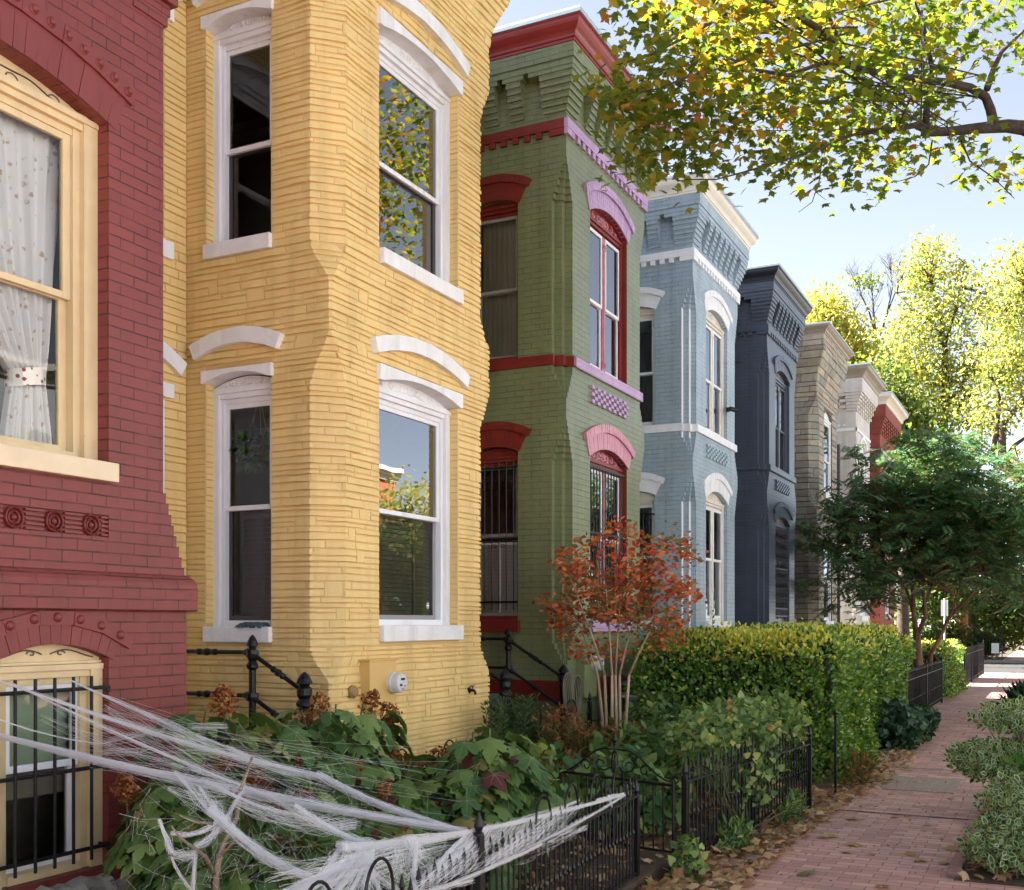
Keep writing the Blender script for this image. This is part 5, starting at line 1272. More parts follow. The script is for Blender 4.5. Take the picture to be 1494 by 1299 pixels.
# bare grey stems the cobweb is caught on
b = MB()
def twig(pts, r0, r1): k = len(pts); b.tube(pts, [r0+(r1-r0)*i/(k-1) for i in range(k)], 6)
G0 = onX(312, 1299, -3.35); 
twig([onX(315, 1330, -3.35), onX(316, 1270, -3.35), onX(325, 1235, -3.35), onX(345, 1195, -3.4), onX(352, 1150, -3.45), onX(368, 1105, -3.5)], .017, .006)
twig([onX(312, 1275, -3.35), onX(300, 1250, -3.33), onX(280, 1235, -3.3), onX(262, 1222, -3.3), onX(250, 1205, -3.3)], .011, .004)
twig([onX(320, 1252, -3.35), onX(335, 1235, -3.3), onX(345, 1224, -3.25)], .007, .003)
twig([onX(310, 1202, -3.3), onX(285, 1200, -3.3), onX(262, 1190, -3.25)], .007, .003)
o = b.build('bare_shrub', M['bark_grey'], None, smooth=True); tag(o, 'bare twisted grey brown stems wrapped in cobweb in front of the hydrangeas', 'shrub')

def leafy(name, label, cat, base, boxes, n, tpl, size, mat, stems=8, droop=-.2, stemm=None, group=None, up=.6, noise_out=1.0):
    t = empty(name, base, label, cat, group)
    P = []
    for (c, r, w) in boxes:
        k = int(n*w); d = rand_dirs(k); q = RNG.random((k, 1))**.45; P.append(np.array(c)+d*np.array(r)*q*noise_out)
    P = np.concatenate(P); k = len(P); C = P.mean(0)
    d = norm_rows(P-np.array(base))*.6+rand_dirs(k)*.8; d[:, 2] += droop
    nr = rand_dirs(k)*.6+norm_rows(P-C)*.5+np.array([0, 0, up])
    scatter_mesh('foliage', *tpl, P, d, nr, RNG.uniform(size[0], size[1], k), mat, t)
    s = MB()
    for i in range(stems):
        e = P[RNG.integers(k)]; b0 = np.array(base)+np.array([random.uniform(-.1, .1), random.uniform(-.1, .1), 0]); m = b0*.5+e*.5+np.array([random.uniform(-.06, .06), random.uniform(-.06, .06), .04]); s.tube([b0, m, e], [.008, .006, .003], 5)
    s.build('stem', stemm or M['twig'], t); return t
GLEAF = leafmat('garden_leaf', [(0, srgb(58, 94, 54)), (.5, srgb(92, 126, 72)), (.85, srgb(124, 150, 86)), (1, srgb(160, 160, 86))], .28, .5, .3)
BLUEG = leafmat('blue_green_leaf', [(0, srgb(58, 92, 66)), (.6, srgb(92, 122, 86)), (1, srgb(122, 146, 96))], .28, .5, .35)
BROWNM = leafmat('fading_perennial_leaf', [(0, srgb(70, 78, 44)), (.4, srgb(104, 104, 58)), (.65, srgb(138, 104, 60)), (.85, srgb(160, 116, 76)), (1, srgb(120, 76, 50))], .28, .7, .15)
ROSEM = leafmat('rosemary_needle', [(0, srgb(36, 66, 32)), (.6, srgb(60, 92, 46)), (1, srgb(92, 118, 62))], .15, .5, .3)
VINE = leafmat('vine_leaf', [(0, srgb(70, 102, 56)), (.5, srgb(108, 138, 80)), (.85, srgb(146, 168, 98)), (.95, srgb(176, 174, 100)), (1, srgb(186, 146, 94))], .32, .5, .3)
def spikes(name, label, base, spots, n_per, mat, size):
    t = empty(name, base, label, 'shrub'); P, D = [], []; s = MB()
    for (x, y, z0, z1) in spots:
        lean = np.array([random.uniform(-.08, .08), random.uniform(-.08, .08)])
        k = n_per; q = RNG.random(k); an = RNG.random(k)*2*PI; rr = .026*(1-q*.5)
        px = x+lean[0]*q+rr*np.cos(an); py = y+lean[1]*q+rr*np.sin(an); P.append(np.stack([px, py, z0+(z1-z0)*q], 1)); D.append(np.stack([np.cos(an), np.sin(an), np.full(k, .8)], 1))
        s.tube([(x, y, z0-.15), (x+lean[0], y+lean[1], z1)], [.006, .002], 5)
    P = np.concatenate(P); D = np.concatenate(D); scatter_mesh('foliage', *NARROW, P, D, rand_dirs(len(P))+np.array([0, 0, .5]), RNG.uniform(size[0], size[1], len(P)), mat, t); s.build('stem', M['twig'], t); return t
sp = []
for i in range(70):
    p = onX(random.gauss(755, 24), 1000, -4.55-random.random()*.3); zt_ = random.uniform(.72, 1.12) if abs(p.y-9.2) < .9 else random.uniform(.5, .8); sp.append((p.x, p.y, .12, zt_))
spikes('rosemary_bush', 'dark green rosemary like bush with upright spikes beside the grey bin', (-4.7, 9.2, .1), sp, 110, ROSEM, (.04, .065))
sp = [(onX(random.uniform(680, 735), 1000, -4.35).x+random.uniform(-.1, .1), onX(random.uniform(684, 735), 1000, -4.3).y, .12, random.uniform(.5, .8)) for i in range(22)]
spikes('rosemary_bush', 'small rosemary like tuft at the right foot of the yellow bay', (-4.35, 8.2, .1), sp, 120, ROSEM, (.04, .06))
leafy('perennial', 'fading brown and green perennials in front of the rosemary bush', 'plant', (-4.0, 8.9, .1), [((-4.0, 8.7, .42), (.4, .55, .33), .5), ((-4.2, 9.6, .5), (.35, .5, .38), .5)], 1700, NARROW, (.06, .12), BROWNM, 22)
leafy('perennial', 'rust coloured dry perennial heads under the red leaved tree', 'plant', (-4.4, 10.1, .1), [((-4.45, 9.95, .78), (.3, .4, .22), .6), ((-4.2, 10.5, .5), (.3, .4, .3), .4)], 900, OVAL, (.025, .055), leafmat('rust_seed', [(0, srgb(130, 84, 56)), (.6, srgb(176, 118, 80)), (1, srgb(104, 110, 64))], .3, .7, .1), 24)
leafy('garden_plant', 'mid green leafy plant between the hydrangeas and the open gate', 'plant', (-3.6, 7.3, .1), [((-3.6, 7.2, .48), (.42, .6, .36), .6), ((-3.85, 7.9, .55), (.4, .5, .35), .4)], 900, HEART, (.06, .11), GLEAF, 18)
leafy('garden_plant', 'broad leafy green plant filling the bed behind the open gate', 'plant', (-3.15, 8.7, .1), [((-3.2, 8.5, .42), (.55, .55, .36), .5), ((-3.3, 9.2, .5), (.5, .5, .42), .5)], 1500, OVAL, (.08, .15), GLEAF, 20, -.5)
leafy('garden_plant', 'yellowing leafy plant under the red leaved tree', 'plant', (-3.7, 9.9, .1), [((-3.7, 9.8, .48), (.45, .5, .4), 1.0)], 900, OVAL, (.06, .11), BROWNM, 18, -.3)
leafy('garden_plant', 'dark green bushy plant in front of the green bin', 'plant', (-3.6, 11.2, .1), [((-3.7, 11.0, .6), (.6, .5, .42), .6), ((-3.0, 10.8, .6), (.5, .5, .45), .4)], 2000, OVAL, (.06, .11), GLEAF, 22, -.3)
vine = leafy('climbing_vine', 'green heart leaved vine sprawling over the iron picket fence', 'vine', (-2.4, 9.2, .05), [((-2.62, 8.8, .86), (.32, .5, .26), .22), ((-2.52, 9.5, .88), (.36, .6, .27), .38), ((-2.4, 10.3, .88), (.34, .5, .27), .30), ((-2.3, 9.6, .5), (.08, 1.0, .3), .10)], 2800, HEART, (.04, .085), VINE, 40, -.3, M['stem_green'])
s = MB()
for i in range(26):
    y = random.uniform(8.0, 10.9); x = -2.46+.3*(y-7.8)/3.3*.35+random.uniform(-.05, .12); z_ = random.uniform(.6, 1.0)
    pts = [(x, y, z_)]
    for k in range(7): pts.append((pts[-1][0]+random.uniform(-.02, .05), pts[-1][1]+random.uniform(-.09, .09), max(.15, pts[-1][2]+random.uniform(-.12, .06))))
    s.tube(pts, .0028, 4)
s.build('tendril', M['stem_green'], vine)
leafy('ivy', 'dark ivy clump spilling from the fence onto the brick walk', 'ivy', (-2.1, 17.0, .0), [((-2.15, 16.6, .30), (.42, .6, .38), .6), ((-2.1, 17.6, .25), (.45, .8, .28), .4)], 2600, HEART, (.07, .12), leafmat('ivy_leaf', [(0, srgb(26, 52, 34)), (.6, srgb(46, 76, 48)), (1, srgb(78, 106, 68))], .15, .4, .45), 20, -.5)
leafy('ivy', 'smaller ivy patch along the foot of the spear topped fence', 'ivy', (-2.15, 20.0, .0), [((-2.15, 20.0, .16), (.3, 1.2, .22), 1)], 1100, HEART, (.07, .11), leafmat('ivy_leaf', [(0, srgb(30, 58, 38)), (1, srgb(84, 112, 72))], .2, .4, .4), 8, -.4)
leafy('weed', 'bright green weed at the foot of the gate post', 'plant', (-2.3, 7.45, .0), [((-2.32, 7.35, .14), (.14, .16, .18), 1)], 130, HEART, (.04, .08), VINE, 8, .2)
leafy('weed', 'scrubby weeds among the dry leaves by the picket fence', 'plant', (-2.25, 8.6, .0), [((-2.28, 8.5, .1), (.12, .3, .14), .5), ((-2.15, 9.9, .12), (.1, .4, .18), .5)], 420, NARROW, (.05, .11), GLEAF, 16, .4)
leafy('weed', 'brown dead weeds at the foot of the clipped hedge', 'plant', (-2.02, 13.0, .0), [((-2.02, 12.8, .12), (.16, .7, .2), 1)], 700, NARROW, (.05, .10), BROWNM, 20, .3)
leafy('shrub', 'dark spiky low plant at the right edge of the brick walk', 'shrub', (-.5, 21.5, .0), [((-.35, 21.5, .3), (.55, .6, .35), 1)], 700, NARROW, (.18, .3), leafmat('dark_strap_leaf', [(0, srgb(28, 50, 34)), (1, srgb(60, 86, 58))], .15, .5, .3), 10, .3)
# red flower by the hedge
b = MB(); c = onX(1246, 1106, -2.13); 
for i in range(6):
    a = i*PI/3; b.tube([c, c+Vector((.02*math.cos(a), .03*math.sin(a), .03)), c+Vector((.03*math.cos(a), .045*math.sin(a), .005))], [.008, .02, .004], 6)
b.tube([c, c+Vector((0, 0, -.2))], .004, 5); o = b.build('red_flower', plain('red_petal', srgb(196, 48, 56), .6, .1, 8, 0), None, smooth=True); tag(o, 'single red flower at the foot of the clipped hedge', 'flower')

# variegated shrubs at the right edge
def variegated(label, base, boxes, n, size):
    t = empty('variegated_shrub', base, label, 'shrub'); P = []
    for (c, r, w) in boxes:
        k = int(n*w); d = rand_dirs(k); q = RNG.random((k, 1))**.35; P.append(np.array(c)+d*np.array(r)*q)
    P = np.concatenate(P); P[:, 2] = np.maximum(P[:, 2], .04); k = len(P); C = P.mean(0)
    tv = [(0,0,0), (.26,.3,.05), (.24,.68,.05), (0,1,-.05), (-.24,.68,.05), (-.26,.3,.05), (0,.1,.012), (.17,.33,.046), (.15,.64,.046), (0,.86,-.02), (-.15,.64,.046), (-.17,.33,.046)]
    tf = [(0,1,7,6), (1,2,8,7), (2,3,9,8), (3,4,10,9), (4,5,11,10), (5,0,6,11), (6,7,8,9), (6,9,10,11)]
    cream = leafmat('cream_leaf_margin', [(0, srgb(168, 184, 128)), (.7, srgb(202, 210, 160)), (1, srgb(140, 164, 96))], .3, .5, .3); gr = leafmat('variegated_leaf_green', [(0, srgb(50, 84, 58)), (.6, srgb(84, 118, 82)), (1, srgb(122, 148, 84))], .25, .5, .3)
    d = norm_rows(P-np.array(base))*.5+rand_dirs(k)*.9; nr = rand_dirs(k)*.6+norm_rows(P-C)*.6+np.array([0, 0, .5])
    scatter_mesh('foliage', tv, tf, P, d, nr, RNG.uniform(size[0], size[1], k), [cream, gr], t, tm=[0]*6+[1, 1])
    s = MB()
    for i in range(26):
        e = P[RNG.integers(k)]; b0 = np.array(base)+np.array([random.uniform(-.15, .15), random.uniform(-.15, .15), 0]); s.tube([b0, b0*.5+e*.5+np.array([0, 0, .05]), e], [.008, .006, .003], 5)
    s.build('stem', M['twig'], t)
variegated('nearer cream and green variegated shrub at the lower right edge of the walk', (-.15, 9.1, .03), [((.0, 9.2, .38), (.58, .72, .32), .6), ((-.3, 8.75, .2), (.34, .42, .2), .3), ((.12, 8.6, .24), (.3, .3, .22), .15)], 4200, (.045, .08))
variegated('farther taller cream and green variegated shrub on the right of the walk', (-.15, 11.6, .03), [((-.2, 11.5, .9), (.6, .6, .17), .42), ((-.55, 11.2, .52), (.42, .55, .2), .4), ((.2, 11.6, .5), (.5, .6, .5), .18)], 3800, (.045, .08))
leafy('garden_plant', 'bright green leafy plant growing between the two variegated shrubs', 'plant', (-.1, 10.8, .03), [((-.05, 10.8, .55), (.35, .25, .15), 1)], 260, OVAL, (.09, .14), leafmat('fresh_leaf', [(0, srgb(84, 134, 52)), (1, srgb(130, 170, 80))], .35, .45, .3), 8, 0)

# hedges
def hedge(label, x0, x1, y0, y1, h, n, lsz=(.045, .075), gold=.30, seed=1):
    t = empty('clipped_hedge', ((x0+x1)/2, (y0+y1)/2, 0), label, 'hedge', None)
    rng = np.random.default_rng(seed)
    A = [(y1-y0)*h, (x1-x0)*h, (y1-y0)*h, (x1-x0)*h, (x1-x0)*(y1-y0)]; w = np.array(A)*np.array([1.1, 1.5, .25, .3, 1.0]); w /= w.sum()
    f = rng.choice(5, n, p=w); u, v = rng.random(n), rng.random(n); dep = np.abs(rng.normal(0, .055, n))-.03
    X = np.where(f == 0, x1-dep, np.where(f == 2, x0+dep, x0+(x1-x0)*u)); Y = np.where(f == 1, y0+dep, np.where(f == 3, y1-dep, y0+(y1-y0)*np.where(f == 4, v, u)))
    Z = np.where(f == 4, h-dep, .05+(h-.05)*v)
    # soft clipped corners and uneven faces
    cx_, cy_ = (x0+x1)/2, (y0+y1)/2; bul = .05*np.sin(X*3.1+1)+.045*np.sin(Y*2.7)+.05*np.sin(Z*4.3+X*2)+.03*np.sin(Y*7+Z*5)
    nx = (f == 0)*1.-(f == 2)*1.; ny = (f == 3)*1.-(f == 1)*1.; nz = (f == 4)*1.
    X += nx*bul; Y += ny*bul; Z += nz*bul*.9
    rd = .16; ex = np.maximum(0, rd-np.minimum(X-x0, x1-X)); ez = np.maximum(0, rd-(h-Z)); ey = np.maximum(0, rd-np.minimum(Y-y0, y1-Y))
    s_ = (np.clip(ex, 0, rd)*np.clip(ez, 0, rd)+np.clip(ey, 0, rd)*np.clip(ez, 0, rd)+np.clip(ex, 0, rd)*np.clip(ey, 0, rd))/rd*.45
    X -= np.sign(X-cx_)*s_*(ex > 0); Y -= np.sign(Y-cy_)*s_*(ey > 0); Z -= s_*(ez > 0)
    tuft = rng.random(n) < .05; Z = Z+(f == 4)*tuft*rng.random(n)*.10
    P = np.stack([X, Y, Z], 1); N_ = np.stack([nx, ny, nz+.25], 1)
    dirs = N_*.7+norm_rows(rng.normal(size=(n, 3)))*.8+np.array([0, 0, .35])
    nr = N_*.8+norm_rows(rng.normal(size=(n, 3)))*.7
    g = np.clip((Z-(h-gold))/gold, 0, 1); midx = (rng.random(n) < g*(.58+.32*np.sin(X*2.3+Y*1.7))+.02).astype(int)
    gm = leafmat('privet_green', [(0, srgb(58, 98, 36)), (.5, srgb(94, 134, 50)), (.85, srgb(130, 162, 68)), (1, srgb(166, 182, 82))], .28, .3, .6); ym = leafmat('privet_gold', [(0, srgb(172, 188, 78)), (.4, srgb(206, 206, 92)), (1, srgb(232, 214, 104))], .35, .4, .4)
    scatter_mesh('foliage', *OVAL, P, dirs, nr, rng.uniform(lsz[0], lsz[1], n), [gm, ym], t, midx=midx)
    # inner mass: darker leaves round a dark brown-green core that blocks see-through
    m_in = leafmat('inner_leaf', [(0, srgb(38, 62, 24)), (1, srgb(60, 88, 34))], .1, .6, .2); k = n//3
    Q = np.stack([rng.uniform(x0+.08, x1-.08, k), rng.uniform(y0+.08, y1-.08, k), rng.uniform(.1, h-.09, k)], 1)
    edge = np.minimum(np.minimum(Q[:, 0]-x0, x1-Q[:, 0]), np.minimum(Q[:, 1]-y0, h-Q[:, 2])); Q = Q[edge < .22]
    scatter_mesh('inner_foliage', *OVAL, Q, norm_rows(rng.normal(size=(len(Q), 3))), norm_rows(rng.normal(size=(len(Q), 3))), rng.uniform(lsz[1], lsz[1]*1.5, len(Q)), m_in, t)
    s = MB()
    for i in range(40):
        bx, by = random.uniform(x0+.2, x1-.2), random.uniform(y0+.2, y1-.2); s.tube([(bx, by, .0), (bx+random.uniform(-.1, .1), by+random.uniform(-.1, .1), h*.5), (bx+random.uniform(-.25, .25), by+random.uniform(-.25, .25), h-.15)], [.014, .010, .005], 5)
    c = MB(); c.box(x0+.22, x1-.22, y0+.22, y1-.22, .12, h-.22); s.build('stem', M['twig'], t); c.build('inner_mass', plain('dark_twigs', srgb(44, 50, 26), .95, .4, 14, .8, 18), t)
    return t
hedge('golden topped clipped privet hedge nearest the camera with its corner by the iron post', -4.55, -2.22, 12.15, 14.75, 1.62, 21000, seed=2)
hedge('second golden topped privet hedge just behind the nearest hedge', -4.5, -2.28, 14.78, 19.3, 1.66, 15000, seed=3)
hedge('short golden hedge beyond the dark green tree', -3.6, -2.32, 26.9, 32.6, 1.28, 8000, (.05, .08), .2, seed=4)
s = MB(); p0 = onX(1038, 925, -3.6)
P = []; 
t = empty('hedge_sprig', (p0.x, p0.y, 1.55), 'single tall green sprig growing out of the top of the nearest hedge', 'sprig')
s.tube([(p0.x, p0.y, 1.5), (p0.x+.02, p0.y, 1.98)], [.005, .002], 5); s.build('stem', M['stem_green'], t)
q = np.linspace(0, 1, 18); an = q*18*1.9; P = np.stack([p0.x+.02*q+.01*np.cos(an), p0.y+.01*np.sin(an), 1.58+.4*q], 1); D = np.stack([np.cos(an), np.sin(an), np.full(18, .7)], 1); scatter_mesh('leaves', *OVAL, P, D, D*.3+np.array([0, 0, 1]), np.full(18, .07)*(1.15-q*.6), GLEAF, t)

# ================================================================== TREES
def limb(mb, p, q, r0, r1, wob=.05, n=6):
    p, q = Vector(p), Vector(q); l = (q-p).length
    pts = [p.lerp(q, i/n)+(Vector((random.gauss(0, wob), random.gauss(0, wob), random.gauss(0, wob)))*l*.25 if 0 < i < n else Vector((0, 0, 0))) for i in range(n+1)]
    mb.tube(pts, [r0+(r1-r0)*i/n for i in range(n+1)], 8); return pts
def fork(mb, p, d, l, r, depth, tips, spread=.6, up=.15, shrink=.72, kids=(2, 3)):
    d = Vector(d).normalized(); q = p+d*l; pts = limb(mb, p, q, r, r*.68, .12, 4)
    if depth <= 1: tips += pts[2:]
    if depth == 0: return
    for i in range(random.randint(*kids)):
        nd = (d+Vector((random.gauss(0, spread), random.gauss(0, spread), random.gauss(0, spread*.7)+up))).normalized(); fork(mb, pts[-1] if i < 2 else pts[-2], nd, l*random.uniform(shrink-.12, shrink+.12), r*.64, depth-1, tips, spread, up, shrink, kids)

# small red leaved crape myrtle
def red_tree():
    base = Vector((-4.05, 10.45, .1)); t = empty('ornamental_tree', base, 'small multi stemmed tree with orange red autumn leaves in front of the green house', 'tree')
    tr = MB(); tips = []
    for (ub, ut, um) in ((887, 842, 882), (893, 885, 893), (905, 928, 904), (909, 965, 918), (885, 826, 872), (900, 905, 898)):
        Yj = random.uniform(10.3, 10.6); b0 = onY(ub, 1110, Yj); b0.z = .1; m1 = onY((ub+um)/2, 1045, Yj); m2 = onY(um, 985, Yj); e = onY(ut, random.uniform(860, 900), Yj+random.uniform(-.3, .3))
        tr.tube([b0, m1, m2], [.020, .017, .014], 8); pts = [m2, m2.lerp(e, .35)+Vector((0, 0, .03)), e]; tr.tube(pts, [.014, .010, .006], 7)
        for s0 in (.6, 1.0):
            p = m2.lerp(e, s0)
            for k in range(2):
                d = Vector((random.gauss(0, .5), random.gauss(0, .5), random.uniform(.3, .9))).normalized(); fork(tr, p, d, random.uniform(.16, .28), .005, 1, tips, .5, .1, .7)
    # outline controls: (u,v) clumps seen in the crown
    for (u, v, r) in ((905, 775, .14), (868, 800, .16), (835, 815, .14), (940, 800, .16), (975, 790, .16), (1005, 815, .12), (845, 850, .18), (900, 840, .22), (950, 850, .2), (990, 860, .14), (1005, 870, .1), (805, 890, .14), (830, 895, .16), (870, 890, .2), (915, 890, .2), (960, 900, .16), (985, 905, .1), (815, 905, .12), (845, 925, .14), (960, 935, .14), (890, 945, .14), (985, 935, .1), (850, 955, .10), (905, 760, .06), (995, 850, .08), (1015, 808, .06), (795, 880, .08)):
        c = onY(u, v, 10.45+random.uniform(-.45, .45)); n = int(26*(r/.14)**2)
        for i in range(max(5, int(n*.78))): tips.append(c+Vector((random.gauss(0, r*.6), random.gauss(0, r*.6), random.gauss(0, r*.5))))
        tr.tube([onY((u+890)/2, (v+930)/2, 10.45), c], [.005, .002], 5)
    tr.build('trunk', M['bark_tan'], t, smooth=True)
    tips = [p for p in tips if p.z > 1.2 and -4.9 < p.x < -3.1 and p.z < 2.85]
    P, D = [], []
    for p in tips:
        for k in range(4):
            P.append(p+Vector((random.gauss(0, .05), random.gauss(0, .05), random.gauss(0, .045)))); D.append(Vector((random.gauss(0, .7), random.gauss(0, .7), random.uniform(-.5, .4))))
    P = np.array(P); D = np.array(D); n = len(P); print('red tree leaves', n)
    g = np.clip((P[:, 0]+4.05)*.25+.5+.3*np.sin(P[:, 2]*4+P[:, 0]*3), 0, .9)*.7
    midx = (RNG.random(n) < g).astype(int)
    rm = leafmat('autumn_red_leaf', [(0, srgb(140, 58, 46)), (.35, srgb(186, 84, 56)), (.7, srgb(210, 118, 72)), (1, srgb(216, 150, 88))], .38, .5, .3); gm = leafmat('autumn_olive_leaf', [(0, srgb(96, 108, 58)), (.6, srgb(132, 122, 68)), (1, srgb(156, 100, 66))], .32, .5, .3)
    scatter_mesh('crown', *OVAL, P, D, rand_dirs(n, .5), RNG.uniform(.048, .082, n), [rm, gm], t, midx=midx)
red_tree()

# dark green crape myrtle further along the walk
FROND_V, FROND_F = [], []
for i in range(6):
    y = .12+.15*i
    for s in (-1, 1):
        o = len(FROND_V); FROND_V += [(0, y, 0), (s*.15, y-.02, .02), (s*.34, y+.10, -.03), (s*.15, y+.15, .02)]; FROND_F.append((o, o+1, o+2, o+3) if s > 0 else (o, o+3, o+2, o+1))
o = len(FROND_V); FROND_V += [(0, 1.0, 0), (.06, 1.12, 0), (0, 1.28, -.04), (-.06, 1.12, 0)]; FROND_F.append((o, o+1, o+2, o+3))
FROND = (FROND_V, FROND_F)
def green_tree():
    base = Vector((-2.75, 24.6, 0)); t = empty('garden_tree', base, 'dark green spreading tree with reddish forked trunks beside the walk', 'tree'); tr = MB(); tips = []
    def tp(u, v, Y): return onY(u, v, Y)
    A = [tp(1343, 1000, 24.6), tp(1340, 960, 24.6), tp(1337, 920, 24.6)]; A[0].z = 0; tr.tube(A, [.10, .085, .075], 10)
    for (pts, r0, r1) in (([(1337, 925), (1333, 895), (1332, 860), (1325, 800), (1310, 760)], .06, .02), ([(1338, 930), (1350, 900), (1348, 870), (1345, 820), (1352, 760)], .055, .02), ([(1345, 890), (1358, 860), (1372, 830), (1392, 780)], .035, .015), ([(1333, 900), (1326, 870), (1318, 850), (1290, 810)], .035, .015),
                           ([(1353, 985), (1358, 955), (1372, 930), (1382, 905), (1400, 885), (1420, 865), (1440, 840), (1465, 800)], .05, .018), ([(1380, 910), (1390, 890), (1395, 870), (1405, 840)], .03, .015)):
        P = [tp(u, v, 24.6+random.uniform(-.3, .3)*(i > 1)) for i, (u, v) in enumerate(pts)]
        if pts[0][1] == 985: P[0].z = 0
        tr.tube(P, [r0+(r1-r0)*i/(len(P)-1) for i in range(len(P))], 8)
        for p in P[-2:]:
            for k in range(4): fork(tr, p, (random.gauss(0, .7), random.gauss(0, .7), random.uniform(.1, .8)), random.uniform(.6, .95), .022, 2, tips, .6, .1, .75)
    tr.build('trunk', M['bark_red'], t, smooth=True)
    CL = []
    for (u, v, ru, rv, w) in ((1300, 700, 50, 45, 1), (1360, 680, 60, 45, 1.2), (1420, 690, 60, 50, 1.2), (1480, 720, 50, 60, 1), (1250, 745, 45, 35, .9), (1320, 760, 60, 45, 1.3), (1400, 770, 70, 50, 1.5), (1470, 800, 50, 60, 1.2), (1235, 785, 38, 35, .7), (1290, 830, 45, 40, .8), (1360, 825, 50, 28, .45), (1440, 845, 50, 30, .6), (1245, 825, 32, 38, .35), (1275, 865, 30, 26, .28), (1540, 780, 50, 90, 1.5), (1225, 800, 22, 45, .3), (1480, 860, 40, 30, .6), (1385, 655, 45, 20, .6)):
        for i in range(int(92*w)): 
            a, q = random.uniform(0, 2*PI), random.random()**.5
            Yj = 24.6+random.uniform(-2.0, 1.6); CL.append(onY(u+ru*q*math.cos(a), v+rv*q*math.sin(a), 24.6)+Vector((0, Yj-24.6, 0)))
    tips += CL; P, D, N_ = [], [], []
    for p in tips:
        if p.z < 1.9: continue
        a = random.uniform(0, 2*PI)
        for k in range(2):
            a += 2.1; P.append(p+Vector((random.gauss(0, .06), random.gauss(0, .06), random.gauss(0, .06)))); D.append(Vector((math.cos(a), math.sin(a), random.uniform(-.75, .05)))); N_.append(Vector((random.gauss(0, .3), random.gauss(0, .3), 1)))
    n = len(P); print('green tree fronds', n)
    gm = leafmat('dark_tree_leaf', [(0, srgb(58, 98, 68)), (.5, srgb(88, 128, 84)), (.86, srgb(116, 146, 88)), (.95, srgb(150, 126, 72)), (1, srgb(140, 92, 60))], .22, .3, .6)
    scatter_mesh('crown', *FROND, np.array(P), np.array(D), np.array(N_), RNG.uniform(.22, .38, n), gm, t)
green_tree()

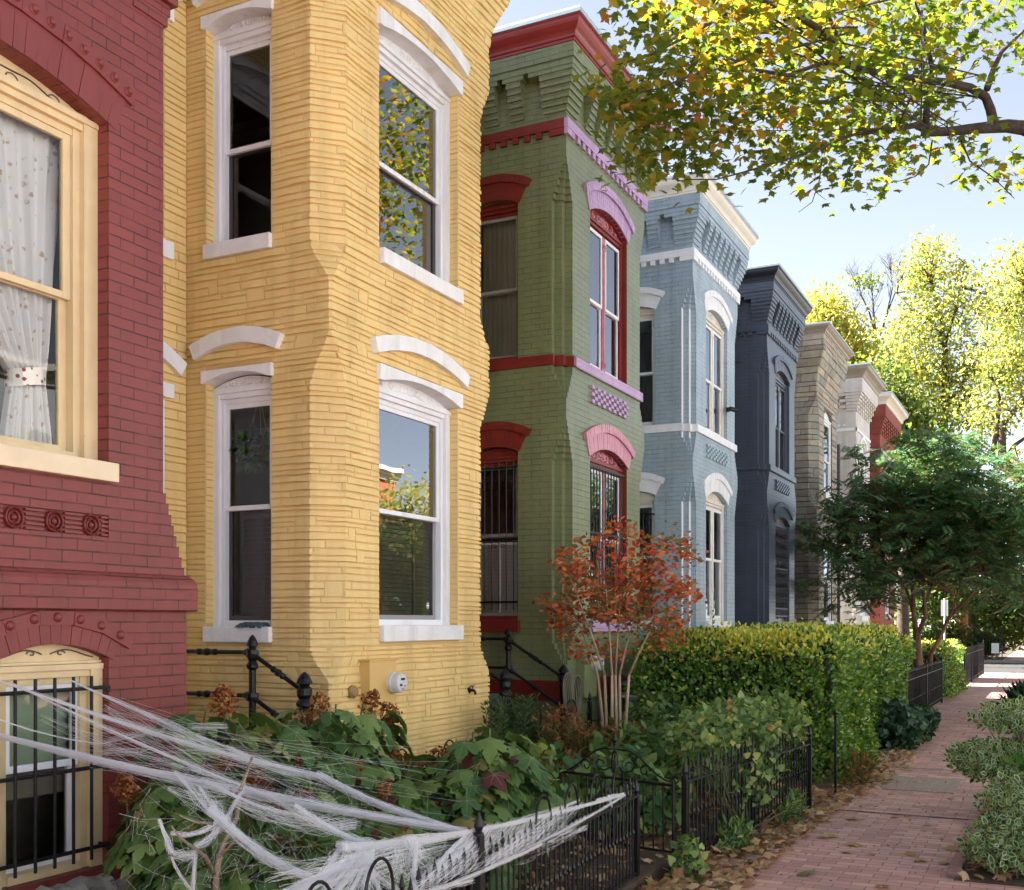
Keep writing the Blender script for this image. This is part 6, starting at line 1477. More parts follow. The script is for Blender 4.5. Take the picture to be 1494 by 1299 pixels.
# street maple whose branches hang over the walk
def maple():
    base = Vector((1.3, 11.2, 0)); t = empty('maple_tree', base, 'street maple with yellow green autumn leaves hanging over the brick walk', 'tree'); tr = MB()
    top = Vector((1.2, 11.0, 5.4)); tr.tube([base, base+Vector((0, 0, 1.0)), Vector((1.28, 11.1, 3)), top, top+Vector((.1, .2, 2.0)), top+Vector((.3, .1, 4.5))], [.34, .27, .24, .21, .16, .07], 14)
    def br(pts, r0, r1):
        P = [atD(u, v, d) for u, v, d in pts]; tr.tube(P, [r0+(r1-r0)*i/(len(P)-1) for i in range(len(P))], 9); return P
    tr.tube([top+Vector((0, 0, -.35)), Vector((.6, 10.85, 5.75)), atD(1520, 186, 9.6), atD(1494, 188, 9.6)], [.15, .11, .075, .064], 10)
    br([(1496, 187, 9.6), (1470, 184, 9.6), (1445, 186, 9.55), (1420, 188, 9.5), (1385, 192, 9.4), (1360, 194, 9.35), (1335, 183, 9.3), (1300, 190, 9.2), (1250, 195, 9.0)], .062, .014)
    br([(1450, 182, 9.55), (1445, 160, 9.5), (1438, 142, 9.5), (1415, 128, 9.4), (1380, 120, 9.3), (1340, 116, 9.2), (1290, 108, 9.1), (1245, 98, 9.0), (1225, 88, 9), (1222, 55, 9), (1210, 25, 9), (1195, 0, 9)], .044, .012)
    br([(1350, 190, 9.35), (1352, 160, 9.3), (1358, 130, 9.3), (1360, 100, 9.3), (1348, 40, 9.3), (1335, 0, 9.4)], .034, .012)
    br([(1440, 130, 9.5), (1450, 100, 9.6), (1462, 75, 9.7), (1494, 45, 9.8)], .03, .012)
    br([(1245, 98, 9.0), (1200, 92, 8.9), (1150, 110, 8.7), (1090, 100, 8.5), (1040, 70, 8.4), (1005, 100, 8.3)], .02, .006)
    br([(1250, 195, 9.0), (1200, 215, 8.8), (1150, 232, 8.6), (1090, 250, 8.5), (1045, 262, 8.4), (1000, 262, 8.3)], .012, .004)
    br([(1200, 230, 8.8), (1195, 265, 8.8), (1185, 295, 8.75), (1165, 310, 8.7)], .006, .002); br([(1190, 280, 8.8), (1205, 292, 8.8)], .003, .0015)
    br([(1360, 205, 9.35), (1355, 240, 9.3), (1335, 258, 9.3), (1310, 265, 9.3)], .008, .003); br([(1400, 200, 9.4), (1415, 235, 9.4), (1450, 260, 9.4), (1480, 290, 9.4)], .009, .003)
    br([(1222, 60, 9), (1160, 20, 8.8), (1110, 0, 8.7), (1060, -30, 8.6), (960, -60, 8.4)], .03, .01); br([(1060, 20, 8.5), (1010, 50, 8.4), (950, 80, 8.3), (900, 95, 8.2)], .012, .004); br([(1010, 110, 8.4), (960, 130, 8.3), (900, 140, 8.2)], .010, .003)
    for i in range(14): br([(random.uniform(1050, 1420), random.uniform(-20, 120), 9), (random.uniform(980, 1440), random.uniform(40, 200), 8.9), (random.uniform(930, 1440), random.uniform(90, 240), 8.8)], .009, .003)
    for sgn, zz in ((1, 6.8), (1, 8.0), (-1, 7.4)): limb(tr, top+Vector((.1, .1, zz-5.6)), top+Vector((2.5*sgn, 1.5, zz-4.0)), .1, .03, .1); limb(tr, top+Vector((.1, .1, zz-5.6)), top+Vector((-2.5*sgn, -1.2, zz-4.2)), .1, .03, .1)
    tr.build('trunk', M['bark_maple'], t, smooth=True)
    def inside(poly, x, y):
        c = False; j = len(poly)-1
        for i in range(len(poly)):
            xi, yi = poly[i]; xj, yj = poly[j]
            if (yi > y) != (yj > y) and x < (xj-xi)*(y-yi)/(yj-yi)+xi: c = not c
            j = i
        return c
    P, D, N_, MI = [], [], [], []
    def fill(poly, ncl, per=11, rad=.20, dsp=1.1):
        xs = [p[0] for p in poly]; ys = [p[1] for p in poly]; k = 0
        while k < ncl:
            u, v = random.uniform(min(xs), max(xs)), random.uniform(min(ys), max(ys))
            if not inside(poly, u, v): continue
            k += 1; d = 8.3+(u-870)/620*1.3+random.uniform(-dsp*.4, dsp); c = atD(u, v, d); gold = max(0, 1-(abs(u-1080)/190))*max(0, 1-max(0, v)/240)*.55+.04+(.15 if random.random() < .2 else 0)
            for i in range(per):
                o = Vector((random.gauss(0, rad), random.gauss(0, rad), random.gauss(0, rad*.75))); P.append(c+o); a = random.uniform(0, 2*PI)
                D.append(Vector((math.cos(a), math.sin(a), random.uniform(-1.1, .1)))); N_.append(Vector((random.gauss(0, .5), random.gauss(0, .5), 1))); MI.append(1 if random.random() < gold else 0)
    fill([(905, 62), (960, 40), (1010, -20), (1010, -60), (1440, -60), (1440, 40), (1380, 100), (1345, 180), (1290, 236), (1180, 246), (1090, 208), (1010, 238), (945, 225), (915, 160)], 420)
    fill([(1010, -60), (1010, -520), (1560, -520), (1560, -60)], 46, 10, .3, 1.8)
    fill([(930, 110), (1180, 120), (1180, 240), (1090, 205), (1010, 235), (945, 225)], 18)
    for k in range(420):      # the side of the crown that faces up the street
        c = Vector((3.4, 20.3, 12.0))+Vector(rand_dirs(1)[0])*3.2*random.random()**.4
        for i in range(10): P.append(c+Vector((random.gauss(0, .25), random.gauss(0, .25), random.gauss(0, .2)))); D.append(Vector((random.gauss(0, 1), random.gauss(0, 1), random.uniform(-1, .1)))); N_.append(Vector((random.gauss(0, .5), random.gauss(0, .5), 1))); MI.append(1 if random.random() < .35 else 0)
    limb(tr, top+Vector((.2, .2, 2.5)), Vector((3.0, 19.0, 11.0)), .12, .03, .06)
    fill([(890, 105), (925, 95), (955, 240), (925, 245), (905, 200)], 30, 9, .13)
    fill([(885, -5), (915, -30), (925, 5), (905, 18)], 3, 7, .07); fill([(935, 30), (1000, -30), (1005, 20), (960, 55)], 10, 9, .14)
    fill([(1385, 205), (1480, 208), (1500, 255), (1440, 282), (1410, 262)], 17, 7, .13); fill([(1440, -60), (1600, -60), (1600, 20), (1494, 40), (1450, 50)], 16, 9, .2); fill([(1470, 40), (1510, 35), (1510, 85), (1485, 85)], 3, 6, .1)
    fill([(1270, 225), (1335, 210), (1330, 255), (1285, 262)], 8, 7, .12); fill([(1245, 262), (1280, 258), (1282, 285), (1255, 285)], 2, 7, .08); fill([(1110, 245), (1140, 240), (1135, 275), (1112, 275)], 3, 6, .08); fill([(1000, 230), (1060, 225), (1050, 255), (1010, 258)], 6, 7, .09)
    fill([(1340, 190), (1440, 192), (1430, 205), (1350, 206)], 5, 6, .1); fill([(1440, 60), (1462, 60), (1455, 100), (1440, 120)], 3, 6, .1)
    n = len(P); print('maple leaves', n)
    gm = leafmat('maple_green_leaf', [(0, srgb(70, 92, 36)), (.4, srgb(96, 114, 42)), (.75, srgb(122, 132, 48)), (1, srgb(146, 138, 54))], .55, .5, .3, 1.3); ym = leafmat('maple_golden_leaf', [(0, srgb(134, 132, 44)), (.45, srgb(164, 144, 46)), (.8, srgb(174, 130, 48)), (1, srgb(156, 90, 50))], .55, .5, .3, 1.2)
    scatter_mesh('crown', *MAPLE, np.array(P), np.array(D), np.array(N_), RNG.uniform(.068, .115, n)*(1+.7*(np.array(P)[:, 1] > 16)), [gm, ym], t, midx=np.array(MI))
maple()

# trees beyond the row
def big_tree(name, label, base, limbs, clumps, mats, n, size, bark, gold=.5, seed=5, rad0=.3, tpl=OVAL, group='trees beyond the row of houses'):
    t = empty(name, base, label, 'tree', group); tr = MB(); tips = []
    for pts, r0, r1 in limbs: tr.tube(pts, [r0+(r1-r0)*i/(len(pts)-1) for i in range(len(pts))], 9)
    P, MI = [], []
    for (c, r, w) in clumps:
        k = int(n*w); sub = max(3, k//30)
        for s in range(sub):
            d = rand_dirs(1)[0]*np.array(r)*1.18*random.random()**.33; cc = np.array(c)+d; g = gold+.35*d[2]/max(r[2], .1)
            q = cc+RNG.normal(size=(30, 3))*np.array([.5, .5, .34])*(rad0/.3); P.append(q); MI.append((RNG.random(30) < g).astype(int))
            if s % 3 == 0:
                near = min((p for l in limbs for p in l[0]), key=lambda p: (Vector(p)-Vector(cc)).length); tr.tube([near, Vector(near).lerp(Vector(cc), .5)+Vector((random.gauss(0, .2), random.gauss(0, .2), random.gauss(0, .2))), Vector(cc)], [.05, .035, .012], 5)
    tr.build('trunk', bark, t, smooth=True); P = np.concatenate(P); MI = np.concatenate(MI); k = len(P)
    scatter_mesh('crown', *tpl, P, rand_dirs(k), rand_dirs(k, .3), RNG.uniform(size[0], size[1], k), mats, t, midx=MI); return t
LY = [leafmat('locust_green_hazed', [(0, srgb(108, 124, 76)), (.5, srgb(130, 144, 86)), (1, srgb(152, 158, 98))], .55, .5, .2, 1.25), leafmat('locust_yellow_hazed', [(0, srgb(158, 162, 86)), (.6, srgb(180, 174, 90)), (1, srgb(186, 168, 90))], .55, .5, .2, 1.2)]  # distance haze put into the leaf colours: lightened and less saturated
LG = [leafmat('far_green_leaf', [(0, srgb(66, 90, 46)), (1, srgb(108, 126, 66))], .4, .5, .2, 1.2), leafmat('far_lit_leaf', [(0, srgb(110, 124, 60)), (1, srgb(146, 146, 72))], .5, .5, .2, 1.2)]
def Y_(u, v, Y): return onY(u, v, Y)
def clump(u, v, Y, ru, rv, w, ry=1.5):
    c = onY(u, v, Y); s = c.y/FPX*1.05; return ((c.x, c.y, c.z), (ru*s, ry, rv*s), w)
YT = 64.0; bt = Y_(1368, 960, YT); bt.z = 0
big_tree('street_tree', 'large yellow green tree with dark forked limbs rising beyond the far end of the row', bt[:],
    [([bt, Y_(1368, 760, YT), Y_(1372, 690, YT), Y_(1376, 630, YT), Y_(1380, 560, YT), Y_(1378, 500, YT), Y_(1368, 460, YT), Y_(1360, 410, YT)], .38, .07), ([Y_(1378, 600, YT), Y_(1400, 570, YT), Y_(1416, 540, YT), Y_(1440, 500, YT)], .16, .05), ([Y_(1374, 660, YT), Y_(1395, 610, YT), Y_(1408, 575, YT)], .17, .08), ([Y_(1380, 500, YT), Y_(1392, 460, YT), Y_(1402, 420, YT), Y_(1408, 385, YT)], .09, .03), ([Y_(1375, 490, YT), Y_(1355, 465, YT), Y_(1330, 450, YT), Y_(1308, 428, YT)], .08, .03), ([Y_(1352, 585, YT), Y_(1325, 545, YT), Y_(1295, 515, YT)], .07, .02), ([Y_(1372, 690, YT), Y_(1352, 585, YT)], .1, .07)],
    [clump(1355, 385, YT, 26, 22, .07), clump(1372, 420, YT, 34, 28, .08), clump(1345, 410, YT, 20, 18, .04), clump(1385, 470, YT, 46, 28, .11), clump(1335, 480, YT, 34, 22, .07), clump(1330, 520, YT, 40, 26, .08), clump(1400, 530, YT, 56, 30, .14), clump(1350, 560, YT, 46, 26, .1), clump(1420, 590, YT, 50, 30, .12), clump(1370, 610, YT, 46, 26, .09), clump(1325, 590, YT, 30, 24, .05), clump(1440, 440, YT, 30, 26, .05)],
    LY, 12500, (.14, .28), M['bark_dark'], .45)
YT = 56.0; bt = Y_(1452, 960, YT); bt.x = .75; bt.z = 0
big_tree('street_tree', 'large tree with long slanting limbs and yellow leaves at the right edge of the photo', bt[:],
    [([bt, Y_(1540, 800, YT), Y_(1500, 720, YT), Y_(1462, 668, YT), Y_(1462, 620, YT), Y_(1480, 600, YT), Y_(1500, 585, YT)], .34, .08), ([Y_(1448, 665, YT), Y_(1455, 620, YT), Y_(1458, 580, YT), Y_(1450, 555, YT)], .14, .05), ([Y_(1460, 680, YT), Y_(1480, 650, YT), Y_(1500, 636, YT), Y_(1540, 620, YT)], .12, .05), ([Y_(1540, 780, YT), Y_(1545, 640, YT), Y_(1540, 480, YT), Y_(1500, 420, YT), Y_(1476, 440, YT)], .22, .05)],
    [clump(1490, 410, YT, 40, 36, .16), clump(1470, 460, YT, 30, 24, .1), clump(1500, 500, YT, 46, 40, .18), clump(1460, 540, YT, 30, 24, .1), clump(1540, 430, YT, 60, 60, .16), clump(1450, 600, YT, 26, 26, .06), clump(1500, 570, YT, 30, 20, .06), clump(1560, 560, YT, 60, 60, .15), clump(1488, 690, YT, 14, 24, .04)],
    LY, 10000, (.12, .25), M['bark_dark'], .45)
YT = 60.0; bt = Vector((-19, YT, 0)); U0 = 1215
big_tree('street_tree', 'bright yellow tree showing above the tan stone house roof', bt[:], [([bt, Y_(1222, 700, YT), Y_(1215, 560, YT), Y_(1205, 470, YT), Y_(1200, 440, YT)], .3, .06), ([Y_(1220, 640, YT), Y_(1250, 560, YT), Y_(1255, 520, YT)], .12, .05)],
    [clump(1200, 445, YT, 14, 18, .1), clump(1208, 480, YT, 26, 22, .22), clump(1230, 505, YT, 26, 22, .22), clump(1190, 490, YT, 22, 24, .18), clump(1240, 530, YT, 18, 20, .14), clump(1215, 560, YT, 40, 30, .2)], LY, 9000, (.16, .30), M['bark_dark'], .8)
YT = 72.0; bt = Y_(1285, 960, YT); bt.z = 0
tb = empty('bare_tree', bt[:], 'thin mostly bare tree with fine upright twigs between the yellow trees', 'tree', None); tr = MB()
for pts, r0 in (([bt, Y_(1283, 700, YT), Y_(1282, 560, YT), Y_(1278, 500, YT), Y_(1275, 460, YT), Y_(1272, 425, YT)], .2), ([Y_(1278, 490, YT), Y_(1268, 455, YT), Y_(1256, 430, YT), Y_(1252, 415, YT)], .07), ([Y_(1285, 490, YT), Y_(1296, 450, YT), Y_(1302, 420, YT), Y_(1300, 395, YT)], .07), ([Y_(1290, 470, YT), Y_(1305, 430, YT), Y_(1316, 410, YT)], .05), ([Y_(1276, 485, YT), Y_(1262, 472, YT), Y_(1245, 458, YT)], .05), ([Y_(1283, 560, YT), Y_(1262, 520, YT), Y_(1250, 500, YT)], .06)):
    tr.tube(pts, [r0+(.025-r0)*i/(len(pts)-1) for i in range(len(pts))], 7)
    for k in range(16):
        p = pts[-1-random.randint(0, min(2, len(pts)-2))].lerp(pts[-1], random.random()); d = Vector((random.gauss(0, .45), random.gauss(0, .3), 1)).normalized(); q = p+d*random.uniform(.7, 1.9); tr.tube([p, p.lerp(q, .5)+Vector((random.gauss(0, .08), 0, 0)), q], [.02, .013, .006], 5)
        for j in range(2):
            a = p.lerp(q, random.uniform(.4, .9)); tr.tube([a, a+Vector((random.gauss(0, .4), random.gauss(0, .3), random.uniform(.1, .7)))], [.009, .005], 4)
tr.build('trunk', M['bark_dark'], tb, smooth=True)
Q = []
for cl in ((1253, 410), (1273, 412), (1290, 505), (1275, 520)):
    c = onY(cl[0], cl[1], YT); n = 130 if cl[1] < 450 else 800; sp_ = .35 if cl[1] < 450 else 1.1; Q.append(np.array(c)+RNG.normal(size=(n, 3))*np.array([sp_, sp_, sp_*.7]))
Q = np.concatenate(Q); scatter_mesh('crown', *OVAL, Q, rand_dirs(len(Q)), rand_dirs(len(Q), .3), RNG.uniform(.15, .28, len(Q)), LY[0], tb)
# greenery behind the end of the row
for (lab, x, y, tu, cl, n, gold, sz) in (
    ('mid green tree just past the end of the row, lit from behind', -7.5, 52, 1290, [(1300, 620, 40, 40), (1330, 640, 40, 34), (1285, 570, 30, 30), (1310, 690, 40, 40), (1345, 720, 40, 50)], 9000, .35, (.16, .3)),
    ('shady green tree over the far walk at the corner of the cross street', -4.6, 62, 1430, [(1400, 800, 44, 30), (1450, 830, 50, 36), (1490, 800, 40, 50), (1430, 870, 40, 22), (1480, 880, 40, 20), (1380, 850, 30, 30), (1480, 905, 34, 16)], 10500, .2, (.16, .3)),
    ('green tree behind the brick house and the dark trunks', -8.5, 58, 1380, [(1350, 800, 40, 50), (1320, 780, 30, 60), (1380, 870, 40, 30), (1330, 870, 40, 40)], 6500, .3, (.16, .3))):
    p0 = Vector((x, y, 0)); tt = onY(cl[0][0], cl[0][1], y)
    big_tree('street_tree', lab, p0[:], [([p0, p0+Vector((.1, 0, 3)), p0.lerp(tt, .7)+Vector((0, 0, 1)), tt], .26, .06)], [clump(u, v, y, ru, rv, 1/len(cl)) for u, v, ru, rv in cl], LG, n, sz, M['bark_dark'], gold)
# dark trunks and shrubs by the cross street
for (u, X, Y, r, lab, mt) in ((1316, -4.9, 45.5, .24, 'stout grey trunk beside the red brick house', M['bark_dark']), (1416, -4.9, 61.5, .34, 'dark leaning trunk beside the orange post', M['bark_dark'])):
    p = onY(u, 930, Y); t = empty('street_tree', (p.x, Y, 0), lab, 'tree'); m = MB(); m.tube([(p.x, Y, -.05), (p.x+.05, Y, 1.5), (p.x+.02, Y, 3.2), (p.x+.3, Y, 6.5)], [r*1.25, r, r*.9, r*.5], 10); m.build('trunk', mt, t, smooth=True)
    n = 1500; c = np.array([p.x+.3, Y, 7.2]); scatter_mesh('crown', *OVAL, c+RNG.normal(size=(n, 3))*np.array([1.1, 1.1, .9]), rand_dirs(n), rand_dirs(n, .3), RNG.uniform(.16, .3, n), LG[0], t)
p = onY(1404, 905, 59.5); b = MB(); b.tube([(p.x, 59.5, -.1), (p.x, 59.5, 2.9)], .28, 14); b.lathe((p.x, 59.5, 2.9), [(.32, 0), (.32, .06), (0, .1)], 14); o = b.build('timber_post', plain('orange_timber', srgb(178, 116, 66), .7, .25, 4, .3, 12)); tag(o, 'thick orange brown timber post beyond the cross street', 'post')
p = onY(1378, 900, 47); b = MB(); b.box(p.x-.13, p.x+.13, 46.97, 47.03, 2.1, 2.75); b.tube([(p.x, 47, 0), (p.x, 47, 2.8)], .035, 8); o = b.build('street_sign', M['white']); tag(o, 'small white sign plate on a pole seen through the green tree', 'sign')
leafy('shrub', 'dark round shrub beside the far orange post', 'shrub', (-5.0, 58.9, 0), [((-5.2, 59.2, .9), (1.5, .8, 1.0), 1)], 2600, OVAL, (.12, .22), LG[0], 10)
leafy('shrub', 'dark green bushes crowding the far fence behind the white sign', 'shrub', (-5.0, 59.6, 0), [((-6.0, 59.8, .7), (1.6, .5, .8), .4), ((-3.9, 59.8, .65), (1.5, .5, .7), .6)], 4200, OVAL, (.12, .22), leafmat('dark_bush_leaf', [(0, srgb(40, 58, 34)), (1, srgb(76, 96, 52))], .2, .5, .3), 14)  # one even, darker green for these bushes
leafy('shrub', 'sunlit yellow green bush behind the white sign', 'shrub', (-3.2, 64, 0), [((-3.0, 64, 1.5), (2.6, 1.0, 1.2), 1)], 4200, OVAL, (.14, .26), LG[1], 10)
leafy('shrub', 'green bush at the corner left of the white sign', 'shrub', (-4.2, 60.5, 0), [((-4.0, 60.2, .8), (1.4, .8, .8), 1)], 2400, OVAL, (.12, .22), LG[0], 10)
c = onY(1452, 946, 58.7); b = MB(); b.box(c.x-.17, c.x+.17, 58.68, 58.71, c.z-.25, c.z+.25)
sg = empty('yard_sign', (c.x, 58.7, 0), 'small white sign on two legs in front of the far fence', 'sign'); b.build('board', M['white'], sg); b = MB(); b.tube([(c.x-.12, 58.72, -.1), (c.x-.12, 58.72, c.z)], .012, 6); b.tube([(c.x+.12, 58.72, -.1), (c.x+.12, 58.72, c.z)], .012, 6); b.build('leg', M['iron'], sg)
# ================================================================== LITTER
LIT = [leafmat('dry_leaf', [(0, srgb(116, 86, 62)), (.4, srgb(160, 124, 88)), (.7, srgb(190, 158, 118)), (.9, srgb(212, 188, 148)), (1, srgb(150, 146, 96))], .25, .8, .1)]
def litter(name, x0, x1, y0, y1, n, z, size, lift=.04):
    P = np.stack([RNG.uniform(x0, x1, n), RNG.uniform(y0, y1, n), z+RNG.random(n)**2*lift], 1)
    if x0 > -3: P[:, 0] = x0+(x1-x0)*RNG.random(n)**1.5
    o = scatter_mesh(name, *MAPLE, P, rand_dirs(n)*np.array([1, 1, .35]), rand_dirs(n)*.55+np.array([0, 0, 1]), RNG.uniform(size[0], size[1], n), LIT)
    tag(o, kind='stuff')
litter('leaf_litter', -2.46, -1.90, 5.5, 11.8, 1700, .012, (.05, .11), .07)
litter('leaf_litter', -2.15, -1.7, 11.8, 16, 420, .012, (.05, .10), .06)
litter('leaf_litter', -4.9, -2.6, 3.2, 12, 2200, .11, (.05, .11), .05)
litter('leaf_litter', -.6, .6, 8.3, 12.5, 420, .045, (.06, .12), .05)
litter('leaf_litter', -1.9, .8, 6.2, 9.2, 150, .008, (.012, .03), .01); litter('leaf_litter', -1.9, -.7, 9.2, 24, 260, .008, (.02, .05), .02)
# separate leaves that can be counted on the bricks
me = None; FL = leafmat('fallen_maple_leaf', [(0, srgb(150, 130, 80)), (.5, srgb(176, 150, 100)), (1, srgb(150, 150, 84))], .25, .7, .15)
spots = [(1163, 1279, .16), (1233, 1196, .13), (1215, 1187, .08), (1300, 1194, .09), (1259, 1234, .13), (1232, 1243, .09), (1332, 1250, .09), (1347, 1255, .11), (1372, 1262, .1), (1275, 1294, .11), (1348, 1205, .07), (1320, 1192, .07), (1297, 1135, .1), (1321, 1116, .07), (1333, 1125, .07), (1340, 1143, .07), (1382, 1167, .08), (1222, 1220, .12), (1208, 1222, .1), (1190, 1197, .1), (1247, 1160, .09), (1352, 1175, .05), (1277, 1247, .06), (1392, 1243, .1), (1370, 1225, .06), (1306, 1160, .07), (1295, 1122, .08), (1310, 1107, .08)]
for i, (u, v, s) in enumerate(spots):
    r_ = ray(u, v); d = -CAM_H/r_.z; p = Vector((r_.x*d, r_.y*d, .012))
    if i < 4:
        a = random.uniform(0, 6.28); o = scatter_mesh('fallen_leaf', *MAPLE, np.array([[0, 0, 0]]), np.array([[math.cos(a), math.sin(a), .12]]), np.array([[.15, .1, 1]]), np.array([1.0]), FL if i else leafmat('greenish_fallen_leaf', [(0, srgb(120, 140, 84)), (1, srgb(130, 150, 90))], .2, .6, .2))
        if i == 0: pass
    else: o = (bpy.data.objects['fallen_leaf.%03d' % (1+i % 3)]).copy(); COL.objects.link(o)
    o.location = p; o.scale = (s*1.25,)*3; o.rotation_euler = (random.uniform(-.1, .1), random.uniform(-.1, .1), random.uniform(0, 6.28))
    tag(o, 'dry curled maple leaf lying on the brick sidewalk' if i else 'green curled maple leaf lying on the bricks at the bottom of the photo', 'leaf', 'fallen leaves on the brick sidewalk')
# ================================================================== COBWEB (stretched cotton)
def cobweb():
    t = empty('cobweb_decoration', (-2.45, 4.4, .6), 'white stretched cotton cobweb strung from the barred basement window to the iron fence', 'cobweb')
    m, nt, bs = new_mat('cobweb_cotton'); bs.inputs['Base Color'].default_value = (.96, .965, .97, 1); bs.inputs['Roughness'].default_value = .9; bs.inputs['Specular IOR Level'].default_value = .1
    tl = nt.nodes.new('ShaderNodeBsdfTranslucent'); tl.inputs[0].default_value = (.97, .97, .98, 1); mx = nt.nodes.new('ShaderNodeMixShader'); mx.inputs[0].default_value = .5
    L(nt, bs.outputs[0], mx.inputs[1]); L(nt, tl.outputs[0], mx.inputs[2]); L(nt, mx.outputs[0], nt.nodes['Material Output'].inputs['Surface'])
    V, Fq = [], []
    def fibre(pts, r, n=3):
        o = len(V); k = len(pts)
        for i, p in enumerate(pts):
            tdir = (pts[min(i+1, k-1)]-pts[max(0, i-1)]).normalized(); u = tdir.orthogonal().normalized(); w = tdir.cross(u)
            for j in range(n):
                a = 2*PI*j/n; V.append(p+(u*math.cos(a)+w*math.sin(a))*r)
        for i in range(k-1):
            for j in range(n): Fq.append((o+i*n+j, o+i*n+(j+1) % n, o+(i+1)*n+(j+1) % n, o+(i+1)*n+j))
    def strand(a, b, n, w0, wm, w1, sag=.02, r=(.0004, .0009), seg=8, via=None, core=0):
        """bundle of fibres from a to b: half-width w0 at a, wm midway, w1 at b"""
        a, b = Vector(a), Vector(b); d = (b-a); ax = d.normalized(); u = ax.cross(Vector((0, 0, 1))).normalized(); w = ax.cross(u)
        for i in range(n):
            an = random.uniform(0, 2*PI); q = random.random()**.6 if i >= core else random.random()*.35; ph = random.uniform(-.5, .5); pts = []
            s0 = 0 if random.random() < .75 else random.uniform(0, .4); s1 = 1 if random.random() < .75 else random.uniform(.6, 1)
            for k in range(seg+1):
                s = s0+(s1-s0)*k/seg; ww = (w0+(wm-w0)*s*2 if s < .5 else wm+(w1-wm)*(s*2-1))*q
                base = a.lerp(b, s) if via is None else (a*(1-s)*(1-s)+Vector(via)*2*s*(1-s)+b*s*s)
                aa = an+ph*s+.5*math.sin(s*7+ph*9); ww *= 1+.35*math.sin(s*11+an*3); pts.append(base+u*math.cos(aa)*ww+w*math.sin(aa)*ww+Vector((0, 0, -sag*4*s*(1-s)*random.uniform(.9, 1.1))))
            fibre(pts, random.uniform(*r))
    def F(u, v, X=-2.42): return onX(u, v, X)
    W = lambda u, v: onX(u, v, -4.94)
    K = F(682, 1214, -2.45); K2 = F(545, 1232, -2.6); K3 = F(530, 1238, -2.62)
    # long ropes from the window bars to the fence
    strand(W(0, 1074), K, 260, .014, .027, .014, .03, core=110); strand(W(-60, 1068), W(0, 1074), 70, .012, .012, .010)
    strand(W(-10, 990), F(430, 1130, -3.6), 26, .004, .012, .014, .02); strand(W(20, 998), F(400, 1165, -3.4), 34, .005, .012, .014, .02, core=20)
    strand(F(400, 1165, -3.4), K2, 34, .014, .02, .012, .02, core=16)
    strand(W(103, 993), F(330, 1090, -4.0), 46, .004, .012, .012, .01, core=22); strand(F(330, 1090, -4.0), F(470, 1134, -3.4), 100, .014, .024, .016, .025, core=40); strand(F(462, 1130, -3.4), K, 120, .018, .022, .012, .03, core=45)
    strand(W(155, 1016), F(300, 1085, -4.0), 22, .006, .03, .02, .0); strand(W(20, 1000), F(470, 1134, -3.4), 30, .006, .02, .014, .03, core=12)
    strand(W(150, 1085), F(330, 1062, -4.0), 26, .02, .03, .03, -.02); strand(W(150, 1098), F(300, 1092, -4.1), 22, .02, .02, .02, .0); strand(W(60, 1045), F(330, 1140, -3.7), 10, .03, .05, .04, .02); strand(W(0, 1050), W(150, 1085), 14, .003, .004, .004)
    strand(W(155, 1030), F(300, 1120, -3.9), 14, .03, .05, .05, .0); strand(F(250, 1070, -4.2), F(480, 1150, -3.3), 10, .03, .05, .04, .02)
    # middle rope dropping into the shrub and on to the fence foot
    strand(F(255, 1125, -3.8), F(305, 1185, -3.4), 46, .010, .02, .03, .0, core=16); strand(F(290, 1150, -3.6), F(330, 1200, -3.35), 50, .02, .03, .04, .0); strand(F(305, 1180, -3.4), F(500, 1290, -2.75), 170, .026, .024, .014, .07, core=60); strand(F(245, 1150, -3.7), F(330, 1165, -3.4), 14, .01, .03, .03, .02)
    strand(F(330, 1195, -3.35), F(355, 1150, -3.45), 50, .016, .012, .01, .0, core=20); strand(F(330, 1195, -3.35), F(285, 1235, -3.32), 46, .022, .02, .016, .02); strand(F(285, 1235, -3.32), F(282, 1310, -3.3), 44, .012, .010, .010, .0, core=20); strand(F(318, 1198, -3.35), F(250, 1215, -3.3), 36, .016, .010, .01, .03); strand(F(232, 1195, -3.35), F(250, 1245, -3.3), 40, .006, .010, .013, .0); strand(F(250, 1245, -3.3), F(285, 1245, -3.3), 40, .025, .025, .02, .01); strand(F(250, 1250, -3.3), F(282, 1300, -3.3), 20, .006, .008, .008)
    strand(F(300, 1140, -3.6), F(430, 1190, -3.0), 40, .010, .014, .016, .02, core=16); strand(F(430, 1190, -3.0), F(520, 1205, -2.8), 30, .016, .03, .03, .02); strand(F(340, 1170, -3.4), F(520, 1200, -2.8), 26, .02, .05, .05, .05)
    # knot on the fence and the veil that fans down from it
    strand(K2+Vector((-.02, -.2, .02)), K, 190, .016, .026, .012, .012, core=90); strand(F(490, 1232, -2.72), F(560, 1234, -2.58), 90, .014, .035, .02, .0, core=30); strand(F(430, 1175, -3.0), F(540, 1232, -2.65), 70, .014, .016, .016, .02, core=36)
    for (u, v, X, n, w) in ((392, 1310, -2.55, 70, .010), (405, 1312, -2.52, 60, .010), (420, 1310, -2.5, 90, .016), (440, 1312, -2.48, 70, .014), (455, 1316, -2.46, 60, .016), (475, 1315, -2.45, 90, .020), (500, 1318, -2.42, 60, .018), (530, 1315, -2.4, 70, .022), (560, 1312, -2.4, 46, .02), (590, 1306, -2.4, 40, .03)):
        src = random.choice([K2, K3, F(500, 1230, -2.7), F(560, 1235, -2.55)]); strand(src, F(u, v, X), n, .010, w*1.3, w, .015, core=n//2)
    strand(F(608, 1225, -2.5), F(602, 1300, -2.4), 80, .010, .010, .022, .0, core=40); strand(F(595, 1222, -2.5), F(615, 1255, -2.45), 26, .02, .03, .03, .0)
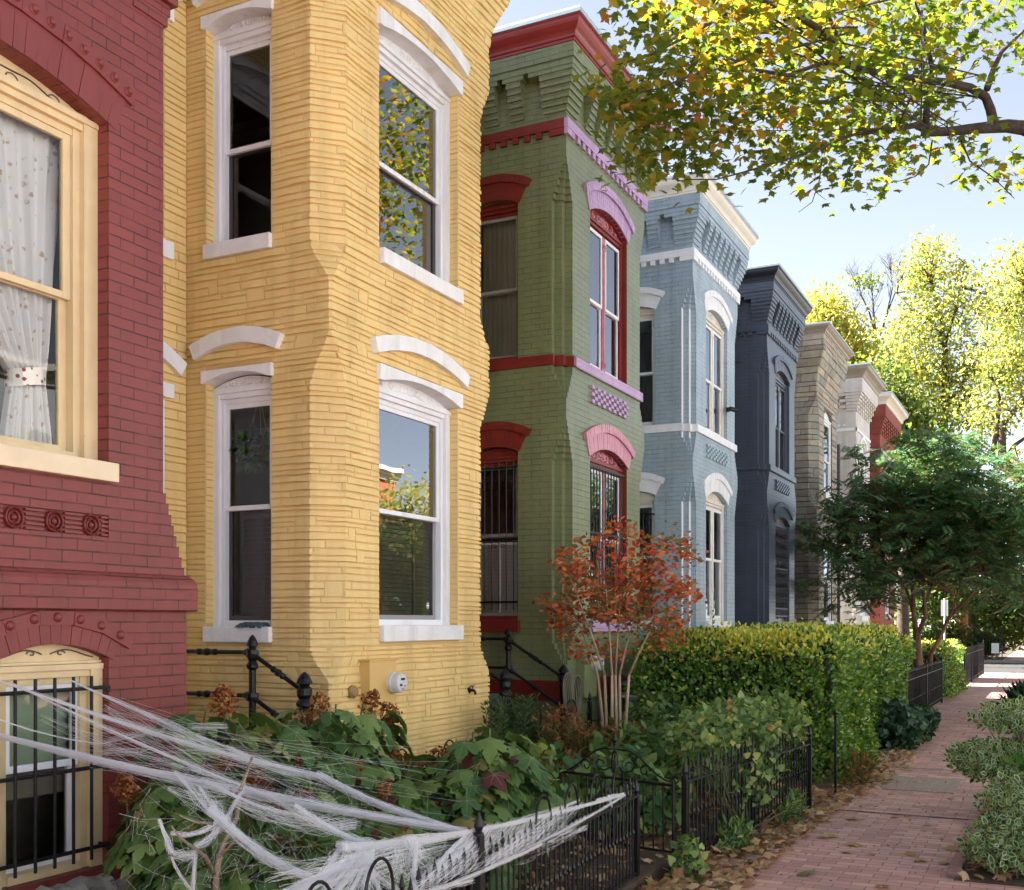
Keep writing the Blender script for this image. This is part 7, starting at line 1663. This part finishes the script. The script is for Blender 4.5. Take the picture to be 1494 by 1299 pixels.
    for i in range(24):
        a = F(random.uniform(490, 680), random.uniform(1218, 1240), -2.55); e = F(random.uniform(390, 660), random.uniform(1255, 1310), -2.45); strand(a, e, 9, .015, .04, .05, random.uniform(-.01, .04), (.0004, .0007))
    # along the fence to the gate
    strand(K, F(908, 1160, -2.5), 120, .008, .011, .009, .012, core=60); strand(K+Vector((0, 0, -.01)), F(845, 1168, -2.5), 24, .01, .02, .010, .02)
    strand(F(600, 1306, -2.36), F(690, 1285, -2.40), 60, .016, .014, .012, .0, core=30); strand(F(640, 1298, -2.38), F(790, 1232, -2.44), 90, .010, .011, .009, .005, core=50); strand(F(770, 1238, -2.44), F(912, 1160, -2.5), 60, .009, .009, .008, .01, core=30); strand(F(800, 1228, -2.45), F(858, 1190, -2.5), 46, .008, .016, .012, .0); strand(F(870, 1168, -2.5), F(910, 1158, -2.52), 50, .010, .014, .008, .0); strand(F(888, 1160, -2.5), F(893, 1178, -2.5), 24, .005, .010, .003, .0)
    for i in range(34):
        q = random.random()**1.4; a = K.lerp(F(905, 1160, -2.5), q*.7); e = F(600, 1300, -2.38).lerp(F(790, 1232, -2.44), min(1, max(0, q*.9+random.uniform(-.25, .25)))); strand(a, e, 8, .015, .035, .03, random.uniform(0, .03), (.0004, .0007))
    for i in range(6):
        a = F(random.uniform(820, 860), random.uniform(1190, 1215), -2.47); e = F(random.uniform(700, 770), random.uniform(1225, 1255), -2.46); strand(a, e, 6, .006, .03, .04, .02, (.0004, .0007))
    strand(F(682, 1216, -2.45), F(630, 1270, -2.42), 40, .008, .010, .014, .0, core=20); strand(F(700, 1215, -2.45), F(600, 1290, -2.4), 30, .02, .04, .05, .02)
    # stray single fibres
    for i in range(60):
        a = W(random.uniform(0, 155), random.uniform(1000, 1100)).lerp(F(random.uniform(300, 500), random.uniform(1090, 1200), -3.5), random.uniform(0, .5)); e = F(random.uniform(300, 680), random.uniform(1090, 1230), -2.9); mid = a.lerp(e, .5)+Vector((random.gauss(0, .04), random.gauss(0, .04), random.gauss(-.02, .05))); fibre([a, a.lerp(mid, .5)+Vector((0, 0, random.gauss(0, .01))), mid, mid.lerp(e, .5)+Vector((0, 0, random.gauss(0, .01))), e], .00045)
    for i in range(110):
        c = F(random.uniform(232, 520), random.uniform(1150, 1290), random.uniform(-3.5, -2.9)); pts = [c]
        for k in range(6): pts.append(pts[-1]+Vector((random.gauss(0, .04), random.gauss(0, .05), random.gauss(0, .04))))
        fibre(pts, .0004)
    me = bpy.data.meshes.new('fibres'); me.from_pydata([tuple(p-Vector(t.location)) for p in V], [], Fq); me.materials.append(m); me.update(); o = bpy.data.objects.new('fibres', me); COL.objects.link(o); o.parent = t; print('web faces', len(Fq))
cobweb()

# ================================================================== ACROSS THE STREET (seen in the window panes)
def far_house(y0, y1, X, brick, label, h=9.0):
    t = empty('row_house', (X+3, (y0+y1)/2, 0), label, 'house', 'houses across the street'); pl = lambda a, n, z: (X-n, a, z)
    holes = []; n = max(1, int((y1-y0)/1.9)); w = (y1-y0)/n
    for i in range(n):
        for z0 in (1.6, 5.0): holes.append(opening(y0+w*(i+.5)-.5, y0+w*(i+.5)+.5, z0, z0+2.0, .15))
    b = MB(); wall(b, pl, [(y0, 0), (y1, 0), (y1, h), (y0, h)], holes, .15)
    b.add([(X, y0, 0), (X+10, y0, 0), (X+10, y0, h), (X, y0, h)], [(0, 1, 2, 3)]); b.add([(X, y1, 0), (X+10, y1, 0), (X+10, y1, h), (X, y1, h)], [(0, 1, 2, 3)]); b.add([(X, y0, h), (X+10, y0, h), (X+10, y1, h), (X, y1, h)], [(0, 1, 2, 3)]); b.build('wall', brick, t)
    for hh in holes:
        a0, a1, z0 = hh[0][0], hh[1][0], hh[0][1]; f = MB(); f.pbox(pl, a0, a1, -.15, -.08, z0, z0+.06); f.pbox(pl, a0, a0+.07, -.15, -.08, z0+.06, z0+2.1); f.pbox(pl, a1-.07, a1, -.15, -.08, z0+.06, z0+2.1); f.pbox(pl, a0+.07, a1-.07, -.15, -.08, z0+1.0, z0+1.06); f.pbox(pl, a0-.06, a1+.06, -.02, .05, z0-.12, z0); w_ = f.build('window', M['white'], t)
        g = MB(); g.add([pl(a0, -.12, z0), pl(a1, -.12, z0), pl(a1, -.12, z0+2.2), pl(a0, -.12, z0+2.2)], [(0, 1, 2, 3)]); g.build('pane', M['far_pane'], w_)
    c = MB()
    for k, (o_, z_) in enumerate(((.1, h-.5), (.2, h-.3), (.4, h-.15))): c.pbox(pl, y0, y1, -.05, o_, z_, z_+.18+.001*k)
    c.build('cornice', M['offwhite'], t)
M['far_pane'] = plain('dark_far_pane', (.03, .035, .04), .08, 0, 3, 0)
far_house(-14, 2, 15, painted_brick('blue_grey_brick', srgb(190, 198, 208), .6, .8), 'pale brick house across the street near the camera')
far_house(2.01, 16, 15, painted_brick('grey_painted_brick', srgb(196, 200, 204), .6, .8), 'pale grey brick house across the street opposite the yellow house')
far_house(16.01, 29, 15, painted_brick('buff_brick', srgb(206, 208, 206), .6, .8), 'light grey brick house across the street opposite the blue house')
far_house(29.01, 36, 15, painted_brick('grey_brick', srgb(180, 184, 190), .7, .85), 'grey brick house across the street beside the orange brick one')
far_house(36.01, 39.5, 15, painted_brick('orange_brick', srgb(186, 110, 78), .7, .85), 'orange brick house with white cornice seen reflected in the yellow house window', 8.3)
for i, (x, y, hh, lab) in enumerate(((12.6, 22.5, 6.5, 'young street tree across the street opposite the green house'), (12.4, 36.7, 7.6, 'yellowing tree across the street seen reflected in the lower yellow house window'), (13.2, 56, 11, 'taller tree across the street behind the yellowing one'), (12.5, 10, 7.5, 'street tree across the street opposite the red house'))):
    p0 = Vector((x, y, 0)); big_tree('street_tree', lab, p0[:], [([p0, p0+Vector((.1, 0, 2.5)), p0+Vector((0, .2, hh*.75))], .2, .05)], [((x, y, hh*.68), (hh*.24, hh*.26, hh*.26), .6), ((x+.5, y+1.0, hh*.5), (hh*.2, hh*.22, hh*.16), .4)], LY if i != 2 else LG, 5200, (.16, .30), M['bark_dark'], .4, group='street trees across the street')
# parked car glimpsed through the shrubs
def car():
    c = empty('parked_car', (-5.7, 72, 0), 'blue grey parked car half hidden behind the far shrubs', 'car'); x0, y0 = -5.7, 72.0
    prof = [(-2.1, .35), (-2.15, .7), (-1.9, .88), (-1.1, .95), (-.6, 1.38), (.75, 1.42), (1.35, 1.0), (2.05, .9), (2.15, .6), (2.1, .35)]
    b = MB(); pl = lambda a, n, z: (x0+a, y0-n, z); b.prism(pl, prof, -.85, .85); b.build('body', plain('blue_grey_car_paint', srgb(70, 92, 116), .25, .05, 3, 0, metal=.3), c, bevel=.06)
    g = MB(); g.prism(pl, [(-1.0, .97), (-.58, 1.33), (.05, 1.36), (.05, .97)], .84, .865); g.prism(pl, [(.12, .97), (.12, 1.36), (.7, 1.37), (1.22, 1.0)], .84, .865); g.build('side_window', M['far_pane'], c)
    for a in (-1.3, 1.35):
        for s in (-1, 1):
            w = MB(); w.lathe((x0+a, y0-s*.84, .32), [(.2, -.1), (.32, -.09), (.32, .09), (.2, .1), (0, .1)], 18, (0, 1, 0)); w.build('wheel', M['iron'], c)
car()
# ================================================================== LIGHT
SUN_EL = 48
SUNV = Vector((-.95, -.05, 0)).normalized()*math.cos(R(SUN_EL))+Vector((0, 0, math.sin(R(SUN_EL))))
sl = bpy.data.lights.new('sun', 'SUN'); sl.energy = 5.0; sl.angle = R(.5); sl.color = (1, .98, .945); so = bpy.data.objects.new('sun', sl); COL.objects.link(so)
so.rotation_euler = (-SUNV).to_track_quat('-Z', 'Y').to_euler(); so.location = SUNV*60
wd = bpy.data.worlds.new('World'); SC.world = wd; wd.use_nodes = True; nt = wd.node_tree; bg = nt.nodes['Background']
sk = nt.nodes.new('ShaderNodeTexSky'); sk.sky_type = 'NISHITA'; sk.sun_disc = False; sk.sun_elevation = R(SUN_EL); sk.sun_rotation = math.atan2(SUNV.x, SUNV.y); sk.air_density = 0.6; sk.dust_density = 0.1; sk.ozone_density = 1.0
hs = nt.nodes.new('ShaderNodeHueSaturation'); hs.inputs['Saturation'].default_value = .5; L(nt, sk.outputs[0], hs.inputs['Color']); L(nt, hs.outputs[0], bg.inputs[0]); bg.inputs[1].default_value = 0.05
SC.view_settings.view_transform = 'Standard'; SC.view_settings.look = 'None'; SC.view_settings.exposure = 2.85; SC.view_settings.gamma = 1.0; SC.view_settings.use_curve_mapping = False
SC.cycles.max_bounces = 8; SC.cycles.diffuse_bounces = 4; SC.cycles.glossy_bounces = 4; SC.cycles.transparent_max_bounces = 12; SC.cycles.transmission_bounces = 4; SC.cycles.caustics_reflective = False; SC.cycles.caustics_refractive = False
try: SC.cycles.use_denoising = True
except Exception: pass
